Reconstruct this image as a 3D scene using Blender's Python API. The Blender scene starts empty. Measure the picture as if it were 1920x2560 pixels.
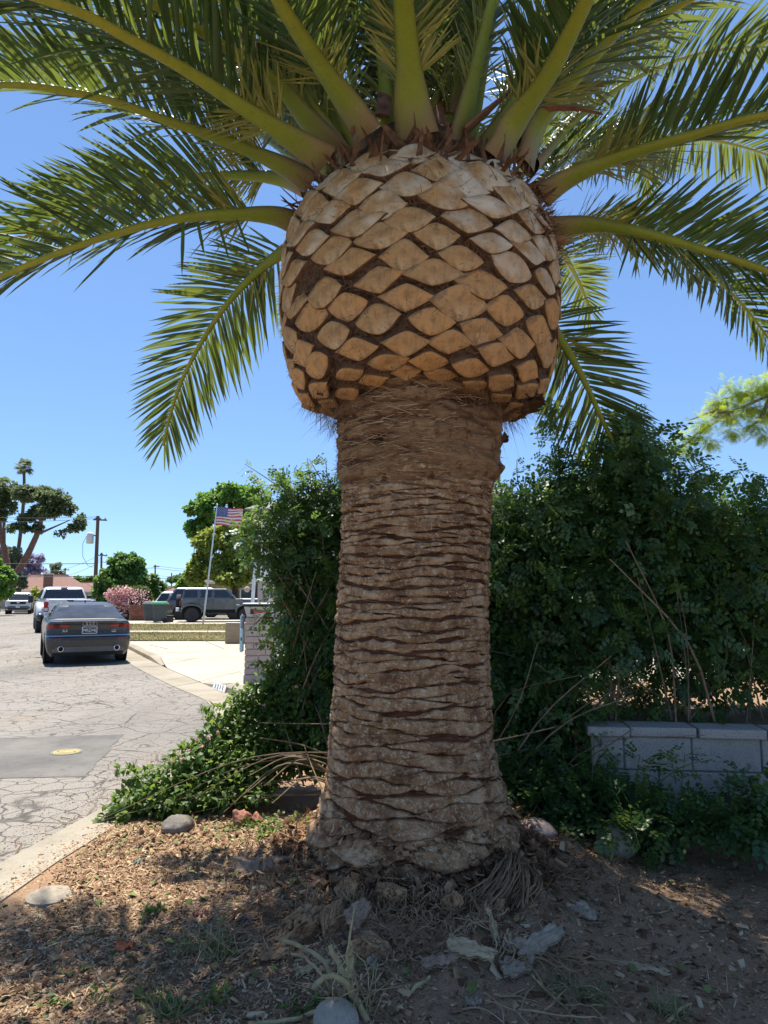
import bpy, bmesh, math, random
import numpy as np
from mathutils import Vector, Matrix

SC = bpy.context.scene
COL = SC.collection
PI = math.pi
R = math.radians

# ------------------------------------------------------------------ camera, sky, sun, exposure
F_PX, CAM_Z = 1750.0, 1.6
PITCH = math.atan(208 / F_PX)
cam_data = bpy.data.cameras.new('camera')
cam = bpy.data.objects.new('camera', cam_data)
COL.objects.link(cam)
cam.location = (0, 0, CAM_Z)
cam.rotation_euler = (PI / 2 + PITCH, 0, 0)
cam_data.sensor_fit = 'VERTICAL'
cam_data.sensor_height = 36.0
cam_data.lens = 36.0 * F_PX / 2560.0
cam_data.clip_start = 0.05
cam_data.clip_end = 3000
SC.camera = cam

SUN_EL, SUN_AZ = 71.0, -30.0          # azimuth measured from +Y towards +X
sun_dir = Vector((math.sin(R(SUN_AZ)) * math.cos(R(SUN_EL)), math.cos(R(SUN_AZ)) * math.cos(R(SUN_EL)), math.sin(R(SUN_EL))))
world = bpy.data.worlds.new('World')
SC.world = world
world.use_nodes = True
wn = world.node_tree.nodes
sky = wn.new('ShaderNodeTexSky')
sky.sky_type = 'NISHITA'
sky.sun_disc = False
sky.sun_elevation = R(SUN_EL)
sky.sun_rotation = R(SUN_AZ)
sky.altitude = 2500
sky.air_density = 1.0
sky.dust_density = 0.0
sky.ozone_density = 3.0
wn['Background'].inputs['Strength'].default_value = 0.11
gam = wn.new('ShaderNodeGamma')                       # the camera's softer contrast between zenith and horizon
gam.inputs['Gamma'].default_value = 0.62
tint = wn.new('ShaderNodeMix')
tint.data_type, tint.blend_type = 'RGBA', 'MULTIPLY'
tint.inputs[0].default_value = 1.0
tint.inputs[7].default_value = (0.76, 1.01, 1.34, 1)
world.node_tree.links.new(sky.outputs[0], gam.inputs['Color'])
world.node_tree.links.new(gam.outputs[0], tint.inputs[6])
world.node_tree.links.new(tint.outputs[2], wn['Background'].inputs['Color'])
sl = bpy.data.lights.new('sun', 'SUN')
sl.energy = 4.0
sl.angle = R(0.53)
sl.color = (1.0, 0.935, 0.83)
so = bpy.data.objects.new('sun', sl)
COL.objects.link(so)
so.rotation_euler = sun_dir.to_track_quat('Z', 'Y').to_euler()
so.location = (0, 0, 30)
SC.view_settings.view_transform = 'Standard'
SC.view_settings.look = 'None'
SC.view_settings.gamma = 1.0
SC.view_settings.use_curve_mapping = False
SC.view_settings.exposure = 1.38
SC.cycles.max_bounces = 8
SC.cycles.transparent_max_bounces = 8

# ------------------------------------------------------------------ helpers
CT, ST = math.cos(PITCH), math.sin(PITCH)


def P(px, py, Y):
    """the world point seen at photo pixel (px, py) at the distance Y"""
    u, v = (px - 960) / F_PX, (1280 - py) / F_PX
    y, z = CT - v * ST, ST + v * CT
    return Vector((u * Y / y, Y, CAM_Z + z * Y / y))


def G(px, py, z=0.0):
    """the point of the level z seen at photo pixel (px, py)"""
    u, v = (px - 960) / F_PX, (1280 - py) / F_PX
    y, zz = CT - v * ST, ST + v * CT
    Y = (z - CAM_Z) * y / zz
    return Vector((u * Y / y, Y, z))


def _h(ix, iy, iz, seed):
    n = (ix.astype(np.int64) * 73856093 ^ iy.astype(np.int64) * 19349663 ^ iz.astype(np.int64) * 83492791 ^ (seed * 2654435)) & 0xffffffff
    n = ((n ^ (n >> 15)) * 2246822519) & 0xffffffff
    n = ((n ^ (n >> 13)) * 3266489917) & 0xffffffff
    return ((n ^ (n >> 16)) & 0xffffff) / float(0xffffff)


def vnoise(p, seed=0):
    p = np.asarray(p, dtype=float)
    i = np.floor(p)
    f = p - i
    f = f * f * (3 - 2 * f)
    x, y, z = i[..., 0], i[..., 1], i[..., 2]
    out = 0
    for dx in (0, 1):
        wx = f[..., 0] if dx else 1 - f[..., 0]
        for dy in (0, 1):
            wy = f[..., 1] if dy else 1 - f[..., 1]
            for dz in (0, 1):
                wz = f[..., 2] if dz else 1 - f[..., 2]
                out = out + wx * wy * wz * _h(x + dx, y + dy, z + dz, seed)
    return out * 2 - 1


def fbm(p, octv=4, seed=0, gain=0.5):
    p = np.asarray(p, dtype=float)
    a, s, amp = 0, 1.0, 1.0
    for o in range(octv):
        a = a + amp * vnoise(p * s, seed + o * 17)
        amp *= gain
        s *= 2.03
    return a


def tag(o, label=None, cat=None, group=None, kind=None):
    if label: o['label'] = label
    if cat: o['category'] = cat
    if group: o['group'] = group
    if kind: o['kind'] = kind
    return o


def empty(name, loc=(0, 0, 0), rotz=0.0):
    o = bpy.data.objects.new(name, None)
    COL.objects.link(o)
    o.location = loc
    o.rotation_euler = (0, 0, rotz)
    o.empty_display_size = 0.2
    return o


def thing(name, label, cat, loc=(0, 0, 0), rotz=0.0, group=None):
    return tag(empty(name, loc, rotz), label, cat, group)


def link_mesh(name, me, mats, parent=None, kind=None):
    if mats is not None:
        for m in (mats if isinstance(mats, (list, tuple)) else [mats]):
            me.materials.append(m)
    o = bpy.data.objects.new(name, me)
    COL.objects.link(o)
    if parent is not None:
        o.parent = parent
    if kind:
        o['kind'] = kind
    return o


def mesh_np(name, v, quads=None, tris=None, smooth=False, attr=None, mat_idx=None):
    """a mesh from numpy arrays: vertices (n,3), quads (m,4), tris (k,3)"""
    me = bpy.data.meshes.new(name)
    v = np.asarray(v, dtype=np.float32).reshape(-1, 3)
    q = np.zeros((0, 4), np.int32) if quads is None else np.asarray(quads, np.int32).reshape(-1, 4)
    t = np.zeros((0, 3), np.int32) if tris is None else np.asarray(tris, np.int32).reshape(-1, 3)
    me.vertices.add(len(v))
    me.vertices.foreach_set('co', v.ravel())
    nl = q.size + t.size
    me.loops.add(nl)
    me.loops.foreach_set('vertex_index', np.concatenate([q.ravel(), t.ravel()]).astype(np.int32))
    nf = len(q) + len(t)
    me.polygons.add(nf)
    st = np.concatenate([np.arange(len(q)) * 4, q.size + np.arange(len(t)) * 3]).astype(np.int32)
    me.polygons.foreach_set('loop_start', st)
    if smooth:
        me.polygons.foreach_set('use_smooth', np.ones(nf, dtype=bool))
    if mat_idx is not None:
        me.polygons.foreach_set('material_index', np.asarray(mat_idx, np.int32))
    if attr is not None:
        for k, a in attr.items():
            at = me.attributes.new(k, 'FLOAT', 'POINT')
            at.data.foreach_set('value', np.asarray(a, np.float32))
    me.update(calc_edges=True)
    me.validate()
    return me


def grid_faces(nu, nv, wrap_u=False):
    i = np.arange(nu if wrap_u else nu - 1)
    j = np.arange(nv - 1)
    I, J = np.meshgrid(i, j, indexing='ij')
    I2 = (I + 1) % nu
    return np.stack([I * nv + J, I2 * nv + J, I2 * nv + J + 1, I * nv + J + 1], -1).reshape(-1, 4)


def rot_frames(d, up):
    """rotation matrices with x along d and z near up"""
    d = d / np.linalg.norm(d, axis=-1, keepdims=True)
    s = np.cross(up, d)
    s = s / (np.linalg.norm(s, axis=-1, keepdims=True) + 1e-9)
    n = np.cross(d, s)
    return np.stack([d, s, n], -1)


def scatter_mesh(name, tv, tq, tt, pos, rot, scale, rnd=None, smooth=False):
    """copies of one small template joined into one mesh"""
    tv = np.asarray(tv, float)
    n, k = len(pos), len(tv)
    scale = np.broadcast_to(np.asarray(scale, float).reshape(n, -1), (n, 3)) if np.ndim(scale) else np.full((n, 3), scale)
    v = np.einsum('nij,nkj->nki', rot, tv[None] * scale[:, None, :]) + pos[:, None, :]
    off = (np.arange(n) * k)[:, None, None]
    q = (np.asarray(tq)[None] + off).reshape(-1, 4) if tq is not None and len(tq) else None
    t = (np.asarray(tt)[None] + off).reshape(-1, 3) if tt is not None and len(tt) else None
    if rnd is None:
        rnd = np.random.rand(n)
    return mesh_np(name, v.reshape(-1, 3), q, t, smooth, {'rnd': np.repeat(rnd, k)})


def rand_rot(n, rng):
    d = rng.normal(size=(n, 3))
    u = rng.normal(size=(n, 3))
    return rot_frames(d, u)


class MB:
    """collects simple solids into one mesh"""
    def __init__(self):
        self.v, self.f, self.m = [], [], []

    def add(self, vs, fs, mi=0):
        o = len(self.v)
        self.v += [tuple(p) for p in vs]
        self.f += [tuple(i + o for i in f) for f in fs]
        self.m += [mi] * len(fs)
        return self

    def box(self, c, s, rz=0.0, mi=0, taper=1.0, M=None):
        vs = []
        for z in (-.5, .5):
            k = 1 if z < 0 else taper
            for x, y in ((-.5, -.5), (.5, -.5), (.5, .5), (-.5, .5)):
                p = Vector((x * s[0] * k, y * s[1] * k, z * s[2]))
                p.rotate(Matrix.Rotation(rz, 3, 'Z'))
                if M is not None: p = M @ p
                vs.append(p + Vector(c))
        return self.add(vs, [(3, 2, 1, 0), (4, 5, 6, 7), (0, 1, 5, 4), (1, 2, 6, 5), (2, 3, 7, 6), (3, 0, 4, 7)], mi)

    def quad(self, a, b, c, d, mi=0):
        return self.add([a, b, c, d], [(0, 1, 2, 3)], mi)

    def tube(self, pts, rad, n=8, cap=True, mi=0, flat=1.0):
        pts = [Vector(p) for p in pts]
        k = len(pts)
        rad = [rad] * k if not hasattr(rad, '__len__') else rad
        ref = None
        vs = []
        for i, p in enumerate(pts):
            t = (pts[min(i + 1, k - 1)] - pts[max(i - 1, 0)]).normalized()
            if ref is None:
                ref = Vector((0, 0, 1)) if abs(t.z) < .9 else Vector((0, 1, 0))
            a = ref.cross(t)
            if a.length < 1e-5: a = Vector((1, 0, 0))
            a.normalize()
            b = t.cross(a)
            ref = b
            for j in range(n):
                w = 2 * PI * j / n
                vs.append(p + (a * math.cos(w) + b * math.sin(w) * flat) * rad[i])
        fs = [(i * n + j, i * n + (j + 1) % n, (i + 1) * n + (j + 1) % n, (i + 1) * n + j) for i in range(k - 1) for j in range(n)]
        if cap:
            fs += [tuple(range(n - 1, -1, -1)), tuple(range((k - 1) * n, k * n))]
        return self.add(vs, fs, mi)

    def cyl(self, a, b, r, n=16, r2=None, mi=0):
        return self.tube([a, b], [r, r if r2 is None else r2], n, True, mi)

    def lathe(self, prof, n=24, c=(0, 0, 0), axis='Z', mi=0, cap=True):
        vs = []
        for r, h in prof:
            for j in range(n):
                w = 2 * PI * j / n
                p = (r * math.cos(w), r * math.sin(w), h)
                if axis == 'Y': p = (p[0], p[2], p[1])
                if axis == 'X': p = (p[2], p[0], p[1])
                vs.append(Vector(p) + Vector(c))
        k = len(prof)
        fs = [(i * n + j, i * n + (j + 1) % n, (i + 1) * n + (j + 1) % n, (i + 1) * n + j) for i in range(k - 1) for j in range(n)]
        if cap:
            fs += [tuple(range(n - 1, -1, -1)), tuple(range((k - 1) * n, k * n))]
        return self.add(vs, fs, mi)

    def prism(self, poly, z0, z1, mi=0, top=None):
        n = len(poly)
        vs = [(p[0], p[1], z0) for p in poly] + [((top or poly)[i][0], (top or poly)[i][1], z1) for i in range(n)]
        fs = [tuple(range(n - 1, -1, -1)), tuple(range(n, 2 * n))] + [(i, (i + 1) % n, n + (i + 1) % n, n + i) for i in range(n)]
        return self.add(vs, fs, mi)

    def mesh(self, name, smooth=None, fix=True, bevel=0.0):
        me = bpy.data.meshes.new(name)
        me.from_pydata([tuple(p) for p in self.v], [], self.f)
        me.polygons.foreach_set('material_index', self.m)
        if fix or bevel:
            bm = bmesh.new()
            bm.from_mesh(me)
            if bevel:
                bmesh.ops.bevel(bm, geom=bm.edges[:], offset=bevel, segments=1, affect='EDGES', clamp_overlap=True)
            bmesh.ops.recalc_face_normals(bm, faces=bm.faces[:])
            bm.to_mesh(me)
            bm.free()
        if smooth is not None:
            me.polygons.foreach_set('use_smooth', np.ones(len(me.polygons), dtype=bool))
            me.set_sharp_from_angle(angle=R(smooth))
        me.update()
        return me

    def build(self, name, mats, parent=None, smooth=None, kind=None, bevel=0.0, fix=True):
        return link_mesh(name, self.mesh(name, smooth, fix, bevel), mats, parent, kind)


def catmull(pts, n):
    pts = np.asarray([tuple(p) for p in pts], float)
    ext = np.vstack([2 * pts[0] - pts[1], pts, 2 * pts[-1] - pts[-2]])
    k = len(pts) - 1
    t = np.linspace(0, k, n)
    i = np.minimum(t.astype(int), k - 1)
    f = (t - i)[:, None]
    p0, p1, p2, p3 = ext[i], ext[i + 1], ext[i + 2], ext[i + 3]
    return .5 * (2 * p1 + (p2 - p0) * f + (2 * p0 - 5 * p1 + 4 * p2 - p3) * f ** 2 + (3 * p1 - p0 - 3 * p2 + p3) * f ** 3)


def resample(c, n):
    d = np.concatenate([[0], np.cumsum(np.linalg.norm(np.diff(c, axis=0), axis=1))])
    s = np.linspace(0, d[-1], n)
    return np.stack([np.interp(s, d, c[:, k]) for k in range(3)], -1), d[-1]


# ------------------------------------------------------------------ materials
class NT:
    def __init__(self, name):
        self.mat = bpy.data.materials.new(name)
        self.mat.use_nodes = True
        self.t = self.mat.node_tree
        self.n = self.t.nodes
        self.bsdf = self.n['Principled BSDF']
        self.out = self.n['Material Output']
        self._tc = None

    def new(self, typ, **kw):
        nd = self.n.new(typ)
        for k, v in kw.items():
            setattr(nd, k, v)
        return nd

    def link(self, a, b):
        self.t.links.new(a, b)

    def coord(self, which='Object'):
        if self._tc is None:
            self._tc = self.new('ShaderNodeTexCoord')
        return self._tc.outputs[which]

    def mapped(self, scale=(1, 1, 1), rot=(0, 0, 0), which='Object'):
        m = self.new('ShaderNodeMapping')
        m.inputs['Scale'].default_value = scale
        m.inputs['Rotation'].default_value = rot
        self.link(self.coord(which), m.inputs['Vector'])
        return m.outputs[0]

    def noise(self, scale, detail=5, rough=.55, vec=None, dist=0.0):
        nd = self.new('ShaderNodeTexNoise')
        nd.inputs['Scale'].default_value = scale
        nd.inputs['Detail'].default_value = detail
        nd.inputs['Roughness'].default_value = rough
        nd.inputs['Distortion'].default_value = dist
        self.link(vec if vec is not None else self.coord(), nd.inputs['Vector'])
        return nd.outputs[0]

    def voronoi(self, scale, feature='F1', vec=None, rnd=1.0):
        nd = self.new('ShaderNodeTexVoronoi')
        nd.feature = feature
        nd.inputs['Scale'].default_value = scale
        nd.inputs['Randomness'].default_value = rnd
        self.link(vec if vec is not None else self.coord(), nd.inputs['Vector'])
        return nd

    def ramp(self, fac, stops, interp='LINEAR'):
        nd = self.new('ShaderNodeValToRGB')
        nd.color_ramp.interpolation = interp
        e = nd.color_ramp.elements
        while len(e) > 1:
            e.remove(e[-1])
        for i, (p, c) in enumerate(stops):
            if i == 0:
                e[0].position = p
                el = e[0]
            else:
                el = e.new(p)
            c = (c, c, c) if not hasattr(c, '__len__') else c
            el.color = (c[0], c[1], c[2], 1)
        self.link(fac, nd.inputs[0])
        return nd.outputs[0]

    def mix(self, fac, a, b, mode='MIX'):
        nd = self.new('ShaderNodeMix', data_type='RGBA', blend_type=mode)
        for sock, val in ((nd.inputs[0], fac), (nd.inputs[6], a), (nd.inputs[7], b)):
            if isinstance(val, bpy.types.NodeSocket):
                self.link(val, sock)
            elif hasattr(val, '__len__'):
                sock.default_value = (val[0], val[1], val[2], 1)
            else:
                sock.default_value = val
        return nd.outputs[2]

    def math(self, op, a, b=0.0):
        nd = self.new('ShaderNodeMath', operation=op)
        for sock, val in ((nd.inputs[0], a), (nd.inputs[1], b)):
            if isinstance(val, bpy.types.NodeSocket):
                self.link(val, sock)
            else:
                sock.default_value = val
        return nd.outputs[0]

    def attr(self, name, out=2):
        nd = self.new('ShaderNodeAttribute')
        nd.attribute_name = name
        return nd.outputs[out]

    def objrand(self):
        return self.new('ShaderNodeObjectInfo').outputs['Random']

    def bump(self, h, strength=.5, dist=.02):
        nd = self.new('ShaderNodeBump')
        nd.inputs['Strength'].default_value = strength
        nd.inputs['Distance'].default_value = dist
        self.link(h, nd.inputs['Height'])
        self.link(nd.outputs[0], self.bsdf.inputs['Normal'])

    def set(self, col=None, rough=None, metal=None, spec=None, coat=None):
        b = self.bsdf.inputs
        for k, v in (('Base Color', col), ('Roughness', rough), ('Metallic', metal), ('Specular IOR Level', spec), ('Coat Weight', coat)):
            if v is None: continue
            if isinstance(v, bpy.types.NodeSocket):
                self.link(v, b[k])
            elif hasattr(v, '__len__'):
                b[k].default_value = (v[0], v[1], v[2], 1)
            else:
                b[k].default_value = v
        return self.mat


def plain(name, col, rough=.6, metal=0.0, spec=.4, coat=0.0, var=.15, scale=8.0, bump=0.0):
    m = NT(name)
    n = m.noise(scale, 5, .6)
    lo = tuple(c * (1 - var) for c in col)
    hi = tuple(min(1, c * (1 + var)) for c in col)
    c = m.ramp(n, [(.3, lo), (.7, hi)])
    if bump:
        m.bump(m.noise(scale * 8, 4, .6), bump, .01)
    return m.set(c, rough, metal, spec, coat)


def leaf_mat(name, cols, trans, rough=.45, tw=.35, spec=.4):
    """foliage: colour by a random number per leaf, some light passes through"""
    m = NT(name)
    c = m.ramp(m.attr('rnd'), [(i / (len(cols) - 1), k) for i, k in enumerate(cols)])
    m.set(c, rough, 0, spec)
    tr = m.new('ShaderNodeBsdfTranslucent')
    m.link(m.mix(.65, c, trans), tr.inputs['Color'])
    mx = m.new('ShaderNodeMixShader')
    mx.inputs[0].default_value = tw
    m.link(m.bsdf.outputs[0], mx.inputs[1])
    m.link(tr.outputs[0], mx.inputs[2])
    m.link(mx.outputs[0], m.out.inputs['Surface'])
    return m.mat


def strip_poly(name, left, right, z, mat, kind='structure', parent=None, seg=1):
    """a flat strip between two polylines"""
    v, q = [], []
    for (a, b) in zip(left, right):
        v += [(a[0], a[1], z if len(a) < 3 else a[2]), (b[0], b[1], z if len(b) < 3 else b[2])]
    q = [(2 * i, 2 * i + 1, 2 * i + 3, 2 * i + 2) for i in range(len(left) - 1)]
    return link_mesh(name, mesh_np(name, v, q), mat, parent, kind)
# ================================================================== THE SETTING
rng = np.random.default_rng(7)
random.seed(7)

# --- materials of the ground
m = NT('dirt_soil')
v1 = m.noise(1.6, 6, .6)
v2 = m.noise(28, 6, .65)
v3 = m.noise(140, 3, .6)
base = m.ramp(v1, [(.30, (.19, .125, .083)), (.5, (.285, .182, .115)), (.72, (.385, .24, .142))])
base = m.mix(m.ramp(v2, [(.35, 0), (.7, 1)]), base, (.34, .225, .14))
base = m.mix(m.ramp(v3, [(.55, 0), (.75, .55)]), base, (.46, .34, .22))
base = m.mix(m.ramp(m.noise(55, 4, .6), [(.28, .75), (.42, 0)]), base, (.05, .036, .028))
m.bump(m.math('ADD', m.math('MULTIPLY', v2, .6), m.math('MULTIPLY', v3, .5)), .8, .03)
M_DIRT = m.set(base, .95, 0, .1)

m = NT('asphalt_aged')
w = m.noise(.5, 3, .5)
fine = m.noise(160, 3, .7)
dv = m.new('ShaderNodeMix', data_type='RGBA', blend_type='LINEAR_LIGHT')
dv.inputs[0].default_value = .10
m.link(m.coord(), dv.inputs[6])
nc = m.new('ShaderNodeTexNoise'); nc.inputs['Scale'].default_value = 3.0; nc.inputs['Detail'].default_value = 4
m.link(m.coord(), nc.inputs['Vector']); m.link(nc.outputs[1], dv.inputs[7])
cr = m.voronoi(4.6, 'DISTANCE_TO_EDGE', dv.outputs[2])
cr2 = m.voronoi(1.15, 'DISTANCE_TO_EDGE', dv.outputs[2])
crk = m.math('MULTIPLY', m.ramp(cr.outputs['Distance'], [(.008, 1), (.034, 0)]), m.ramp(m.noise(.55, 4, .6), [(.34, .15), (.54, 1)]))
crk = m.math('MAXIMUM', crk, m.math('MULTIPLY', m.ramp(cr2.outputs['Distance'], [(.003, 1), (.020, 0)]), m.ramp(m.noise(.8, 3), [(.36, .15), (.54, 1)])))
c = m.ramp(w, [(.3, (.155, .143, .126)), (.7, (.225, .205, .178))])
c = m.mix(m.ramp(fine, [(.40, 0), (.62, 1)]), c, (.32, .294, .258))
c = m.mix(m.ramp(m.noise(90, 2), [(.33, .85), (.47, 0)]), c, (.07, .066, .06))
c = m.mix(m.ramp(m.noise(.9, 5, .65), [(.56, 0), (.72, .45)]), c, (.255, .185, .13))
c = m.mix(m.ramp(m.noise(.28, 4, .6, m.mapped((1, .25, 1), (0, 0, .4))), [(.52, 0), (.66, .5)]), c, (.115, .107, .098))
c = m.mix(m.ramp(m.noise(2.2, 5, .7), [(.62, 0), (.70, .6)]), c, (.09, .083, .076))
c = m.mix(m.math('MULTIPLY', crk, .85), c, (.045, .042, .038))
m.bump(m.math('SUBTRACT', fine, crk), .6, .012)
M_ASPHALT = m.set(c, .9, 0, .25)

m = NT('asphalt_patch')
fine = m.noise(150, 3, .7)
c = m.ramp(fine, [(.35, (.082, .079, .075)), (.7, (.14, .133, .124))])
c = m.mix(m.ramp(m.noise(1.1, 6, .7), [(.40, 0), (.66, .75)]), c, (.19, .176, .158))
c = m.mix(m.ramp(m.noise(5, 6, .7), [(.58, 0), (.68, .6)]), c, (.055, .052, .05))
m.bump(fine, .5, .01)
M_PATCH = m.set(c, .88, 0, .25)


def concrete(name, a, b, joints=None):
    m = NT(name)
    c = m.ramp(m.noise(.9, 6, .6), [(.3, a), (.7, b)])
    c = m.mix(m.ramp(m.noise(60, 4, .7), [(.35, .4), (.5, 0)]), c, tuple(k * .62 for k in a))
    c = m.mix(m.ramp(m.noise(3.5, 6, .7), [(.58, 0), (.75, .35)]), c, (a[0] * .8, a[1] * .7, a[2] * .58))
    c = m.mix(m.ramp(m.noise(1.6, 6, .75), [(.54, 0), (.70, .45)]), c, (a[0] * .55, a[1] * .48, a[2] * .40))
    m.bump(m.noise(90, 4, .7), .45, .008)
    return m.set(c, .85, 0, .3)


M_CONC = concrete('concrete_pale', (.34, .31, .25), (.41, .375, .305))
M_KERB = concrete('concrete_kerb', (.22, .19, .145), (.33, .295, .23))
M_JOINT = plain('joint_dirt', (.12, .10, .08), .95)

m = NT('terrain_far')
c = m.ramp(m.noise(.05, 5), [(.35, (.17, .16, .11)), (.65, (.26, .23, .17))])
M_TERRAIN = m.set(c, .95, 0, .1)

m = NT('lawn_dry')
c = m.ramp(m.noise(.35, 5, .6), [(.34, (.09, .10, .038)), (.50, (.17, .14, .07)), (.66, (.25, .19, .11))])
c = m.mix(m.ramp(m.noise(30, 4, .7), [(.4, .55), (.6, 0)]), c, (.12, .12, .04))
m.bump(m.noise(60, 3), .7, .03)
M_LAWN = m.set(c, .95, 0, .1)

# --- terrain out to the horizon
tm = MB()
tm.quad((-1500, -60, -.03), (1500, -60, -.03), (1500, 2200, -.03), (-1500, 2200, -.03))
tm.build('terrain', M_TERRAIN, kind='structure', fix=False)

# --- the road: right-hand edge as measured, curving away to the left
E = [(-2.75, -2), (-2.45, 1), (-2.28, 3.2), (-2.2, 4.24), (-2.05, 5.2), (-1.97, 7.0), (-2.05, 8.6), (-2.3, 9.8), (-2.8, 11.1), (-3.76, 12.7), (-5.95, 16.7), (-9.7, 24), (-15.2, 34), (-24, 50), (-42, 82)]
E3 = catmull([(a, b, 0) for a, b in E], 120)
LEFT = [(-17, -2), (-16, 1), (-15, 6), (-15, 12), (-16, 17), (-18, 24), (-20.5, 30), (-25, 40), (-30, 51), (-33.8, 60), (-45, 82)]
L3 = catmull([(a, b, 0) for a, b in LEFT], 120)
strip_poly('road', [(p[0], p[1]) for p in L3], [(p[0], p[1]) for p in E3], 0.0, M_ASPHALT)


def edge_at(Y):
    return float(np.interp(Y, E3[:, 1], E3[:, 0]))


def edge_off(Y, off):
    """a point off metres to the right of the asphalt edge, square to it"""
    x0, x1 = edge_at(Y - .3), edge_at(Y + .3)
    t = Vector((x1 - x0, .6)).normalized()
    return Vector((edge_at(Y) + t.y * off, Y - t.x * off))


def gut(Y):
    return float(np.interp(Y, [5.5, 8.5, 11, 14], [.02, .30, .52, .55]))


# gutter pan beside the asphalt
ys = np.linspace(5.4, 60, 130)
strip_poly('gutter', [tuple(edge_off(y, 0)) for y in ys], [tuple(edge_off(y, gut(y) + .02)) for y in ys], .006, M_KERB)

# kerb: a run of cast lengths, low where the drive crosses it
kerb_root = tag(empty('kerb'), kind='structure')


def kerb_len(y0, y1, w, h, n=5, name='kerb_length'):
    b = MB()
    sec = []
    for y in np.linspace(y0, y1, n):
        g = gut(y)
        hh = h(y) if callable(h) else h
        ww = w(y) if callable(w) else w
        prof = [(g, -.05), (g + .02, hh * .75), (g + .06, hh), (g + ww, hh + .006), (g + ww, -.05)]
        sec.append([Vector((*edge_off(y, o), z)) for o, z in prof])
    k = 5
    vs = [p for s in sec for p in s]
    fs = [(i * k + j, i * k + (j + 1) % k, (i + 1) * k + (j + 1) % k, (i + 1) * k + j) for i in range(n - 1) for j in range(k)]
    fs += [tuple(range(k)), tuple(range((n - 1) * k, n * k))]
    b.add(vs, fs)
    return b.build(name, M_KERB, kerb_root, smooth=40)


kw = lambda y: float(np.interp(y, [4.5, 8], [.37, .20]))
yy = -1.5
for seg in (3.1, 1.55, 2.0, 1.6, 1.5, 1.5, 1.02, 0.95):
    kerb_len(yy, yy + seg - .012, kw, .12)
    yy += seg
KERB_END = yy
kerb_len(KERB_END, KERB_END + 1.1, .2, lambda y: .12 - .105 * min(1, (y - KERB_END) / 1.1))
kerb_len(16.0, 17.2, .2, lambda y: .015 + .105 * min(1, (y - 16.0) / 1.2))
yy = 17.2
while yy < 50:
    kerb_len(yy, yy + 2.99, .2, .12)
    yy += 3.0

# concrete flatwork right of the kerb
def xk(y, off):
    sl_ = (edge_at(y + .3) - edge_at(y - .3)) / .6
    return edge_at(y) + off * math.sqrt(1 + sl_ * sl_)


def ap_w(y):
    return float(np.interp(y, [KERB_END - .4, KERB_END + 1.3, 15.6, 17.3], [.0, 1.5, 1.5, .0]))


apy = np.linspace(KERB_END - .4, 17.3, 26)
apz = [float(np.interp(y, [KERB_END - .1, KERB_END + 1.1, 16, 17.2], [.118, .014, .014, .118])) for y in apy]
strip_poly('apron', [(xk(y, gut(y) + .015 + .17 * (1 - ap_w(y) / 1.5)), y, z) for y, z in zip(apy, apz)], [(xk(y, gut(y) + .20 + ap_w(y)), y, .122) for y in apy], 0, M_CONC)
dy_ = np.linspace(6.9, 23.0, 60)
strip_poly('driveway', [(xk(y, gut(y) + .19 + ap_w(y)), y) for y in dy_], [(9.0, y) for y in dy_], .121, M_CONC)
jb = MB()
for (a, b) in (((330, 1655), (600, 1640)), ((420, 1700), (600, 1672)), ((290, 1640), (600, 1622)), ((500, 1597), (560, 1622)), ((548, 1712), (610, 1704)), ((372, 1612), (420, 1622))):
    p, q = G(*a, .126), G(*b, .126)
    d = (q - p).normalized()
    s = Vector((-d.y, d.x, 0)) * .012
    jb.quad(p - s, q - s, q + s, p + s)
jb.build('joint_lines', M_JOINT, kind='structure', fix=False)

# the neighbour's lawn in two strips with a path between, and the drive beyond it
def band(name, ya, yb, z, mat, off=.75, xr=8):
    yy_ = np.linspace(ya, yb, 8)
    return strip_poly(name, [tuple(edge_off(y, off)) for y in yy_], [(xr, y) for y in yy_], z, mat)


band('lawn', 23.0, 28.3, .13, M_LAWN)
band('path', 28.3, 29.5, .125, M_CONC)
band('lawn', 29.5, 36.4, .13, M_LAWN)
band('drive', 36.4, 47.0, .126, M_CONC)
band('yard', 47.0, 75.0, .11, M_TERRAIN, xr=60)

# --- the dirt yard: real relief, a mound round the palm
TX, TY = .2, 4.0


def yard_z(x, y):
    x, y = np.asarray(x, float), np.asarray(y, float)
    p = np.stack([x, y, np.zeros_like(x)], -1)
    r = np.hypot(x - TX, y - TY)
    z = .115 + .14 * np.exp(-np.maximum(r - .45, 0) ** 2 / .30)
    ang = np.arctan2(y - TY, x - TX)
    z = z + .035 * fbm(p * 1.3, 3, 3) * np.clip((x + 2.0) / .6, 0, 1)
    z = z + .012 * fbm(p * 7, 4, 5) * np.clip((x + 2.0) / .5, .1, 1)
    near = np.exp(-np.maximum(r - .55, 0) ** 2 / .2)
    z = z + near * (.035 * fbm(p * 9, 3, 11) + .03 * np.sin(ang * 9 + 3 * fbm(p * 2, 2, 9)) ** 2)
    z = z + .05 * np.clip((x - 1.0) / 2.5, 0, 1)
    return z


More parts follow.
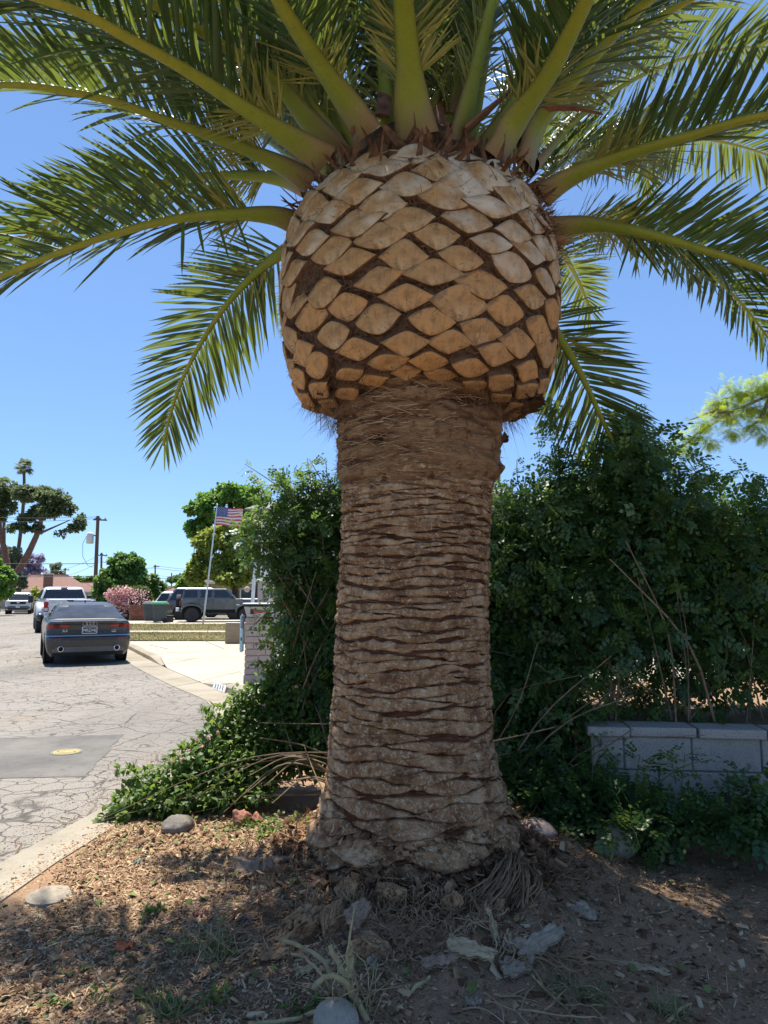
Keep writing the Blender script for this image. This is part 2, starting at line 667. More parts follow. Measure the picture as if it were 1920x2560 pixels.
xs = np.concatenate([np.linspace(-2.6, 2.6, 210), np.linspace(2.64, 9, 60)])
ys = np.concatenate([np.linspace(-1.5, 1.0, 20), np.linspace(1.05, 5.2, 175), np.linspace(5.25, 8.2, 50)])
X, Y = np.meshgrid(xs, ys, indexing='ij')
inner = np.array([edge_off(y, gut(y) + kw(y) - .02).x for y in ys])
Xc = np.maximum(X, inner[None, :])
Z = yard_z(Xc, Y)
Z = Z - .0 * Z
edge = np.clip((Xc - inner[None, :]) / .35, 0, 1)
Z = .118 * (1 - edge) + Z * edge
far = np.clip((7.4 - Y) / .8, 0, 1)
Z = Z * far + .10 * (1 - far)
link_mesh('ground', mesh_np('ground', np.stack([Xc, Y, Z], -1).reshape(-1, 3), grid_faces(len(xs), len(ys)), smooth=True), M_DIRT, None, 'structure')


def yz(x, y):
    return float(yard_z(x, y))


def on_yard(px, py):
    """the yard point under a photo pixel"""
    z = .13
    for _ in range(6):
        p = G(px, py, z)
        z = yz(p.x, p.y)
    return Vector((p.x, p.y, z))


# --- darker repair patch in the road and a utility lid in it
a, b, c_, d = G(-260, 1948, .004), G(210, 1943, .004), G(308, 1836, .004), G(-200, 1850, .004)
pb = MB()
outl = []
for p_, q_ in ((a, b), (b, c_), (c_, d), (d, a)):
    for t_ in np.linspace(0, 1, 40)[:-1]:
        w_ = p_.lerp(q_, t_)
        k_ = float(fbm(np.array([[w_.x * 5, w_.y * 5, 1.0]]), 3, 5)[0]) * .022
        outl.append((w_.x + k_, w_.y + k_, .004))
pb.add(outl, [tuple(range(len(outl)))])
pb.build('road_patch', M_PATCH, kind='structure', fix=False)
lid_c = G(166, 1880, .005)
M_LID = plain('lid_yellow', (.34, .285, .12), .8, var=.35, scale=30)
M_LIDRING = plain('lid_ring', (.20, .18, .13), .9)
lid = thing('utility_cover', 'round worn yellow utility cover set in the dark road patch', 'manhole cover', lid_c)
MB().lathe([(.125, 0), (.125, .006), (.001, .007)], 32).build('cover_plate', M_LID, lid, smooth=30)
MB().lathe([(.15, 0), (.15, .004), (.127, .005), (.127, 0)], 32, cap=False).build('cover_rim', M_LIDRING, lid)
bb = MB()
for sx_ in (-.085, .085):
    bb.box((sx_, 0, .0075), (.012, .04, .003))
for r_ in (.045, .075, .105):
    bb.tube([(r_ * math.cos(w), r_ * math.sin(w), .0065) for w in np.linspace(0, 2 * PI, 25)], .0022, 5, False)
bb.build('lid_slots', M_LIDRING, lid)
# ================================================================== THE BIG DATE PALM
rng = np.random.default_rng(21)
PZ = np.array([-.10, .10, .17, .358, .47, .59, .70, .80, 1.13, 1.57, 1.95, 2.17, 2.22, 2.28, 2.33, 2.45, 2.58, 2.74, 2.90])
PR = np.array([.66, .64, .615, .545, .50, .472, .456, .446, .430, .418, .416, .420, .430, .450, .464, .468, .478, .490, .495])
AX = lambda z: np.interp(z, [0, .3, .8, 1.5, 2.3, 3.0, 5], [.185, .18, .15, .16, .195, .205, .21])
trunk_r = lambda z: np.interp(z, PZ, PR)

m = NT('palm_fibre_bark')
n1 = m.noise(14, 6, .65)
st = m.noise(9, 6, .7, m.mapped((1, 1, 9)))
c = m.ramp(n1, [(.3, (.075, .028, .016)), (.6, (.15, .062, .035)), (.8, (.24, .12, .07))])
c = m.mix(m.ramp(st, [(.45, 0), (.7, .6)]), c, (.20, .115, .07))
m.bump(m.math('ADD', st, n1), .9, .03)
M_FIBRE_BARK = m.set(c, .95, 0, .1)

m = NT('palm_neck')
n1 = m.noise(5, 6, .6, m.mapped((1, 1, 2.2)))
st = m.noise(26, 6, .8, m.mapped((1, 1, 3.5)), .8)
c = m.ramp(n1, [(.3, (.26, .125, .057)), (.55, (.50, .28, .135)), (.78, (.66, .42, .225))])
c = m.mix(m.ramp(st, [(.48, 0), (.64, .7)]), c, (.62, .43, .26))
c = m.mix(m.ramp(m.noise(17, 6, .75), [(.36, .75), (.46, 0)]), c, (.11, .05, .026))
c = m.mix(m.attr('groove'), c, (.13, .055, .028))
m.bump(m.math('ADD', st, n1), 1.0, .035)
M_NECK = m.set(c, .92, 0, .15)

m = NT('palm_scar')
n1 = m.noise(7, 6, .65)
fl = m.voronoi(34, 'DISTANCE_TO_EDGE', None)
n2 = m.noise(44, 6, .8, dist=1.0)
c = m.ramp(n1, [(.32, (.22, .098, .045)), (.48, (.46, .258, .125)), (.66, (.74, .50, .295))])
c = m.mix(m.math('MULTIPLY', m.objrand(), .45), c, (.33, .165, .075))
c = m.mix(m.ramp(n2, [(.52, 0), (.60, .85)]), c, (.80, .64, .44))
c = m.mix(m.ramp(m.noise(20, 6, .75, m.mapped((1, 1, 2.5)), .8), [(.34, .7), (.42, 0)]), c, (.18, .08, .037))
c = m.mix(m.ramp(n2, [(.30, .7), (.40, 0)]), c, (.15, .068, .032))
c = m.mix(m.attr('rim'), c, (.10, .038, .018))
m.bump(m.math('ADD', n2, m.math('MULTIPLY', n1, .6)), .95, .022)
M_SCAR = m.set(c, .93, 0, .15)

m = NT('palm_cut_wood')
n1 = m.noise(6, 6, .65)
gr = m.noise(60, 4, .7, m.mapped((1, 1, .12)))
c = m.ramp(n1, [(.32, (.22, .12, .055)), (.48, (.45, .28, .135)), (.64, (.68, .50, .30))])
c = m.mix(m.math('MULTIPLY', m.objrand(), .45), c, (.46, .27, .13))
c = m.mix(m.attr('fresh'), c, (.56, .285, .105))
c = m.mix(m.ramp(m.noise(4.5, 6, .7, dist=.8), [(.47, 0), (.58, .8)]), c, (.22, .13, .072))
c = m.mix(m.ramp(gr, [(.5, 0), (.75, .35)]), c, (.30, .20, .12))
c = m.mix(m.ramp(m.noise(11, 6, .7), [(.56, 0), (.7, .75)]), c, (.15, .095, .06))
c = m.mix(m.attr('dust'), c, (.68, .62, .53))
c = m.mix(m.attr('rim'), c, (.15, .075, .035))
m.bump(m.math('ADD', gr, m.math('MULTIPLY', n1, .5)), .45, .012)
M_CUT = m.set(c, .85, 0, .2)
M_CUTSIDE = plain('palm_boot_side', (.115, .058, .03), .95, var=.5, scale=20, bump=.8)
M_DARKFIB = plain('palm_dark_fibre', (.105, .055, .03), .95, var=.6, scale=40, bump=.9)
M_STRAND = plain('palm_strand', (.17, .09, .05), .9, var=.5, scale=30)

M_NECKFIB = leaf_mat('neck_fibre', [(.10, .045, .022), (.24, .12, .06), (.42, .26, .14), (.58, .42, .27)], (.3, .2, .1), .9, .05, .1)
STRIP_V = np.array([(0, -.5, 0), (0, .5, 0), (.5, -.4, .06), (.5, .4, .06), (1, 0, 0)])
STRIP_Q, STRIP_T = [(0, 2, 3, 1)], [(2, 4, 3)]
palm = thing('palm_tree', 'thick date palm with a pineapple shaped cut crown standing in the dirt yard', 'palm tree', (0, 0, 0))

# --- trunk core under the scars
nth, nz = 300, 260
th = np.linspace(0, 2 * PI, nth, endpoint=False)
zz = np.linspace(-.1, 2.88, nz)
TH, ZZ = np.meshgrid(th, zz, indexing='ij')
dirx, diry = np.cos(TH), np.sin(TH)
rr = trunk_r(ZZ)
p3 = np.stack([dirx * rr, diry * rr, ZZ], -1)
up = np.clip((ZZ - 2.08) / .16, 0, 1)                    # the smooth neck above the scars
wav = fbm(p3 * np.array([3.0, 3.0, 2.0]), 3, 31)
ph = (ZZ + .035 * wav + .018 * np.sin(TH * 3.5 + 1.3)) * 2 * PI / .088
gv = np.abs(np.sin(ph / 2)) ** 14
ph2 = (ZZ - .05 * wav - .03 * np.sin(TH * 4.0)) * 2 * PI / .125
gv = np.maximum(gv, np.abs(np.sin(ph2 / 2)) ** 18)
gv = gv * np.clip(fbm(p3 * 2.2, 2, 77) * 1.2 + .75, 0, 1) * up
rough = fbm(p3 * np.array([14, 14, 22]), 4, 41)
rr = rr - .010 * (1 - up) + up * (-.016 * gv + .014 * wav + .010 * fbm(p3 * np.array([9, 9, 13]), 3, 45)) + (.009 - .002 * (1 - up)) * rough
knot = np.zeros_like(rr)
for (a, z0, sa, sz, dep) in ((-2.12, 2.42, .10, .03, -.05), (-1.05, 2.62, .20, .03, -.05), (-.95, 2.70, .16, .05, .05), (-.55, 2.5, .16, .06, .03), (-1.75, 2.35, .07, .02, -.02), (-2.6, 2.26, .3, .03, .03), (-.35, 2.3, .3, .035, .04)):
    g = np.exp(-(((TH - (a % (2 * PI)) + PI) % (2 * PI) - PI) / sa) ** 2 - ((ZZ - z0) / sz) ** 2)
    rr = rr + dep * g
    knot = np.maximum(knot, g * (dep < 0))
low = np.clip((.42 - ZZ) / .3, 0, 1)
rr = rr + low * .03 * fbm(p3 * np.array([5, 5, 2]), 3, 51)
V = np.stack([AX(ZZ) + dirx * rr, 4.0 + diry * rr, ZZ], -1)
F = grid_faces(nth, nz, True)
fz = zz[(F[:, 0] % nz)]
link_mesh('trunk', mesh_np('trunk', V.reshape(-1, 3), F, smooth=True, attr={'groove': np.clip(gv * .9 + knot, 0, 1).ravel()}, mat_idx=(fz + .05 * np.sin(F[:, 0] // nz * .21) + .03 * np.sin(F[:, 0] // nz * .67 + 1) > 2.15).astype(int)), [M_FIBRE_BARK, M_NECK], palm)


def trunk_pt(a, z, off=0.0):
    r = trunk_r(z) + off
    return np.stack([AX(z) + np.cos(a) * r, 4.0 + np.sin(a) * r, z], -1)


# --- old leaf scars up the trunk, each a plate of its own
SD = lambda z: float(np.interp(z, [.05, .3, .6, 1.0, 1.6, 2.2], [.086, .076, .046, .033, .0265, .0235]))
rows, z = [], .05
while z < 2.25:
    rows.append(z)
    z += SD(z)
ns, ntt = 37, 9
S, T = np.meshgrid(np.linspace(-1, 1, ns), np.linspace(-1, 1, ntt), indexing='ij')
scar_faces = grid_faces(ns, ntt)
n_scar = 0
rear_v, rear_a = [], []
for i, z0 in enumerate(rows):
    d = SD(z0)
    npr = 8 if z0 < .50 else 6
    for k in range(npr):
        a0 = (k + .5 * (i % 2)) * 2 * PI / npr + .055 * i + rng.normal() * .07
        if z0 > 2.14 and rng.uniform() < (z0 - 2.12) * 5: continue
        facing = math.cos(a0 - math.atan2(-4, -.2))
        da = PI / npr * rng.uniform(.96, 1.16)
        hz = d * rng.uniform(.86, 1.0)
        zc = z0 + rng.normal() * .006
        tilt = rng.normal() * .13
        h = np.clip(1 - np.abs(S) ** rng.uniform(1.1, 1.5), 0.02, 1)
        A = a0 + S * da
        q = np.stack([np.cos(A) * .4, np.sin(A) * .4, np.full_like(A, zc)], -1)
        Zs = zc + T * h * hz + tilt * S * hz + .013 * fbm(q * np.array([5, 5, 14]), 3, 59)
        q = np.stack([np.cos(A) * .4, np.sin(A) * .4, Zs], -1)
        Zs = Zs + .008 * fbm(q * 24, 3, 61 + i) * (np.abs(T) > .5)
        A = A + .014 * fbm(q * 25, 2, 63)
        edge = np.maximum(np.abs(T) ** 5, np.abs(S) ** 8)
        lowk = float(np.clip((.80 - z0) / .6, 0, 1))
        bulge = .008 + .014 * lowk + rng.uniform(-.004, .005)
        off = -.016 + (bulge + .016) * (1 - edge) + rng.uniform(-.003, .003)
        off = off + (.006 + .006 * lowk) * fbm(q * np.array([18, 18, 30]), 4, 67) * (1 - edge) + .0045 * fbm(q * 65, 2, 68)
        off = off + (.004 + .085 * lowk * rng.uniform(.1, 1.3)) * np.clip(-T, 0, 1) ** 2 * (1 - np.abs(S) ** 4)   # lower lips stand out near the ground
        if lowk > .15:
            crack = np.abs(np.sin(A * rng.uniform(14, 26) + 3 * fbm(q * 6, 2, 70)))
            off = off - .030 * lowk * (crack < .10)
        pts = trunk_pt(A, Zs, off)
        rim = np.clip((np.abs(T) - .74) / .26, 0, 1) ** 1.4 * .95
        at = np.clip(rim + .5 * (fbm(q * 26, 3, 71) > .42), 0, 1)
        if facing < -.2 or n_scar >= 298:
            rear_v.append(pts.reshape(-1, 3)); rear_a.append(at.ravel())
            continue
        link_mesh('leaf_scar', mesh_np('leaf_scar', pts.reshape(-1, 3), scar_faces[:, ::-1], smooth=True, attr={'rim': at.ravel()}), M_SCAR, palm)
        n_scar += 1
if rear_v:
    fq = scar_faces[:, ::-1]
    link_mesh('small_scars', mesh_np('small_scars', np.concatenate(rear_v), np.concatenate([fq + ns * ntt * j for j in range(len(rear_v))]), smooth=True, attr={'rim': np.concatenate(rear_a)}), M_SCAR, palm, 'stuff')

# loose fibres lying round the trunk and the neck
for (n_f, za, zb, len_a, len_b, nm, tone_) in ((4200, 2.10, 2.78, .03, .16, 'neck_fibre', 0), (5200, .25, 2.15, .02, .09, 'trunk_fibre', 1)):
    a = rng.uniform(0, 2 * PI, n_f); z = rng.uniform(za, zb, n_f)
    pos = trunk_pt(a, z, rng.uniform(-.004, .008, n_f))
    tang = np.stack([-np.sin(a), np.cos(a), rng.normal(size=n_f) * .28], -1) * rng.choice([-1, 1], n_f)[:, None]
    radial = np.stack([np.cos(a), np.sin(a), np.zeros(n_f)], -1)
    tang = tang + radial * rng.uniform(-.08, .16, n_f)[:, None]
    ln_ = len_a + (len_b - len_a) * rng.uniform(0, 1, n_f) ** 2
    link_mesh(nm, scatter_mesh(nm, STRIP_V, STRIP_Q, STRIP_T, pos, rot_frames(tang, radial), np.stack([ln_, rng.uniform(.0015, .0045, n_f), ln_ * -.5], -1)), M_NECKFIB if tone_ == 0 else M_STRAND, palm, 'stuff')

# --- the swollen top: fibre mat, and the cut leaf bases
BZ = np.array([2.76, 2.78, 2.82, 2.88, 2.97, 3.10, 3.32, 3.54, 3.70, 3.81, 3.90, 3.97, 4.01])
BR = np.array([.47, .58, .665, .72, .755, .785, .805, .795, .755, .69, .585, .44, .2])
ball_r = lambda z: np.interp(z, BZ, BR)
arc_z = np.linspace(2.76, 4.01, 600)
arc_s = np.concatenate([[0], np.cumsum(np.hypot(np.diff(arc_z), np.diff(ball_r(arc_z))))])
nb, nbz = 200, 120
TH, SS = np.meshgrid(np.linspace(0, 2 * PI, nb, endpoint=False), np.linspace(0, arc_s[-1], nbz), indexing='ij')
ZB = np.interp(SS, arc_s, arc_z)
rim_drop = -.13 * np.clip(np.cos(TH + .30), 0, 1) ** 1.5 - .10 * np.clip(np.cos(TH + 2.85), 0, 1) ** 1.5   # the skirt hangs lower at both sides
ZB2 = ZB + rim_drop * np.clip((3.2 - ZB) / .4, 0, 1)
p3 = np.stack([np.cos(TH), np.sin(TH), ZB], -1)
RB = ball_r(ZB) - .012 + .018 * fbm(p3 * 11, 4, 81)
V = np.stack([AX(3) + np.cos(TH) * RB, 4.0 + np.sin(TH) * RB, ZB2], -1)
link_mesh('fibre_mat', mesh_np('fibre_mat', V.reshape(-1, 3), grid_faces(nb, nbz, True), smooth=True), M_DARKFIB, palm)


def ball_frame(a, s):
    z = float(np.interp(s, arc_s, arc_z))
    z2 = float(np.interp(s + .02, arc_s, arc_z)); z1 = float(np.interp(s - .02, arc_s, arc_z))
    r = float(ball_r(z))
    tz, tr = z2 - z1, float(ball_r(z2) - ball_r(z1))
    l = math.hypot(tz, tr); tz, tr = tz / l, tr / l
    e2 = Vector((math.cos(a) * tr, math.sin(a) * tr, tz))
    e1 = Vector((-math.sin(a), math.cos(a), 0))
    n = e1.cross(e2)
    drop = (-.13 * max(0, math.cos(a + .30)) ** 1.5 - .10 * max(0, math.cos(a + 2.85)) ** 1.5) * min(1, max(0, (3.2 - z) / .4))
    return Vector((AX(3) + math.cos(a) * r, 4.0 + math.sin(a) * r, z + drop)), e1, e2, n, z


def boot_mesh(w, h, tilt, seed, dust, side=.75, bend=.0, fresh=.0):
    """a pointed lens cut flat across, standing proud on tapering sides"""
    r2 = np.random.default_rng(seed)
    N = 32
    ph = np.linspace(0, 2 * PI, N, endpoint=False)
    x = np.cos(ph)
    pw = r2.uniform(1.30, 1.75)
    y = np.sign(np.sin(ph)) * (1 - np.abs(x) ** pw) * np.where(np.sin(ph) > 0, r2.uniform(.85, 1.15), r2.uniform(.9, 1.15))
    x = x * (1 + .05 * r2.normal()) + .05 * np.sin(3 * ph + r2.uniform(0, 6))
    y = y + .06 * np.sin(2 * ph + r2.uniform(0, 6)) + .05 * x * r2.normal()
    rings, rim, mi = [], [], []
    face_h = .010 + .010 * r2.uniform()
    for f, zoff, rm in ((1.07, -.03, 1), (1.03, face_h * .35, 1), (1.0, face_h - .004, .75), (.965, face_h, .15), (.75, face_h + .003, 0), (.45, face_h + .004, 0), (.18, face_h + .004, 0)):
        px, py = x * f * w, y * f * h
        g = np.stack([px * 20, py * 20, np.full(N, seed * 1.7)], -1)
        pz = zoff + (tilt * py + .0045 * fbm(g, 3, seed)) * (zoff > 0) - bend * px * px
        rings.append(np.stack([px, py, pz], -1))
        rim.append(np.full(N, rm))
    v = np.concatenate(rings + [np.array([[0, 0, face_h + .004]])])
    rimv = np.concatenate(rim + [[0]])
    k = len(rings)
    q, t, mq = [], [], []
    for i in range(k - 1):
        for j in range(N):
            q.append((i * N + j, i * N + (j + 1) % N, (i + 1) * N + (j + 1) % N, (i + 1) * N + j))
            mq.append(1 if i < 2 else 0)
    for j in range(N):
        t.append(((k - 1) * N + j, (k - 1) * N + (j + 1) % N, k * N))
    dn = np.clip(dust + .5 * fbm(v * 12 + seed, 3, seed), 0, 1) * (dust > .02)
    return mesh_np('cut_leaf_base', v, q, t, True, {'rim': np.clip(rimv * .8 + .25 * (fbm(v * 40 + seed, 2, seed) > .45), 0, 1), 'dust': dn, 'fresh': np.clip(fresh + .35 * fbm(v * 9 + seed, 3, seed + 5), 0, .9)}, mq + [0] * N)


row_d = .0955
n_rows = int(arc_s[-1] / row_d)
n_boot = 0
for i in range(n_rows):
    s0 = .075 + i * row_d
    for k in range(18):
        a0 = (k + .5 * (i % 2)) * 2 * PI / 18 + .008 * i + rng.normal() * .017
        s = s0 + rng.normal() * .010
        o, e1, e2, n, z = ball_frame(a0, s)
        if z > 3.94: continue
        if z > 3.84 and math.sin(a0) > -.2: continue
        if rng.uniform() < .012: continue
        wk = min(1.0, ball_r(z) / .79)
        w = .143 * wk * rng.uniform(.84, 1.08)
        h = .0775 * rng.uniform(.78, 1.10) * (1.15 if z > 3.6 else 1.0) * (.85 if z < 2.9 else 1)
        dust = max(0.0, (z - 3.3) * .9) * rng.uniform(.2, 1.2) + (.25 if (math.cos(a0) > .3 and z > 3.2) else 0)
        me = boot_mesh(w, h, rng.normal() * .12 + (.12 if z > 3.6 else -.05), 100 + i * 18 + k, min(.95, dust), bend=.55 / max(.4, ball_r(z)) * .5, fresh=float(np.interp(z, [2.7, 3.05, 3.45, 3.7], [.7, .55, .12, -.1])) + rng.normal() * .18)
        ob = link_mesh('cut_leaf_base', me, [M_CUT, M_CUTSIDE], palm)
        ob.matrix_local = Matrix(((e1.x, e2.x, n.x, o.x), (e1.y, e2.y, n.y, o.y), (e1.z, e2.z, n.z, o.z), (0, 0, 0, 1))) @ Matrix.Rotation(rng.normal() * .06, 4, 'Z')
        n_boot += 1

# shaggy fibre between the bases, on the rim and up among the frond bases
strip_v = np.array([(0, -.5, 0), (0, .5, 0), (.5, -.4, .06), (.5, .4, .06), (1, 0, 0)])
strip_q, strip_t = [(0, 2, 3, 1)], [(2, 4, 3)]
N = 17000
a = rng.uniform(0, 2 * PI, N)
s = rng.uniform(.02, arc_s[-1] * .97, N) ** 1.0
z = np.interp(s, arc_s, arc_z); r = ball_r(z) + rng.uniform(-.004, .012, N)
pos = np.stack([AX(3) + np.cos(a) * r, 4 + np.sin(a) * r, z + (-.13 * np.clip(np.cos(a + .30), 0, 1) ** 1.5 - .10 * np.clip(np.cos(a + 2.85), 0, 1) ** 1.5) * np.clip((3.2 - z) / .4, 0, 1)], -1)
d = np.stack([-np.sin(a), np.cos(a), np.zeros(N)], -1) * rng.normal(size=(N, 1)) + np.stack([np.cos(a), np.sin(a), np.zeros(N)], -1) * rng.uniform(.0, .35, (N, 1)) + np.array([0, 0, 1]) * rng.normal(size=(N, 1)) * .7
nrm = np.stack([np.cos(a), np.sin(a), np.zeros(N)], -1)
M1 = scatter_mesh('fibre', strip_v, strip_q, strip_t, pos, rot_frames(d, nrm), np.stack([rng.uniform(.02, .075, N), rng.uniform(.0015, .004, N), np.full(N, .02)], -1))
link_mesh('fibre', M1, M_STRAND, palm, 'stuff')
N = 1400
a = np.concatenate([rng.normal(-.45, .45, N // 2), rng.normal(-2.75, .35, N // 2)])
z = rng.uniform(2.58, 2.74, N); r = np.interp(z, [2.58, 2.74], [.48, .66]) * rng.uniform(.92, 1.05, N)
pos = np.stack([AX(3) + np.cos(a) * r, 4 + np.sin(a) * r, z], -1)
d = np.stack([np.cos(a) * .5, np.sin(a) * .5, -rng.uniform(.2, 1.3, N)], -1) + rng.normal(size=(N, 3)) * .35
M1 = scatter_mesh('fibre', strip_v, strip_q, strip_t, pos, rot_frames(d, np.tile([0., .3, 1], (N, 1))), np.stack([rng.uniform(.03, .16, N) * np.where(rng.uniform(size=N) < .04, 2.2, 1), rng.uniform(.001, .003, N), np.full(N, .03)], -1))
link_mesh('hanging_fibre', M1, M_STRAND, palm, 'stuff')
N = 1500
a = rng.normal(-.15, .33, N)
z = rng.uniform(3.45, 3.92, N); r = ball_r(z) + rng.uniform(0, .03, N)
pos = np.stack([AX(3) + np.cos(a) * r, 4 + np.sin(a) * r, z], -1)
d = np.stack([np.cos(a) * .4 + rng.normal(size=N) * .4, np.sin(a) * .4 + rng.normal(size=N) * .4, rng.normal(size=N) - .5], -1)
M1 = scatter_mesh('fibre', strip_v, strip_q, strip_t, pos, rot_frames(d, np.stack([np.cos(a), np.sin(a), np.zeros(N)], -1)), np.stack([rng.uniform(.04, .16, N), rng.uniform(.002, .008, N), np.full(N, .05)], -1))
link_mesh('fibre', M1, M_STRAND, palm, 'stuff')
# ragged dark sheath flaps under the right and left rim
for (a0, wd, zc, ln) in ((-.42, .34, 2.60, .20), (-.25, .26, 2.575, .24), (-.62, .25, 2.64, .15), (-2.8, .40, 2.61, .16), (-2.55, .30, 2.64, .10), (.05, .3, 2.58, .2), (-.12, .06, 2.40, .06)):
    ns_ = 16
    u, w_ = np.meshgrid(np.linspace(-1, 1, ns_), np.linspace(0, 1, 5), indexing='ij')
    r0 = trunk_r(zc) - .01
    rr_ = r0 + w_ * ln * (1 - .35 * np.abs(u) + .25 * fbm(np.stack([u * 5, u * 0, u * 0 + a0 * 9], -1), 3, 5))
    aa = a0 + u * wd
    zz_ = zc + .06 + .05 * w_ + .03 * fbm(np.stack([u * 4, w_ * 3, u * 0 + a0], -1), 3, 8)
    top = np.stack([AX(2.6) + np.cos(aa) * rr_, 4 + np.sin(aa) * rr_, zz_], -1).reshape(-1, 3)
    bot = top - np.array([0, 0, .018])
    fq = grid_faces(ns_, 5)
    link_mesh('sheath_flap', mesh_np('sheath_flap', np.vstack([top, bot]), np.vstack([fq, fq[:, ::-1] + len(top)]), smooth=True), M_DARKFIB, palm)

# --- fronds
m = NT('frond_stalk')
t = m.attr('along')
n1 = m.noise(14, 5, .6)
c = m.ramp(t, [(0, (.27, .14, .09)), (.018, (.25, .19, .08)), (.05, (.215, .26, .03)), (.12, (.24, .29, .03)), (.3, (.37, .34, .03)), (.6, (.40, .35, .05)), (1, (.28, .30, .07))])
c = m.mix(m.ramp(n1, [(.4, 0), (.7, .5)]), c, (.17, .23, .025))
c = m.mix(m.ramp(m.noise(60, 4, .8), [(.60, 0), (.68, .7)]), c, (.10, .06, .03))
c = m.mix(m.ramp(m.noise(9, 6, .75, dist=1.2), [(.60, 0), (.68, .55)]), c, (.27, .20, .10))
c = m.mix(m.math('MULTIPLY', m.attr('edge'), m.ramp(t, [(.0, 1), (.10, 0)])), c, (.26, .145, .095))
c = m.mix(m.math('MULTIPLY', m.attr('edge'), .45), c, (.17, .13, .035))
m.bump(m.noise(38, 5, .7), .5, .012)
M_STALK = m.set(c, .5, 0, .35)
M_LEAF = leaf_mat('frond_leaflet', [(.030, .060, .018), (.045, .085, .026), (.065, .105, .032), (.11, .135, .035)], (.27, .33, .04), .36, .34, .55)
M_SPINE = leaf_mat('frond_spine', [(.15, .19, .05), (.26, .27, .075), (.33, .30, .09)], (.5, .5, .1), .45, .2, .4)
LQ = np.array([0, .12, .5, .8, 1.0])
LW = np.array([.45, .9, 1.0, .62, .0])
leaf_tri = [(12, 15, 13), (13, 15, 14)]
leaf_quad = [(0, 3, 4, 1), (1, 4, 5, 2), (3, 6, 7, 4), (4, 7, 8, 5), (6, 9, 10, 7), (7, 10, 11, 8)]
leaf_tri = [(9, 12, 10), (10, 12, 11)]


def leaflet_mesh(name, base, d, wdir, n, L, W, sag, rnd):
    """keeled tapering leaflets, each a strip folded along its middle"""
    k = len(base)
    vs = []
    for qi in range(4):
        q = LQ[qi]
        c = base + d * (L * q)[:, None] + np.array([0, 0, -1.0]) * (sag * L * q * q)[:, None]
        hw = (W * LW[qi] * .5)[:, None] * wdir
        vs += [c - hw + n * (W * .16)[:, None], c, c + hw + n * (W * .16)[:, None]]
    vs.append(base + d * L[:, None] + np.array([0, 0, -1.0]) * (sag * L)[:, None])
    v = np.stack(vs, 1)
    off = (np.arange(k) * 13)[:, None, None]
    return mesh_np(name, v.reshape(-1, 3), (np.array(leaf_quad)[None] + off).reshape(-1, 4), (np.array(leaf_tri)[None] + off).reshape(-1, 3), True, {'rnd': np.repeat(rnd, 13)})


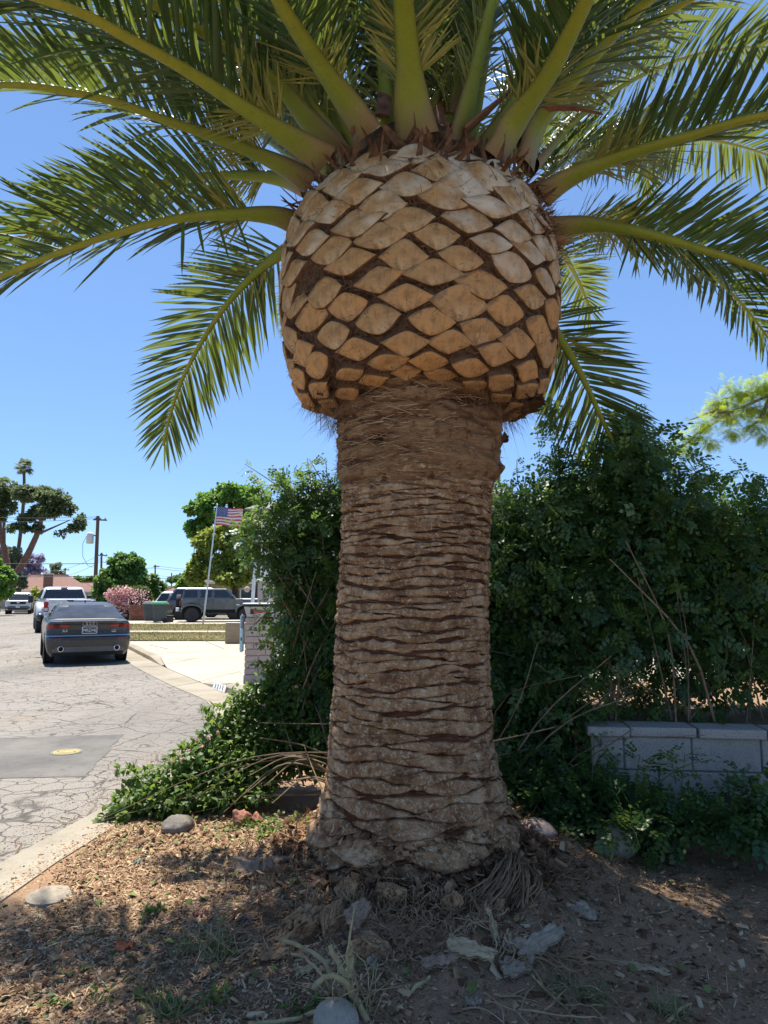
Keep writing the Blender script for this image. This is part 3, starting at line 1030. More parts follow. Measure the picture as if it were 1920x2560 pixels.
def frond(path, wb=.17, roll=0.0, leaf=.46, start=.17, vee=.45, seed=0, tone=0.0, gap=.0195, upref=None, spines=True, sweep=1.0, thin=.8):
    rg = np.random.default_rng(seed)
    wb *= 1.22; leaf *= 1.12
    c, L = resample(catmull(path, 160), 90)
    T = np.gradient(c, axis=0); T /= np.linalg.norm(T, axis=1, keepdims=True)
    ref = np.array([0, 0, 1.0]) if upref is None else np.array(upref, float)
    S = np.cross(T, ref); S /= (np.linalg.norm(S, axis=1, keepdims=True) + 1e-9)
    U = np.cross(S, T)
    S, U = S * math.cos(roll) + U * math.sin(roll), U * math.cos(roll) - S * math.sin(roll)
    t = np.linspace(0, 1, len(c))
    s = t * L
    # stalk: broad flat base narrowing to a thin rib
    wid = np.interp(s, [0, .12, .35, .8, 1.6, 2.6, L], [wb, wb * .84, wb * .50, wb * .31, wb * .19, wb * .11, .006])
    thk = np.interp(s, [0, .3, .9, 1.8, L], [.085, .065, .042, .024, .005]) * min(1, wb / .15)
    ring, eg = [], []
    K = 12
    for j in range(K):
        w = 2 * PI * j / K
        cu, su = math.cos(w), math.sin(w)
        ring.append(c + S * (wid * .5 * np.sign(cu) * abs(cu) ** .8)[:, None] + U * (thk * .5 * (su if su > 0 else su * 1.1) * .9)[:, None])
        eg.append(np.full(len(c), abs(cu) ** 4))
    v = np.stack(ring, 1).reshape(-1, 3)
    q = [(i * K + j, i * K + (j + 1) % K, (i + 1) * K + (j + 1) % K, (i + 1) * K + j) for i in range(len(c) - 1) for j in range(K)]
    me = mesh_np('frond', v, q, None, True, {'along': np.repeat(t * L / 4.2, K), 'edge': np.stack(eg, 1).ravel()})
    fr = link_mesh('frond', me, M_STALK, palm)
    # leaflets
    sp = np.arange(start * L, L * .995, gap)
    n = len(sp)
    for_side = []
    base, dd, ww, nn, LL, WW, sg, rn = [], [], [], [], [], [], [], []
    for side in (-1, 1):
        st_ = np.clip(sp + rg.normal(size=n) * gap * .3, 0, L)
        f = st_ / L
        g = (f - start) / (1 - start)
        pc = np.stack([np.interp(st_, s, c[:, k]) for k in range(3)], -1)
        tc = np.stack([np.interp(st_, s, T[:, k]) for k in range(3)], -1)
        sc_ = np.stack([np.interp(st_, s, S[:, k]) for k in range(3)], -1) * side
        uc = np.stack([np.interp(st_, s, U[:, k]) for k in range(3)], -1)
        alpha = np.interp(g, [0, .15, .6, .9, 1], [R(58), R(56), R(46), R(32), R(14)]) * sweep + rg.normal(size=n) * .07
        beta = vee + rg.normal(size=n) * .16
        d = tc * np.cos(alpha)[:, None] + (sc_ * np.cos(beta)[:, None] + uc * np.sin(beta)[:, None]) * np.sin(alpha)[:, None]
        d += rg.normal(size=(n, 3)) * .03
        d /= np.linalg.norm(d, axis=1, keepdims=True)
        nr = uc * np.cos(beta)[:, None] - sc_ * np.sin(beta)[:, None]
        wv = np.cross(d, nr); wv /= np.linalg.norm(wv, axis=1, keepdims=True)
        tw = rg.normal(size=n) * .35
        nr2 = nr * np.cos(tw)[:, None] + wv * np.sin(tw)[:, None]
        wv2 = wv * np.cos(tw)[:, None] - nr * np.sin(tw)[:, None]
        hw = np.interp(st_, s, wid) * .42
        base.append(pc + sc_ * hw[:, None]); dd.append(d); ww.append(wv2); nn.append(nr2)
        LL.append(leaf * np.interp(g, [0, .12, .35, .7, .93, 1], [.62, .95, 1.0, .82, .5, .38]) * rg.uniform(.88, 1.08, n))
        WW.append(np.interp(g, [0, .2, .8, 1], [.017, .0235, .0205, .012]) * rg.uniform(.85, 1.15, n))
        sg.append(rg.uniform(.02, .14, n))
        rn.append(np.clip(rg.uniform(0, .75, n) + tone + .25 * (rg.uniform(size=n) < .05), 0, 1))
    me = leaflet_mesh('leaflets', np.concatenate(base), np.concatenate(dd), np.concatenate(ww), np.concatenate(nn), np.concatenate(LL), np.concatenate(WW), np.concatenate(sg), np.concatenate(rn))
    link_mesh('leaflets', me, M_LEAF, fr)
    if spines:
        n = rg.integers(44, 64)
        st_ = np.sort(rg.uniform(.30, max(.5, start * L + .15), n))
        side = rg.choice([-1, 1], n)
        pc = np.stack([np.interp(st_, s, c[:, k]) for k in range(3)], -1)
        tc = np.stack([np.interp(st_, s, T[:, k]) for k in range(3)], -1)
        sc_ = np.stack([np.interp(st_, s, S[:, k]) for k in range(3)], -1) * side[:, None]
        uc = np.stack([np.interp(st_, s, U[:, k]) for k in range(3)], -1)
        al, be = rg.uniform(.5, 1.15, n), rg.uniform(-.5, 1.2, n)
        d = tc * np.cos(al)[:, None] + (sc_ * np.cos(be)[:, None] + uc * np.sin(be)[:, None]) * np.sin(al)[:, None]
        d /= np.linalg.norm(d, axis=1, keepdims=True)
        wv = np.cross(d, uc); wv /= np.linalg.norm(wv, axis=1, keepdims=True)
        nr = np.cross(wv, d)
        hw = np.interp(st_, s, wid) * .45
        me = leaflet_mesh('spines', pc + sc_ * hw[:, None], d, wv, nr, rg.uniform(.14, .40, n) * np.interp(st_, [.3, 1], [.75, 1.2]), rg.uniform(.008, .014, n), np.zeros(n), rg.uniform(0, 1, n))
        link_mesh('spines', me, M_SPINE, fr)
    return fr


def px(*pts):
    return [P(*p) for p in pts]


# the fronds the picture shows, base first, as pixel and distance
frond(px((775, 455, 3.85), (700, 410, 3.75), (560, 350, 3.6), (420, 302, 3.45), (250, 245, 3.3), (0, 212, 3.1), (-350, 260, 2.9)), .14, roll=-.15, seed=1, vee=.75)
frond(px((815, 400, 3.6), (740, 352, 3.5), (600, 262, 3.25), (470, 178, 3.0), (330, 100, 2.75), (160, 15, 2.5), (-150, -60, 2.2), (-500, -40, 2.0)), .17, roll=-.2, seed=2, vee=.6)
frond(px((840, 375, 3.75), (770, 300, 3.65), (690, 205, 3.5), (560, 115, 3.3), (430, 35, 3.1), (230, -60, 2.9), (-50, -110, 2.7)), .17, roll=.0, seed=3)
frond(px((920, 335, 3.5), (868, 255, 3.4), (800, 160, 3.2), (730, 55, 2.95), (670, -50, 2.7), (600, -220, 2.3), (540, -420, 1.8)), .19, roll=.15, seed=4)
frond(px((1043, 345, 3.45), (1030, 262, 3.38), (1020, 140, 3.2), (1008, 0, 2.95), (1000, -160, 2.6), (990, -380, 2.1), (985, -700, 1.4)), .205, roll=.0, seed=5)
frond(px((1135, 310, 3.75), (1168, 205, 3.7), (1188, 90, 3.65), (1205, -30, 3.5), (1230, -200, 3.3), (1290, -420, 2.9)), .22, roll=-.3, seed=6)
frond(px((980, 300, 4.0), (945, 180, 4.0), (925, 40, 3.95), (900, -120, 3.8), (860, -300, 3.6), (800, -480, 3.2)), .17, roll=.3, seed=7)
frond(px((1235, 400, 3.5), (1285, 305, 3.42), (1368, 190, 3.2), (1432, 70, 2.95), (1490, -50, 2.7), (1580, -230, 2.35), (1680, -420, 1.9)), .205, roll=-.1, seed=8)
frond(px((1310, 415, 3.7), (1342, 315, 3.65), (1420, 212, 3.5), (1530, 92, 3.3), (1640, -15, 3.1), (1850, -150, 2.8), (2150, -240, 2.4)), .18, roll=-.05, seed=9)
frond(px((1300, 360, 3.9), (1400, 250, 3.85), (1560, 110, 3.7), (1720, 0, 3.55), (1950, -110, 3.3), (2250, -160, 3.0)), .15, roll=.2, seed=10)
frond(px((1355, 490, 3.75), (1430, 440, 3.68), (1560, 388, 3.55), (1720, 340, 3.35), (1930, 285, 3.1), (2250, 260, 2.8), (2600, 330, 2.5)), .15, roll=.2, seed=11, vee=.7)
frond(px((1375, 572, 4.0), (1480, 562, 3.95), (1600, 580, 3.85), (1750, 622, 3.75), (1930, 682, 3.6), (2150, 790, 3.4), (2380, 960, 3.2)), .13, roll=.55, seed=12, vee=.55, leaf=.44)
frond(px((1340, 560, 4.4), (1500, 560, 4.6), (1640, 600, 4.8), (1750, 664, 4.95), (1850, 755, 5.1), (1930, 860, 5.2), (1985, 960, 5.2)), .11, roll=.3, seed=13, leaf=.36, tone=.1)
frond(px((1340, 480, 4.4), (1480, 395, 4.6), (1640, 345, 4.9), (1780, 350, 5.2), (1930, 392, 5.4), (2080, 470, 5.5)), .12, roll=.4, seed=14, vee=.1, tone=.1)
frond(px((1330, 470, 4.5), (1440, 380, 4.9), (1560, 350, 5.4), (1610, 400, 5.8), (1625, 490, 6.1)), .11, roll=.2, seed=15, tone=.25, leaf=.38, vee=.1)
frond(px((745, 560, 3.95), (690, 540, 3.85), (600, 535, 3.75), (450, 545, 3.6), (300, 580, 3.45), (150, 630, 3.3), (0, 692, 3.2), (-160, 770, 3.1)), .125, roll=-.5, seed=16, vee=.75, leaf=.47)
frond(px((760, 470, 4.3), (690, 445, 4.35), (560, 438, 4.35), (440, 450, 4.3), (330, 482, 4.25), (180, 535, 4.2), (30, 610, 4.15)), .12, roll=-.45, seed=17, vee=.45, tone=.12)
frond(px((760, 600, 4.45), (705, 632, 4.55), (640, 682, 4.65), (572, 755, 4.75), (510, 845, 4.85), (455, 950, 4.92), (425, 1040, 4.96), (408, 1115, 4.98)), .10, roll=-.95, seed=18, leaf=.45, vee=.05, start=.10, tone=.12)
frond(px((1330, 760, 4.45), (1385, 825, 4.6), (1430, 895, 4.72), (1470, 972, 4.82), (1508, 1055, 4.9), (1548, 1130, 4.95), (1580, 1190, 4.97)), .10, roll=.75, seed=20, leaf=.46, vee=.0, start=.08)
frond(px((1330, 590, 4.5), (1398, 622, 5.1), (1440, 690, 5.7), (1465, 745, 6.0), (1478, 785, 6.1)), .11, roll=.35, seed=21, leaf=.42, vee=.1, tone=.3)
frond(px((780, 430, 4.2), (690, 360, 4.4), (560, 280, 4.6), (420, 215, 4.8), (250, 175, 5.0), (60, 170, 5.1), (-150, 210, 5.2)), .13, roll=-.2, seed=22, tone=.1)
frond(px((850, 350, 4.1), (770, 230, 4.2), (690, 110, 4.3), (600, 0, 4.4), (500, -100, 4.5), (380, -170, 4.6)), .14, roll=-.2, seed=23)
frond(px((1230, 330, 4.2), (1290, 200, 4.3), (1370, 60, 4.4), (1460, -60, 4.5), (1580, -160, 4.6)), .14, roll=.2, seed=24)
frond(px((1090, 290, 4.2), (1080, 150, 4.3), (1075, 0, 4.3), (1080, -200, 4.3), (1090, -400, 4.2)), .15, roll=.1, seed=25)
frond(px((1330, 420, 4.3), (1450, 290, 4.5), (1600, 190, 4.7), (1770, 130, 4.9), (1950, 120, 5.0), (2150, 160, 5.1)), .13, roll=.3, seed=26, vee=.5)
# the rest of the crown, mostly out of the picture: it throws the shade on the yard
cz = 4.5
k = 0
for (az, el, ln) in ((-98, 60, 3.6), (-40, 48, 3.9), (-150, 50, 3.8), (-20, 58, 3.9), (-168, 58, 3.8), (178, 50, 3.9), (-178, 66, 3.6), (-160, 72, 3.5), (-140, 62, 3.7),
                     (15, 60, 3.7), (50, 52, 3.8), (95, 58, 3.8), (165, 60, 3.7), (110, 30, 3.8), (140, 58, 3.8), (40, 46, 3.8), (75, 40, 3.8), (-62, 64, 3.6)):
    k += 1
    a, e = R(az), R(el)
    o = np.array([AX(3) + .42 * math.cos(a), 4 + .42 * math.sin(a), 3.93 + .12 * math.sin(e)])
    pts = []
    for f in np.linspace(0, 1, 8):
        h = ln * f
        drop = .13 * (h ** 2) * (1 - .25 * math.sin(e)) * .85
        pts.append(o + np.array([math.cos(a) * math.cos(e) * h, math.sin(a) * math.cos(e) * h, math.sin(e) * h - drop]))
    frond(pts, .17, roll=rng.normal() * .25, seed=60 + k, spines=(az < -10 and el > 40), gap=.026)
# the spear leaves and fibre at the heart of the crown
for (az, el, ln) in ((-90, 82, 3.0), (-60, 76, 3.2), (-120, 77, 3.2), (-20, 80, 3.0), (-160, 79, 3.0), (60, 80, 3.0), (120, 80, 3.0)):
    k += 1
    a, e = R(az), R(el)
    o = np.array([AX(3) + .28 * math.cos(a), 4 + .28 * math.sin(a), 3.98])
    frond([o + np.array([math.cos(a) * math.cos(e) * ln * f, math.sin(a) * math.cos(e) * ln * f, math.sin(e) * ln * f - .05 * (ln * f) ** 2]) for f in np.linspace(0, 1, 7)], .15, roll=rng.normal() * .3, seed=90 + k, vee=.9, gap=.026, start=.14)
MB().lathe([(.52, 3.90), (.50, 4.05), (.40, 4.22), (.27, 4.36), (.12, 4.45), (.001, 4.47)], 40, (float(AX(3)), 4.0, 0)).build('crown_heart', M_DARKFIB, palm, smooth=60)
# stubs, bracts and ragged sheath scraps among the bases
M_BRACT = plain('palm_bract', (.23, .105, .06), .85, var=.5, scale=14, bump=.6)
M_SCRAP = plain('palm_scrap', (.13, .068, .04), .9, var=.6, scale=30, bump=.6)
M_STUB = plain('palm_stub', (.33, .175, .09), .85, var=.4, scale=16, bump=.6)
sb = MB().tube([P(1330, 602, 3.75), P(1375, 603, 3.72), P(1420, 600, 3.70)], [.045, .042, .038], 10, True, 0, .6)
sb.build('stub', M_STUB, palm, smooth=50)
for pts, w_ in (([(1160, 330, 3.5), (1210, 285, 3.5), (1290, 215, 3.55)], .042), ([(1330, 275, 3.6), (1390, 270, 3.55), (1450, 272, 3.5), (1505, 285, 3.45)], .03), ([(630, 130, 3.4), (660, 108, 3.4), (730, 104, 3.45), (790, 128, 3.5)], .04), ([(640, 150, 3.5), (690, 138, 3.5), (740, 150, 3.5)], .05), ([(1400, 225, 3.9), (1450, 212, 3.8), (1510, 216, 3.8)], .028), ([(955, 290, 3.6), (963, 240, 3.65), (967, 200, 3.7)], .045), ([(880, 330, 3.5), (905, 300, 3.5), (925, 260, 3.6)], .04), ([(1100, 330, 3.6), (1095, 280, 3.65), (1110, 200, 3.7)], .045)):
    MB().tube(px(*pts), [w_ * f for f in np.interp(np.linspace(0, 1, len(pts)), [0, .5, 1], [1, .9, .35])], 7, True, 0, .35).build('bract', M_BRACT, palm, smooth=60)
sc = MB()
for i in range(620):
    a = rng.uniform(-PI - .3, .3); r = rng.uniform(.40, .74); z0 = float(np.interp(r, [.40, .62, .74], [4.0, 3.9, 3.76]))
    p = Vector((AX(3) + math.cos(a) * r, 4 + math.sin(a) * r, z0))
    d = Vector((math.cos(a) * rng.uniform(-.2, .9) + rng.normal() * .4, math.sin(a) * rng.uniform(-.2, .9), rng.normal() * .7 + .1)).normalized() * rng.uniform(.04, .15)
    s_ = Vector((-math.sin(a), math.cos(a), rng.normal() * .3)) * rng.uniform(.006, .022)
    sc.add([p - s_, p + s_, p + d + s_ * .6, p + d - s_ * .5, p + d * 1.25], [(0, 1, 2, 3), (3, 2, 4)])
sc.build('sheath_scraps', M_SCRAP, palm, kind='stuff', fix=False)

# loose leaflets hanging straight down below the lower fronds
for (pa, pb, w_) in (((459, 552, 3.62), (455, 690, 3.62), .022), ((494, 550, 3.66), (512, 640, 3.66), .022), ((545, 548, 3.7), (575, 655, 3.7), .02), ((1582, 588, 3.86), (1545, 700, 3.86), .024), ((1640, 600, 3.82), (1622, 655, 3.82), .02), ((592, 546, 3.72), (628, 640, 3.72), .02)):
    A_, B_ = np.array(P(*pa)), np.array(P(*pb))
    dd = B_ - A_; L_ = np.linalg.norm(dd); dd = dd / L_
    wv = np.array([.75, .66, 0]); wv = wv - dd * wv.dot(dd); wv /= np.linalg.norm(wv)
    link_mesh('hanging_leaflet', leaflet_mesh('hanging_leaflet', A_[None], dd[None], wv[None], np.cross(wv, dd)[None], np.array([L_]), np.array([w_]), np.zeros(1), np.array([.1])), M_LEAF, palm)
# ================================================================== HEDGE, LANTANA, GROUND COVER
rng = np.random.default_rng(33)


def leaf_outline(L, W, x0=0.0, y0=0.0, ang=0.0, arch=.12, prof=(.30, .5, .68, .42)):
    a, b, c, d = prof
    pts = np.array([(0, 0, 0), (a * L, -b * W, arch * W), (a * L, b * W, arch * W), (c * L, -d * W, arch * W * .6), (c * L, d * W, arch * W * .6), (L, 0, -arch * W)])
    ca, sa = math.cos(ang), math.sin(ang)
    x = x0 + pts[:, 0] * ca - pts[:, 1] * sa
    y = y0 + pts[:, 0] * sa + pts[:, 1] * ca
    return np.stack([x, y, pts[:, 2]], -1), [(1, 3, 4, 2)], [(0, 1, 2), (3, 5, 4)]


def spray_template(pairs=3, L=.15, ll=.044, lw=.024, r=None):
    """a pinnate leaf: pairs of oval leaflets along a thin midrib and one at the end"""
    vs, qs, ts, o = [], [], [], 0
    r = r or random.Random(3)
    items = [(L, 0, 0)]
    for i in range(pairs):
        x = L * (.32 + .62 * i / pairs)
        items += [(x, .003, R(58) + r.uniform(-.2, .2)), (x, -.003, -R(58) + r.uniform(-.2, .2))]
    for (x, y, a) in items:
        v, q, t = leaf_outline(ll * r.uniform(.85, 1.1), lw, x, y, a)
        v[:, 2] += -.10 * v[:, 0] ** 2 / L + r.uniform(-.004, .004)
        vs.append(v); qs += [tuple(i + o for i in f) for f in q]; ts += [tuple(i + o for i in f) for f in t]; o += len(v)
    v = np.array([(0, -.0012, 0), (0, .0012, 0), (L, .0008, -.1 * L), (L, -.0008, -.1 * L)])
    vs.append(v); qs.append((o, o + 3, o + 2, o + 1))
    return np.concatenate(vs), np.array(qs), np.array(ts)


SPRAY = spray_template()
SPRAY9 = spray_template(4, .19, .044, .023, random.Random(5))
OVATE = tuple(np.array(x) for x in leaf_outline(1.0, .62, arch=.22, prof=(.28, .5, .62, .38)))
M_VINE = leaf_mat('vine_leaf', [(.026, .066, .026), (.046, .105, .036), (.075, .15, .042), (.12, .19, .048)], (.28, .43, .07), .40, .38, .5)
M_LANT = leaf_mat('lantana_leaf', [(.04, .085, .02), (.068, .13, .03), (.105, .18, .04), (.17, .235, .06)], (.34, .48, .07), .5, .42, .35)
M_STEM = plain('stem_brown', (.21, .155, .10), .85, var=.45, scale=22)
M_STEMGREY = plain('stem_pale', (.15, .11, .068), .85, var=.35, scale=22)
M_STEMGREEN = plain('stem_green', (.10, .13, .045), .7, var=.3, scale=22)


def lobe_points(lobes, n, rg, shell=.55):
    """points spread through ellipsoids, denser towards their skin; the outward normal too"""
    lobes = np.array([(c[0], c[1], c[2], a, b, h) for (c, a, b, h) in lobes], float)
    vol = lobes[:, 3] * lobes[:, 4] * lobes[:, 5]
    i = rg.choice(len(lobes), n, p=vol ** .8 / (vol ** .8).sum())
    d = rg.normal(size=(n, 3)); d /= np.linalg.norm(d, axis=1, keepdims=True)
    r = rg.uniform(0, 1, n) ** shell * rg.uniform(.85, 1.12, n)
    return lobes[i, :3] + d * r[:, None] * lobes[i, 3:], d


def spray_rots(nrm, rg, out=.8, up=.35, droop=.25):
    n = len(nrm)
    d = nrm * out + rg.normal(size=(n, 3)) * .6 + np.array([0, 0, -droop])
    u = np.array([0, 0, 1.0]) * up + nrm * .5 + rg.normal(size=(n, 3)) * .35
    return rot_frames(d, u)


def foliage(name, lobes, n, tmpl, size, mat, parent, rg, shell=.55, kind='stuff', floor=None, rnd_bias=0.0, **kw):
    p, nr = lobe_points(lobes, n, rg, shell)
    if floor is not None:
        keep = p[:, 2] > floor
        p, nr = p[keep], nr[keep]
    rot = spray_rots(nr, rg, **kw)
    me = scatter_mesh(name, *tmpl, p, rot, rg.uniform(size[0], size[1], len(p))[:, None] * np.ones(3), np.clip(rg.beta(1.6, 2.2, len(p)) + rnd_bias, 0, 1))
    return link_mesh(name, me, mat, parent, kind), p, rot


def pick_sprays(parent, count, pos, rot, tmpl, size, mat, rg, name='leaf', variants=6):
    """single leaves one could pick, sharing a few meshes"""
    ms = []
    for k in range(variants):
        me = mesh_np(name, tmpl[0], tmpl[1], tmpl[2], False, {'rnd': np.full(len(tmpl[0]), (k + .5) / variants * .8)})
        me.materials.append(mat)
        ms.append(me)
    idx = rg.permutation(len(pos))[:count] if len(pos) > count else range(len(pos))
    for i in idx:
        o = bpy.data.objects.new(name, ms[int(rg.integers(variants))])
        COL.objects.link(o)
        o.parent = parent
        s = float(rg.uniform(*size))
        M = Matrix(rot[i].tolist()).to_4x4() @ Matrix.Scale(s, 4)
        M.translation = Vector(pos[i])
        o.matrix_local = M


def shoot(stem_mb, base, tip, bend, n_leaf, rg, pos, rot, r=.006):
    """a long whip of new growth with leaves in pairs along it"""
    b, t = Vector(base), Vector(tip)
    mid = (b + t) / 2 + Vector(bend)
    c = catmull([b, mid, t], 14)
    stem_mb.tube([Vector(p) for p in c], list(np.linspace(r, r * .35, 14)), 5)
    for k in range(n_leaf):
        f = .12 + .86 * k / n_leaf
        i = min(int(f * 13), 12)
        p = c[i] + (c[i + 1] - c[i]) * (f * 13 - i)
        tn = c[i + 1] - c[i]; tn /= np.linalg.norm(tn)
        side = rg.normal(size=3); side -= tn * side.dot(tn); side /= np.linalg.norm(side)
        pos.append(p); rot.append(rot_frames((tn * .45 + side + np.array([0, 0, -.15]))[None], (np.array([0, 0, 1.0]) + rg.normal(size=3) * .3)[None])[0])


# ---- hedge to the right of the palm, above the block wall
hedge = thing('hedge', 'tall dark green vine hedge of small oval leaflets above the grey block wall', 'hedge', (0, 0, 0))
topR = [(1200, 1255), (1250, 1285), (1300, 1245), (1350, 1262), (1400, 1205), (1450, 1235), (1500, 1165), (1560, 1105), (1610, 1150), (1660, 1235), (1720, 1262), (1780, 1250), (1840, 1285), (1900, 1262), (1990, 1270), (2100, 1250), (2300, 1270)]
lobes = []
for (a, b) in zip(topR[:-1], topR[1:]):
    for f in (0, .5):
        pxx, pyy = a[0] + (b[0] - a[0]) * f, a[1] + (b[1] - a[1]) * f
        for Yd in (4.95, 5.35):
            tp = P(pxx, pyy, Yd)
            bot = .85 if tp.x > 1.25 else .25
            z = tp.z - .16
            first = True
            while z > bot:
                rr = rng.uniform(.20, .34)
                if not (z < bot + .42 and rng.uniform() < .72):
                    lobes.append(((tp.x + rng.normal() * .09, Yd + rng.normal() * .14, z), rr, rr * .9, rr * rng.uniform(.7, 1)))
                z -= rr * rng.uniform(.75, 1.05)
_, hp, hr = foliage('foliage', lobes, 20500, SPRAY, (.72, 1.12), M_VINE, hedge, rng, shell=.5, floor=.30, droop=.35)
spire = [((P(1558, 1100, 5.0)), .16, .16, .30), (P(1555, 1180, 5.0), .24, .2, .3), (P(1600, 1140, 5.1), .15, .15, .22), (P(1385, 1120, 5.0), .10, .1, .26), (P(1395, 1200, 5.0), .16, .14, .2), (P(1375, 1030, 5.0), .07, .07, .16), (P(1735, 1190, 4.9), .10, .1, .12), (P(1715, 1150, 4.9), .07, .07, .10), (P(1860, 1190, 4.9), .09, .09, .09)]
foliage('foliage', spire, 620, SPRAY, (.62, 1.0), M_VINE, hedge, rng, shell=.7, droop=.3)
sm = MB()
pos, rot = [], []
for b, t, bd, k in (((1400, 1240, 5.0), (1372, 985, 5.0), (.03, 0, .02), 26), ((1390, 1210, 5.0), (1425, 1060, 4.95), (.04, 0, .02), 14), ((1320, 1290, 4.9), (1292, 1150, 4.9), (-.03, 0, .05), 9),
                    ((1555, 1150, 5.0), (1610, 1030, 5.0), (.02, 0, .06), 14), ((1580, 1180, 5.0), (1690, 1170, 4.9), (.05, 0, .08), 14), ((1650, 1260, 4.9), (1660, 1170, 4.9), (.05, 0, .02), 8), ((1740, 1260, 4.9), (1712, 1140, 4.85), (.05, 0, .02), 14),
                    ((1770, 1290, 4.9), (1760, 1190, 4.9), (.03, 0, 0), 10), ((1900, 1290, 4.9), (1850, 1180, 4.9), (.03, 0, 0), 12), ((1880, 1290, 4.9), (1910, 1185, 4.9), (.03, 0, 0), 12), ((1300, 1280, 4.9), (1265, 1210, 4.9), (0, 0, .02), 8), ((1520, 1180, 5.0), (1490, 1110, 5.0), (0, 0, .02), 10),
                    ((1700, 1290, 4.6), (1760, 1230, 4.5), (0, 0, .04), 10), ((1820, 1300, 4.6), (1795, 1240, 4.6), (0, 0, .04), 10)):
    shoot(sm, P(*b), P(*t), bd, k, rng, pos, rot)
sm.build('shoot', M_STEMGREEN, hedge, kind='stuff')
me = scatter_mesh('shoot_leaves', *SPRAY, np.array(pos), np.array(rot), rng.uniform(.6, .95, len(pos))[:, None] * np.ones(3))
link_mesh('shoot_leaves', me, M_VINE, hedge, 'stuff')
front = hp[:, 1] < 4.95
pick_sprays(hedge, 300, hp[front] + np.array([0, -.07, 0]), hr[front], SPRAY9, (.75, 1.1), M_VINE, rng)
sm = MB()
for i in range(85):
    x = rng.uniform(1.3, 4.2)
    y = rng.uniform(4.62, 5.1)
    top = Vector((x + rng.normal() * .35, y + rng.normal() * .2, rng.uniform(1.2, 2.0)))
    bs = Vector((x, y, .78))
    c = catmull([bs, (bs + top) / 2 + Vector((rng.normal() * .1, rng.normal() * .06, 0)), top], 7)
    r0 = rng.uniform(.004, .011)
    sm.tube([Vector(p) for p in c], list(np.linspace(r0, r0 * .4, 7)), 5)
for i in range(65):
    x = rng.uniform(.55, 1.32)
    y = rng.uniform(4.55, 5.1)
    bs = Vector((x, y, rng.uniform(.12, .5)))
    top = bs + Vector((rng.normal() * .5, rng.normal() * .2 - .1, rng.uniform(.1, .9)))
    c = catmull([bs, (bs + top) / 2 + Vector((rng.normal() * .2, rng.normal() * .1, rng.uniform(0, .25))), top], 8)
    r0 = rng.uniform(.003, .008)
    sm.tube([Vector(p) for p in c], list(np.linspace(r0, r0 * .5, 8)), 5)
sm.build('stems', M_STEM, hedge, kind='stuff', smooth=60)

# ---- the same vine to the left of the palm, looser, bright yard showing through
hedge2 = thing('hedge', 'loose vine thicket with long arching shoots on the left side of the palm trunk', 'hedge', (0, 0, 0))
lob = []
for (pxx, pyy, Yd, rx, rz) in ((690, 1250, 5.7, .17, .13), (705, 1310, 5.7, .22, .16), (640, 1330, 5.6, .15, .12), (660, 1380, 5.6, .16, .12), (760, 1230, 5.8, .2, .16), (815, 1250, 5.8, .2, .2), (850, 1290, 5.7, .22, .2), (780, 1310, 5.8, .25, .2),
                               (730, 1370, 5.8, .22, .18), (800, 1390, 5.8, .25, .22), (850, 1400, 5.7, .22, .2), (760, 1450, 5.8, .24, .2), (830, 1480, 5.8, .26, .24), (720, 1440, 5.8, .14, .14), (745, 1530, 5.7, .22, .2), (820, 1560, 5.7, .26, .24),
                               (850, 1640, 5.6, .26, .26), (770, 1610, 5.7, .22, .2), (800, 1690, 5.6, .26, .22), (850, 1740, 5.5, .26, .25), (740, 1680, 5.7, .16, .16), (790, 1770, 5.5, .28, .2), (850, 1830, 5.4, .26, .24), (650, 1300, 5.6, .10, .1), (705, 1420, 5.7, .14, .14), (725, 1480, 5.7, .13, .13), (755, 1590, 5.6, .15, .16), (765, 1630, 5.6, .16, .16), (620, 1350, 5.6, .10, .08), (760, 1380, 5.7, .24, .22), (720, 1210, 5.7, .12, .1), (710, 1530, 5.7, .10, .09),
                               (900, 1300, 5.7, .3, .3), (900, 1450, 5.7, .3, .3), (900, 1600, 5.6, .3, .3), (900, 1750, 5.5, .3, .3), (1000, 1300, 5.5, .35, .3), (1000, 1500, 5.5, .35, .35), (1000, 1700, 5.4, .35, .35), (1110, 1290, 5.4, .35, .3), (1110, 1500, 5.4, .35, .35), (1110, 1700, 5.3, .35, .35), (1180, 1350, 5.3, .35, .35), (1180, 1600, 5.3, .35, .35)):
    lob.append((P(pxx, pyy, Yd), rx, rx * .9, rz))
_, hp, hr = foliage('foliage', lob, 9800, SPRAY, (.62, 1.0), M_VINE, hedge2, rng, shell=.5, droop=.4)
vis = (hp[:, 1] < 5.65) & (hp[:, 0] < -.3)
pick_sprays(hedge2, 160, hp[vis] + np.array([-.02, -.08, 0]), hr[vis], SPRAY9, (.7, 1.0), M_VINE, rng)
sm = MB(); pos, rot = [], []
for b, t, bd, k in (((770, 1285, 5.7), (612, 1160, 5.6), (0, 0, .03), 26), ((740, 1260, 5.7), (700, 1205, 5.6), (0, 0, .05), 10), ((790, 1300, 5.7), (768, 1145, 5.7), (.0, 0, .0), 18), ((840, 1275, 5.7), (772, 1147, 5.7), (0, 0, .02), 16), ((850, 1250, 5.7), (815, 1155, 5.7), (-.04, 0, .02), 9),
                    ((850, 1235, 5.7), (790, 1228, 5.6), (0, 0, .02), 9), ((700, 1390, 5.6), (600, 1365, 5.5), (0, 0, .05), 10), ((720, 1510, 5.6), (655, 1545, 5.5), (0, 0, .04), 12), ((690, 1530, 5.6), (628, 1570, 5.5), (0, 0, .03), 9), ((760, 1470, 5.6), (660, 1470, 5.5), (0, 0, .08), 12)):
    shoot(sm, P(*b), P(*t), bd, k, rng, pos, rot, .007)
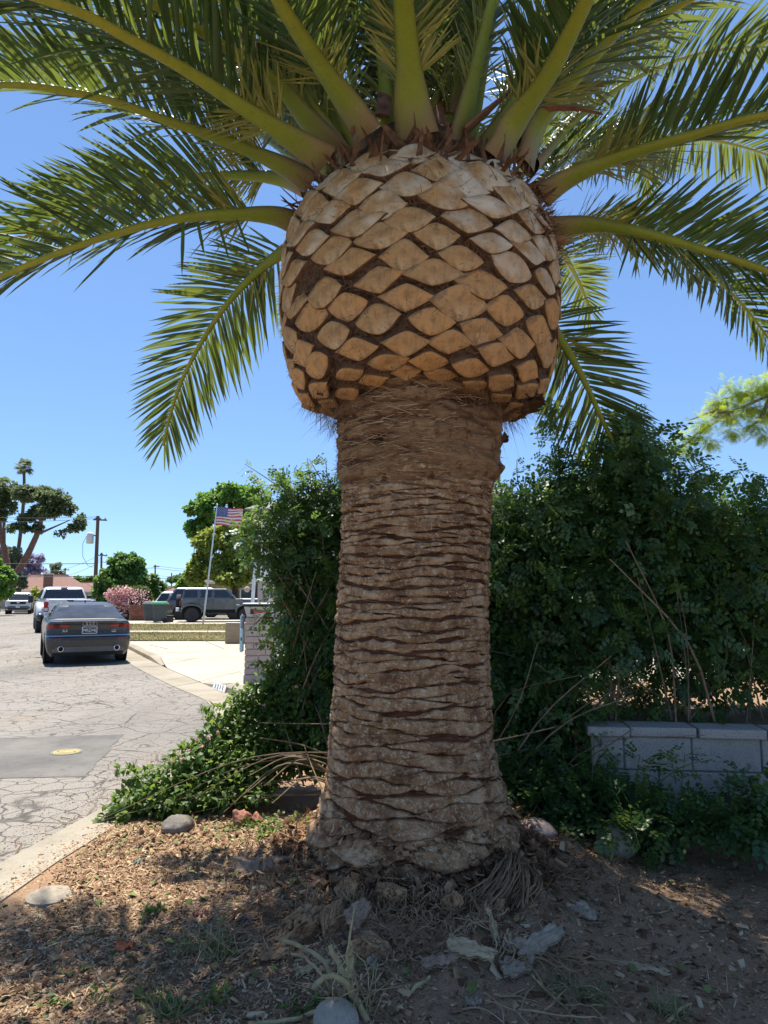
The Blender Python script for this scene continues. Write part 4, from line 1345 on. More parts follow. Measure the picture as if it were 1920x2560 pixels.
for i in range(40):
    bs = P(rng.uniform(720, 870), rng.uniform(1750, 1900), rng.uniform(5.3, 5.8))
    top = P(rng.uniform(680, 870), rng.uniform(1280, 1650), rng.uniform(5.4, 5.9))
    c = catmull([bs, (bs + top) / 2 + Vector((rng.normal() * .1, rng.normal() * .1, 0)), top], 8)
    sm.tube([Vector(p) for p in c], list(np.linspace(.009, .003, 8)), 5)
sm.build('stems', M_STEM, hedge2, kind='stuff', smooth=60)
me = scatter_mesh('shoot_leaves', *SPRAY, np.array(pos), np.array(rot), rng.uniform(.6, .9, len(pos))[:, None] * np.ones(3))
link_mesh('shoot_leaves', me, M_VINE, hedge2, 'stuff')

# ---- lantana sprawling over the kerb
lant = thing('shrub', 'sprawling bright green lantana shrub with small pink flowers spilling over the kerb', 'shrub', (0, 0, 0))
lob = []
for (pxx, pyy, Yd, rx, rz) in ((262, 2068, 4.85, .08, .06), (300, 2040, 4.9, .13, .09), (340, 2000, 5.0, .16, .12), (365, 1960, 5.1, .14, .11), (400, 2000, 5.0, .2, .14), (430, 1945, 5.1, .17, .14), (470, 1990, 5.05, .22, .15), (485, 1900, 5.2, .16, .14), (520, 1950, 5.15, .24, .17),
                               (545, 1850, 5.3, .17, .14), (560, 1900, 5.2, .24, .18), (600, 1810, 5.35, .17, .15), (590, 1960, 5.1, .22, .13), (620, 1860, 5.3, .25, .2), (650, 1760, 5.45, .18, .16), (640, 1920, 5.2, .24, .16), (690, 1720, 5.5, .17, .16), (680, 1820, 5.4, .26, .2), (720, 1780, 5.45, .22, .2), (730, 1860, 5.4, .24, .2), (790, 1840, 5.45, .24, .2), (700, 1680, 5.5, .13, .13), (760, 1740, 5.5, .22, .2), (700, 1900, 5.3, .22, .12), (640, 1980, 5.0, .16, .07), (560, 1985, 5.0, .2, .10), (600, 1760, 5.45, .13, .12), (540, 1800, 5.4, .10, .10), (690, 1740, 5.5, .12, .10), (790, 1900, 5.4, .22, .14), (830, 1800, 5.5, .25, .2)):
    lob.append((P(pxx, pyy, Yd), rx, rx, rz))
_, lp, lr = foliage('foliage', lob, 15500, OVATE, (.030, .058), M_LANT, lant, rng, shell=.45, floor=.06, droop=.1, up=.9)
vis = (lp[:, 1] < 5.2) & (lp[:, 0] < -.5)
pick_sprays(lant, 300, lp[vis] + np.array([-.03, -.05, .02]), lr[vis], OVATE, (.042, .068), M_LANT, rng)
sm, gs = MB(), MB()
pos, rot = [], []
root = P(850, 1985, 5.1)
for i in range(16):
    tgt = lob[int(rng.integers(len(lob)))][0]
    bs = root + Vector((rng.normal() * .12, rng.normal() * .2, rng.uniform(0, .4)))
    end = Vector(tgt) + Vector((rng.normal() * .1, rng.normal() * .1 - .1, rng.normal() * .06))
    c = catmull([bs, bs + (end - bs) * .45 + Vector((0, -.1, rng.uniform(.02, .2))), end], 12)
    r0 = rng.uniform(.003, .007)
    sm.tube([Vector(p) for p in c], list(np.linspace(r0, r0 * .35, 12)), 5)
for (b, t, bd) in (((848, 1945, 4.9), (610, 1985, 4.75), (0, 0, .16)), ((850, 1925, 4.9), (640, 1900, 4.9), (0, 0, .06)), ((845, 1960, 4.85), (680, 2008, 4.7), (0, 0, .1)), ((850, 1940, 4.9), (560, 2030, 4.8), (0, -.05, .2)), ((850, 1900, 4.95), (650, 1845, 5.0), (0, 0, .03)), ((848, 1970, 4.85), (700, 1960, 4.7), (0, 0, .05)), ((840, 1935, 4.9), (620, 1940, 4.85), (0, 0, .12)), ((846, 1950, 4.85), (660, 1965, 4.7), (0, 0, .15))):
    c = catmull([P(*b), (P(*b) + P(*t)) / 2 + Vector(bd), P(*t)], 14)
    sm.tube([Vector(p) for p in c], list(np.linspace(.008, .003, 14)), 6)
sm.build('stems', M_STEMGREY, lant, smooth=60, kind='stuff')
for (b, t, k) in (((380, 1990, 4.9), (232, 2062, 4.8), 12), ((360, 1960, 5.0), (290, 1925, 5.0), 12), ((480, 1880, 5.1), (410, 1905, 5.0), 10), ((600, 1800, 5.3), (500, 1768, 5.2), 14), ((640, 1740, 5.4), (575, 1752, 5.3), 9), ((700, 1690, 5.4), (625, 1665, 5.3), 12), ((720, 1740, 5.4), (618, 1715, 5.3), 12), ((720, 1660, 5.4), (640, 1610, 5.3), 9), ((330, 2030, 4.8), (262, 2100, 4.72), 10), ((560, 1830, 5.2), (495, 1838, 5.1), 9), ((680, 1640, 5.5), (690, 1590, 5.4), 7), ((740, 1640, 5.5), (700, 1580, 5.4), 9)):
    shoot(gs, P(*b), P(*t), (0, 0, .05), k * 2, rng, pos, rot, .0045)
gs.build('shoot', M_STEMGREEN, lant, kind='stuff')
me = scatter_mesh('shoot_leaves', *OVATE, np.array(pos), np.array(rot), rng.uniform(.042, .072, len(pos))[:, None] * np.ones(3))
link_mesh('shoot_leaves', me, M_LANT, lant, 'stuff')
M_PINK = leaf_mat('pink_petal', [(.55, .22, .30), (.70, .38, .42), (.78, .55, .50)], (.8, .4, .45), .6, .3, .3)
for (pxx, pyy, Yd) in ((545, 1832, 5.05), (520, 1845, 5.05), (492, 1850, 5.0), (505, 1868, 4.95), (660, 1765, 5.2), (742, 1718, 5.3), (470, 1878, 4.95), (452, 1900, 4.9), (640, 1612, 5.3), (380, 1905, 4.9), (430, 1905, 4.9)):
    c = np.array(P(pxx, pyy, Yd))
    d = rng.normal(size=(26, 3)); d /= np.linalg.norm(d, axis=1, keepdims=True); d[:, 2] = np.abs(d[:, 2])
    me = scatter_mesh('flower_head', *OVATE, c + d * .010, rot_frames(rng.normal(size=(26, 3)), d), np.full((26, 3), .011))
    link_mesh('flower_head', me, M_PINK, lant)

# ---- low growth at the foot of the wall and beside the trunk
cover = tag(empty('undergrowth'), 'low dark vine growth covering the ground at the foot of the wall', 'undergrowth', None, 'stuff')
lob = []
for (pxx, pyy, Yd, rx, rz) in ((1275, 1985, 4.5, .2, .12), (1330, 1960, 4.5, .2, .16), (1330, 2020, 4.35, .2, .12), (1400, 2000, 4.4, .24, .16), (1400, 2050, 4.25, .2, .1), (1470, 1970, 4.35, .16, .14), (1470, 2010, 4.3, .16, .10), (1530, 1975, 4.3, .12, .10), (1560, 2025, 4.25, .22, .11), (1540, 2060, 4.3, .10, .07),
                               (1630, 2040, 4.2, .2, .08), (1650, 2060, 4.1, .2, .08), (1720, 2045, 4.1, .2, .08), (1760, 2050, 4.05, .2, .09), (1820, 2035, 4.05, .2, .08), (1860, 2060, 3.95, .2, .10), (1910, 2030, 3.95, .2, .11), (1920, 2060, 3.85, .2, .10), (1990, 2020, 3.9, .3, .15), (1620, 2100, 4.0, .08, .05), (1490, 1920, 4.4, .07, .08), (1280, 1920, 4.6, .2, .2), (1380, 1900, 4.7, .24, .2), (1300, 1840, 4.8, .2, .2), (1420, 1830, 4.8, .18, .18), (1350, 1780, 4.85, .22, .2)):
    lob.append((P(pxx, pyy, Yd), rx, rx * .8, rz))
foliage('vine_leaves', lob, 2700, SPRAY, (.62, 1.05), M_VINE, cover, rng, shell=.6, floor=.13, up=1.3, droop=0.0, rnd_bias=.04)
sm = MB(); pos, rot = [], []
for b, t, k in (((1700, 1990, 4.1), (1712, 1880, 4.1), 12), ((1690, 1960, 4.12), (1660, 1870, 4.15), 8), ((1480, 1950, 4.3), (1485, 1830, 4.35), 10), ((1590, 1950, 4.2), (1600, 1885, 4.2), 10), ((1640, 1960, 4.15), (1780, 1900, 4.1), 4), ((1560, 2040, 4.1), (1520, 1970, 4.1), 12), ((1560, 2080, 3.95), (1490, 2095, 3.95), 12), ((1600, 2120, 3.9), (1560, 2060, 3.95), 14), ((1850, 2000, 4.0), (1860, 1930, 4.0), 8)):
    shoot(sm, P(*b), P(*t), (0, -.02, .04), k, rng, pos, rot, .004)
sm.build('vine_stems', M_STEMGREEN, cover)
link_mesh('vine_leaves', scatter_mesh('vine_leaves', *SPRAY, np.array(pos), np.array(rot), rng.uniform(.6, .95, len(pos))[:, None] * np.ones(3)), M_VINE, cover)
weeds = tag(empty('weeds'), 'small bright green weeds on the ground left of the palm base', 'weeds', None, 'stuff')
lob = [(P(a, b, Yd), .08, .08, .035) for (a, b, Yd) in ((660, 2062, 4.45), (690, 2050, 4.5), (715, 2068, 4.4), (740, 2055, 4.45), (760, 2080, 4.4), (670, 2090, 4.35), (620, 2060, 4.6), (560, 2075, 4.6), (735, 2095, 4.3))]
foliage('weed_leaves', lob, 420, OVATE, (.018, .04), M_LANT, weeds, rng, shell=.7, floor=.12, up=1.5, droop=0)
weeds.location.z = 0

# ---- feathery yellow-green branch coming in from the right
mim = thing('mimosa_tree', 'feathery yellow green tree branch reaching in over the hedge at the right', 'tree', (0, 0, 0))
FEA = []
tv, tq, o = [], [], 0
for i in range(9):
    x = .02 + .105 * i / 9
    for sd in (-1, 1):
        l = .026 * (1 - .45 * abs(i / 8 - .45))
        a = np.array([(x, 0, 0), (x + .0045, 0, 0), (x + .0145, sd * l, -.004), (x + .0115, sd * l, -.004)])
        tv.append(a); tq.append((o, o + 1, o + 2, o + 3)); o += 4
FEATHER = (np.concatenate(tv), np.array(tq), np.zeros((0, 3), int))
M_MIM = leaf_mat('mimosa_leaf', [(.12, .19, .025), (.20, .27, .035), (.28, .32, .045), (.33, .29, .045)], (.48, .64, .06), .5, .6, .3)
br = MB()
lob = []
for pts in ([(2250, 1020, 6.2), (2080, 985, 6.0), (1930, 985, 5.8), (1830, 1030, 5.7), (1740, 1085, 5.6), (1705, 1120, 5.6)], [(2080, 985, 6.0), (1960, 960, 6.0), (1860, 985, 6.0), (1800, 1000, 6.0)], [(1930, 985, 5.8), (1900, 1050, 5.7), (1870, 1070, 5.7)], [(1830, 1030, 5.7), (1775, 1030, 5.7), (1725, 1050, 5.7)]):
    br.tube([P(*p) for p in pts], list(np.linspace(.022, .005, len(pts))), 6)
br.tube([Vector((P(2250, 1020, 6.2).x, 6.2, -.05)), P(2260, 1500, 6.2), P(2250, 1020, 6.2)], [.10, .08, .03], 8)
br.build('branch', M_STEM, mim, smooth=60)
for (a, b, Yd, rx, rz) in ((1910, 962, 5.8, .13, .07), (1855, 978, 5.8, .12, .05), (1800, 1000, 5.8, .10, .045), (1880, 1015, 5.8, .12, .05), (1820, 1035, 5.7, .12, .045), (1760, 1055, 5.6, .10, .04), (1735, 1085, 5.6, .08, .04), (1712, 1120, 5.6, .05, .06), (1920, 1030, 5.8, .12, .05), (1880, 1060, 5.7, .10, .04), (1985, 1000, 5.8, .2, .12), (2080, 990, 6, .3, .16), (1775, 1100, 5.6, .07, .045), (1830, 1075, 5.6, .07, .04), (1905, 1085, 5.7, .08, .04), (1820, 958, 5.8, .05, .03), (1840, 1010, 5.75, .06, .03), (1690, 1108, 5.55, .05, .03), (1700, 1085, 5.55, .06, .03), (1790, 1015, 5.75, .08, .03)):
    lob.append((P(a, b, Yd), rx, rx * .8, rz))
foliage('foliage', [(c_, a_ * 1.1, b_ * 1.1, h_ * 1.15) for (c_, a_, b_, h_) in lob], 4600, FEATHER, (.55, .85), M_MIM, mim, rng, shell=.8, up=1.4, droop=.75)

# ---- the low block wall under the hedge
m = NT('block_grey')
n1 = m.noise(3.2, 6, .65)
c = m.ramp(n1, [(.3, (.31, .295, .265)), (.7, (.44, .42, .375))])
c = m.mix(m.ramp(m.noise(120, 3, .7), [(.38, .6), (.5, 0)]), c, (.13, .13, .13))
c = m.mix(m.ramp(m.noise(4.4, 6, .7), [(.57, 0), (.70, .6)]), c, (.20, .155, .115))
c = m.mix(m.math('MULTIPLY', m.objrand(), .35), c, (.30, .285, .26))
m.bump(m.noise(150, 4, .7), .5, .006)
M_BLOCK = m.set(c, .92, 0, .2)
M_MORTAR = plain('mortar', (.17, .165, .16), .95, var=.3, scale=40, bump=.4)
A, B = Vector((1.275, 4.46)), Vector((1.275 + 3.2 * .985, 4.46 - 3.2 * .115))
wdir = (B - A).normalized(); wlen = (B - A).length
wall = thing('block_wall', 'low grey concrete block retaining wall with a cap course in front of the hedge', 'wall', (A.x, A.y, 0), math.atan2(wdir.y, wdir.x))
MB().box((wlen / 2 + .006, .10, .37), (wlen, .172, .742)).build('mortar_core', M_MORTAR, wall)
for row in range(4):
    x = -.2 if row % 2 else 0.0
    while x < wlen:
        a, b = max(0, x), min(wlen, x + .40)
        if b - a > .05:
            o = MB().box(((a + b) / 2, .10 + rng.normal() * .0015, -.06 + row * .2 + .10), (b - a - .010, .19, .19)).build('block', M_BLOCK, wall, bevel=.004)
        x += .40
x = -.03
for k in range(9):
    ln = .265 if k == 0 else .40
    o = MB().box((x + ln / 2, .095 + rng.normal() * .004, .768 + rng.normal() * .0015), (ln - .012, .225, .056)).build('cap_block', M_BLOCK, wall, bevel=.006)
    o.rotation_euler = (rng.normal() * .006, rng.normal() * .004, rng.normal() * .008)
    x += ln
bed = MB().box((wlen / 2 + A.x + .2, 5.9, .38), (wlen + .5, 2.55, .74), -.0)
bed.build('raised_bed', M_DIRT, kind='structure')
# ================================================================== THE STREET: VEHICLES
rng = np.random.default_rng(55)
random.seed(55)


def paint(name, col, rough=.28, metal=.3, coat=.7):
    m = NT(name)
    n = m.noise(3, 5, .6)
    c = m.ramp(n, [(.3, tuple(k * .9 for k in col)), (.7, tuple(min(1, k * 1.08) for k in col))])
    d = m.ramp(m.noise(14, 5, .7), [(.5, 0), (.8, .18)])
    c = m.mix(d, c, (.30, .27, .23))
    return m.set(c, rough, metal, .5, coat)


M_GREYCAR = paint('paint_dark_grey', (.036, .035, .035), .36, .1, .3)
M_WHITECAR = paint('paint_white', (.62, .64, .68), .3, .1)
M_GUNMETAL = paint('paint_gunmetal', (.105, .112, .112), .3, .35)
M_DARKSUV = paint('paint_charcoal', (.085, .09, .095), .3, .35)
M_GLASS = plain('glass_dark', (.018, .022, .028), .08, 0, .7, var=.2)
M_REARGLASS = plain('glass_dusty', (.05, .056, .07), .07, 0, .5, var=.3, scale=3)
M_TYRE = plain('tyre_rubber', (.028, .028, .028), .85, var=.3, scale=20)
M_RIM = plain('rim_alloy', (.35, .35, .36), .35, .8)
M_RIMDARK = plain('rim_black', (.03, .03, .032), .4, .4)
M_BLACKPL = plain('plastic_black', (.03, .031, .033), .6)
M_GREYPL = plain('plastic_grey', (.12, .122, .125), .55)
M_RIMGREY = plain('rim_grey', (.16, .16, .165), .45, .4)
M_CHROME = plain('chrome', (.62, .63, .65), .18, .9, var=.05)
M_TAIL = plain('tail_lamp_red', (.36, .008, .014), .25, 0, .4, .3, var=.3)
M_TAILDK = plain('tail_lamp_dark', (.13, .008, .012), .2, 0, .6, .6)
M_LAMP = plain('head_lamp', (.55, .55, .52), .15, .1, .7)
M_WELL = plain('wheel_well', (.012, .012, .012), .95)
M_PLATE = plain('plate_dark', (.035, .06, .085), .5)
M_PLATEFR = plain('plate_frame', (.60, .62, .64), .4, .3)
M_PLATEW = plain('plate_white', (.66, .66, .62), .5)
M_LETTER = plain('plate_letters', (.75, .72, .55), .5)


class Loft:
    """a body made of stacked rounded outlines; x right, y forward from the tail, z up"""
    def __init__(self, slices, sub=3):
        self.rows = []
        sl = np.array(slices, float)
        zz = np.arange(len(sl))
        t = np.linspace(0, len(sl) - 1, (len(sl) - 1) * sub + 1)
        sl = np.stack([np.interp(t, zz, sl[:, k]) for k in range(6)], -1)
        for z, yr, yf, hw, rr, rf in sl:
            rr = min(rr, hw * .95); rf = min(rf, hw * .95)
            half = [(hw_ * 1.0, yr + .0) for hw_ in np.linspace(0, hw - rr, 9)[:-1]]
            half += [(hw - rr + rr * math.sin(a), yr + rr * .55 * (1 - math.cos(a))) for a in np.linspace(0, PI / 2, 8)]
            half += [(hw, y) for y in np.linspace(yr + rr * .55, yf - rf * .55, 42)[1:-1]]
            half += [(hw - rf + rf * math.sin(a), yf - rf * .55 * (1 - math.cos(a))) for a in np.linspace(PI / 2, 0, 8)]
            half += [(hw_, yf) for hw_ in np.linspace(hw - rf, 0, 9)[1:]]
            full = half + [(-x, y) for x, y in half[::-1][1:-1]]
            self.rows.append([(x, y, z) for x, y in full])
        self.g = np.array(self.rows)
        self.nz, self.n = self.g.shape[:2]

    def body(self, name, mat, parent, sharp=35):
        v = self.g.reshape(-1, 3)
        q = [(i * self.n + j, i * self.n + (j + 1) % self.n, (i + 1) * self.n + (j + 1) % self.n, (i + 1) * self.n + j) for i in range(self.nz - 1) for j in range(self.n)]
        mb = MB()
        mb.add([tuple(p) for p in v], q + [tuple(range(self.n))[::-1], tuple(range((self.nz - 1) * self.n, self.nz * self.n))])
        return mb.build(name, mat, parent, smooth=sharp)

    def patch(self, name, mat, parent, pred, off=.008, sharp=40):
        """the cells of the skin that pass pred(centre, normal), lifted off it as a part of their own"""
        g, n = self.g, self.n
        vs, fs, idx = [], [], {}
        for i in range(self.nz - 1):
            for j in range(n):
                k = (j + 1) % n
                a, b, c, d = g[i, j], g[i, k], g[i + 1, k], g[i + 1, j]
                nr = np.cross(b - a, d - a)
                L = np.linalg.norm(nr)
                if L < 1e-9: continue
                nr = nr / L
                ce = (a + b + c + d) / 4
                if not pred(ce, nr): continue
                f = []
                for key, p in (((i, j), a), ((i, k), b), ((i + 1, k), c), ((i + 1, j), d)):
                    if key not in idx:
                        idx[key] = len(vs); vs.append([p, np.zeros(3)])
                    vs[idx[key]][1] = vs[idx[key]][1] + nr
                    f.append(idx[key])
                fs.append(tuple(f))
        if not fs: return None
        vs = [p + q / (np.linalg.norm(q) + 1e-9) * off for p, q in vs]
        mb = MB(); mb.add(vs, fs)
        return mb.build(name, mat, parent, smooth=sharp, fix=False)


def wheel(parent, x, y, r, w, rim_mat, rr=.62, spokes=10, name='wheel', deep=.03):
    sd = 1 if x > 0 else -1
    t = MB().lathe([(r * .55, -w / 2), (r * .92, -w / 2), (r * .985, -w * .40), (r, -w * .28), (r, w * .28), (r * .985, w * .40), (r * .92, w / 2), (r * .55, w / 2)], 32, (x, y, r), 'X')
    o = t.build(name, M_TYRE, parent, smooth=40)
    xo = x + sd * (w / 2 - deep)
    rm = MB().lathe([(r * rr, 0), (r * rr, sd * .03), (r * rr * .93, sd * .03), (r * rr * .88, -sd * .005), (.04, -sd * .002), (.035, sd * .012), (.001, sd * .012)], 28, (xo, y, r), 'X', cap=False)
    for k in range(spokes):
        a = 2 * PI * k / spokes
        M = Matrix.Rotation(a, 3, 'X')
        p = M @ Vector((0, 0, r * rr * .5))
        rm.box((xo + sd * .014, y + p.y, r + p.z), (.03, r * .11, r * rr * .9), 0, 0, 1, M)
    rm.build('rim', rim_mat, o, smooth=40)
    return o


def text_part(name, body, size, loc, rot, mat, parent, ext=.002, align='CENTER', sx=1.0):
    """lettering as a mesh of its own"""
    cu = bpy.data.curves.new(name, 'FONT')
    cu.body = body; cu.size = size; cu.extrude = ext; cu.align_x = align; cu.align_y = 'CENTER'
    tmp = bpy.data.objects.new(name, cu)
    COL.objects.link(tmp)
    dg = bpy.context.evaluated_depsgraph_get()
    me = bpy.data.meshes.new_from_object(tmp.evaluated_get(dg))
    bpy.data.objects.remove(tmp); bpy.data.curves.remove(cu)
    me.name = name
    me.materials.clear()
    o = link_mesh(name, me, mat, parent)
    o.location = loc; o.rotation_euler = rot; o.scale = (sx, 1, 1)
    return o


def heading(dx, dy):
    return math.atan2(dy, dx) - PI / 2


# ---- the dark grey saloon at the kerb
GA = G(223, 1662, .006)
car = thing('parked_car', 'dark grey four door saloon parked at the kerb with its rear to us', 'car', (GA.x - .02, GA.y, .006), heading(-.455, .89))
lower = Loft([(.20, .16, 4.50, .80, .2, .3), (.30, .06, 4.62, .875, .3, .4), (.42, .02, 4.68, .905, .34, .5), (.56, .0, 4.72, .92, .36, .5), (.625, .01, 4.72, .92, .36, .5), (.655, .075, 4.70, .92, .36, .5), (.70, .10, 4.68, .918, .36, .5), (.80, .115, 4.62, .915, .38, .5),
              (.90, .10, 4.55, .905, .40, .5), (.955, .06, 4.45, .885, .42, .6), (.985, .055, 4.3, .865, .42, .6), (1.0, .12, 4.1, .85, .42, .6), (1.02, .35, 3.6, .80, .3, .5)])
lower.body('body', M_GREYCAR, car)
gh = Loft([(.97, .62, 3.62, .855, .25, .3), (1.02, .74, 3.46, .838, .25, .3), (1.10, .90, 3.26, .80, .25, .3), (1.20, 1.10, 3.02, .745, .25, .3), (1.30, 1.32, 2.78, .68, .25, .3), (1.345, 1.44, 2.66, .645, .25, .3), (1.39, 1.62, 2.50, .59, .28, .3), (1.415, 1.86, 2.30, .50, .3, .3), (1.425, 2.0, 2.2, .36, .3, .3)], 4)
gh.body('roof', M_GREYCAR, car, 50)
gh.patch('rear_window', M_REARGLASS, car, lambda c, n: n[1] < -.35 and 1.035 < c[2] < 1.345 and abs(c[0]) < .84 - (c[2] - 1.0) * .55, .006)
gh.patch('windscreen', M_GLASS, car, lambda c, n: n[1] > .35 and 1.03 < c[2] < 1.34, .006)
for sd in (-1, 1):
    for (ya, yb) in ((.95, 1.9), (2.0, 3.0)):
        gh.patch('side_window', M_GLASS, car, lambda c, n: n[0] * sd > .5 and 1.02 < c[2] < 1.32 and ya + (c[2] - 1) * .9 * (ya < 1.5) < c[1] < yb - (c[2] - 1) * .9 * (yb > 2.5), .006)
    tl = lower.patch('tail_lamp', M_TAIL, car, lambda c, n: .83 < c[2] < .915 and c[0] * sd > .42 and c[1] < .55 and (c[0] * sd > .66 or c[2] > .865), .012)
    lb = MB()
    for q in range(3):
        lb.box((sd * .74, .088, .838 + .028 * q), (.22 - .03 * q, .02, .012))
    lb.build('lamp_bar', M_TAILDK, tl)
    MB().box((sd * .70, .005, .60), (.24, .03, .022)).build('reflector', M_TAIL, car, bevel=.004)
    ex = MB().lathe([(.062, .0), (.066, -.05), (.052, -.052), (.05, .05)], 20, (sd * .60, .035, .375), 'Y', cap=False)
    e = ex.build('exhaust_pipe', M_CHROME, car, smooth=40)
    MB().lathe([(.05, -.03), (.001, -.028)], 20, (sd * .60, .035, .375), 'Y', cap=False).build('exhaust_opening', M_WELL, e)
    mr = MB().lathe([(.001, 0), (.06, .01), (.095, .05), (.10, .12), (.07, .16), (.001, .17)], 14, (sd * 1.0, 2.95, 1.02), 'Y')
    mr.build('side_mirror', M_GREYCAR, car, smooth=60)
    for y, r in ((1.02, .335), (3.84, .335)):
        MB().lathe([(.375, -.02), (.375, .02)], 28, (sd * .905, y, .345), 'X').build('wheel_arch', M_WELL, car)
        wheel(car, sd * .81, y, r, .235, M_RIM, .70, 10)
lower.patch('rear_diffuser', M_GREYPL, car, lambda c, n: .30 < c[2] < .43 and c[1] < .5 and abs(c[0]) < .74, .010)
lower.patch('bumper_trim', M_CHROME, car, lambda c, n: .655 < c[2] < .668 and c[1] < .4, .004)
MB().box((0, .07, .992), (1.16, .10, .022)).build('spoiler_lip', M_BLACKPL, car, bevel=.008)
rg_ = MB()
for k in range(4):
    a = [Vector((-.105 + .07 * k + .052 * math.cos(w), .047, .938 + .044 * math.sin(w))) for w in np.linspace(0, 2 * PI, 25)]
    rg_.tube(a, .0105, 6, False)
rg_.build('badge', M_CHROME, car, smooth=60)
pl = MB().box((0, .10, .785), (.33, .02, .165)).build('number_plate', M_PLATEFR, car, bevel=.004)
MB().box((0, .088, .785), (.295, .012, .13)).build('plate_panel', M_PLATE, pl)
text_part('plate_number', 'P4RZV4L', .100, (0, .0805, .782), (PI / 2, 0, 0), M_LETTER, pl, .001, sx=.78)
text_part('model_badge', 'A4', .10, (-.53, .088, .775), (PI / 2, 0, 0), M_CHROME, car)
text_part('model_badge', '2.0T', .06, (.53, .088, .775), (PI / 2, 0, 0), M_CHROME, car)
MB().box((.53, .09, .742), (.10, .006, .014)).build('model_badge', M_CHROME, car)
MB().lathe([(.022, 0), (.014, .05), (.004, .06)], 10, (0, 1.86, 1.41)).build('aerial', M_BLACKPL, car, smooth=60)
MB().box((0, 2.35, 1.43), (.74, .5, .018)).build('sunroof', M_GLASS, car, bevel=.006)
MB().box((0, 2.3, .30), (1.5, 3.9, .14)).build('underbody', M_WELL, car)

# ---- the white pickup with twin rear wheels ahead of it
GT = P(172, 1580, 30.2)
truck = thing('pickup_truck', 'white pickup truck with wide rear fenders parked in front of the grey saloon', 'pickup truck', (GT.x, 30.2, .006), heading(-.50, .866))
MB().box((0, 3.0, .95), (1.98, 5.9, .42)).build('body', M_WHITECAR, truck, bevel=.04)
MB().box((-.985, 1.25, 1.22), (.09, 2.3, .42)).box((.985, 1.25, 1.22), (.09, 2.3, .42)).box((0, 2.42, 1.22), (1.9, .06, .42)).build('bed_wall', M_WHITECAR, truck, bevel=.015)
MB().box((-.985, 1.25, 1.44), (.12, 2.32, .03)).box((.985, 1.25, 1.44), (.12, 2.32, .03)).build('bed_rail', M_BLACKPL, truck, bevel=.008)
tg = MB().box((0, .045, 1.12), (1.66, .07, .62)).build('tailgate', M_WHITECAR, truck, bevel=.02)
MB().box((0, .003, 1.36), (.26, .02, .07)).build('camera_housing', M_BLACKPL, tg, bevel=.006)
MB().box((0, .003, 1.19), (.24, .02, .085)).build('handle', M_BLACKPL, tg, bevel=.01)
MB().lathe([(.09, 0), (.085, -.012), (.001, -.013)], 24, (0, .008, 1.11), 'Y', cap=False).build('badge', M_CHROME, tg)
MB().box((0, .012, .98), (1.5, .012, .012)).box((0, .012, 1.30), (1.5, .012, .012)).build('tailgate_crease', M_GREYPL, tg)
bp = MB().box((0, -.06, .68), (2.02, .20, .22)).build('rear_bumper', M_CHROME, truck, bevel=.04)
MB().box((0, -.165, .70), (.62, .02, .18)).build('bumper_recess', M_BLACKPL, bp, bevel=.01)
MB().box((0, -.178, .72), (.31, .012, .15)).build('number_plate', M_PLATEW, bp)
MB().box((0, -.05, .50), (.10, .25, .10)).build('tow_hitch', M_BLACKPL, truck, bevel=.01)
for sd in (-1, 1):
    tl = MB().box((sd * .925, .05, 1.12), (.17, .10, .44)).build('tail_lamp', M_TAIL, truck, bevel=.02)
    MB().box((sd * .925, -.003, 1.0), (.12, .012, .11)).build('reverse_lamp', M_LAMP, tl)
    # wide fender over the twin wheels
    mb = MB()
    NY, NR = 13, 7
    vs = []
    for i in range(NY):
        a = PI * i / (NY - 1)
        for j in range(NR):
            f = j / (NR - 1)
            w_ = 1.0 + .235 * math.sin(f * PI / 2) ** .7
            rad = .72 - .16 * f ** 3
            vs.append((sd * w_, 1.35 - math.cos(a) * rad * 1.05, .62 + math.sin(a) ** .8 * rad * .95))
    mb.add(vs, [(i * NR + j, i * NR + j + 1, (i + 1) * NR + j + 1, (i + 1) * NR + j) for i in range(NY - 1) for j in range(NR - 1)])
    rim_i = [tuple(v) for v in np.array(vs).reshape(NY, NR, 3)[:, -1]]
    mb.add(rim_i + [(sd * 1.0, p[1], p[2] - .04) for p in rim_i], [(i, i + 1, NY + i + 1, NY + i) for i in range(NY - 1)])
    mb.build('rear_fender', M_WHITECAR, truck, smooth=60)
    MB().box((sd * 1.0, 1.35, .62), (.02, 1.1, .6)).build('wheel_arch', M_WELL, truck)
    wheel(truck, sd * 1.09, 1.35, .41, .24, M_RIM, .55, 8)
    wheel(truck, sd * .82, 1.35, .41, .24, M_RIM, .55, 8)
    wheel(truck, sd * .90, 5.1, .41, .27, M_RIM, .55, 8)
    mm = MB().box((sd * 1.28, 4.2, 1.42), (.22, .12, .36)).build('towing_mirror', M_BLACKPL, truck, bevel=.03)
    MB().tube([(sd * .95, 4.2, 1.35), (sd * 1.25, 4.2, 1.38)], .03, 8).build('mirror_arm', M_BLACKPL, mm)
cab = Loft([(1.15, 2.50, 6.0, .985, .1, .2), (1.36, 2.50, 4.75, .985, .12, .2), (1.45, 2.52, 4.60, .97, .14, .2), (1.85, 2.66, 4.20, .84, .16, .2), (1.93, 2.76, 4.08, .79, .18, .2), (1.975, 2.95, 3.9, .70, .2, .2), (1.985, 3.1, 3.8, .6, .2, .2)], 4)
cab.body('cab', M_WHITECAR, truck, 45)
cab.patch('rear_window', M_GLASS, truck, lambda c, n: n[1] < -.5 and 1.47 < c[2] < 1.87 and abs(c[0]) < .90 - (c[2] - 1.45) * .34, .012)
cab.patch('windscreen', M_GLASS, truck, lambda c, n: n[1] > .4 and 1.47 < c[2] < 1.9, .012)
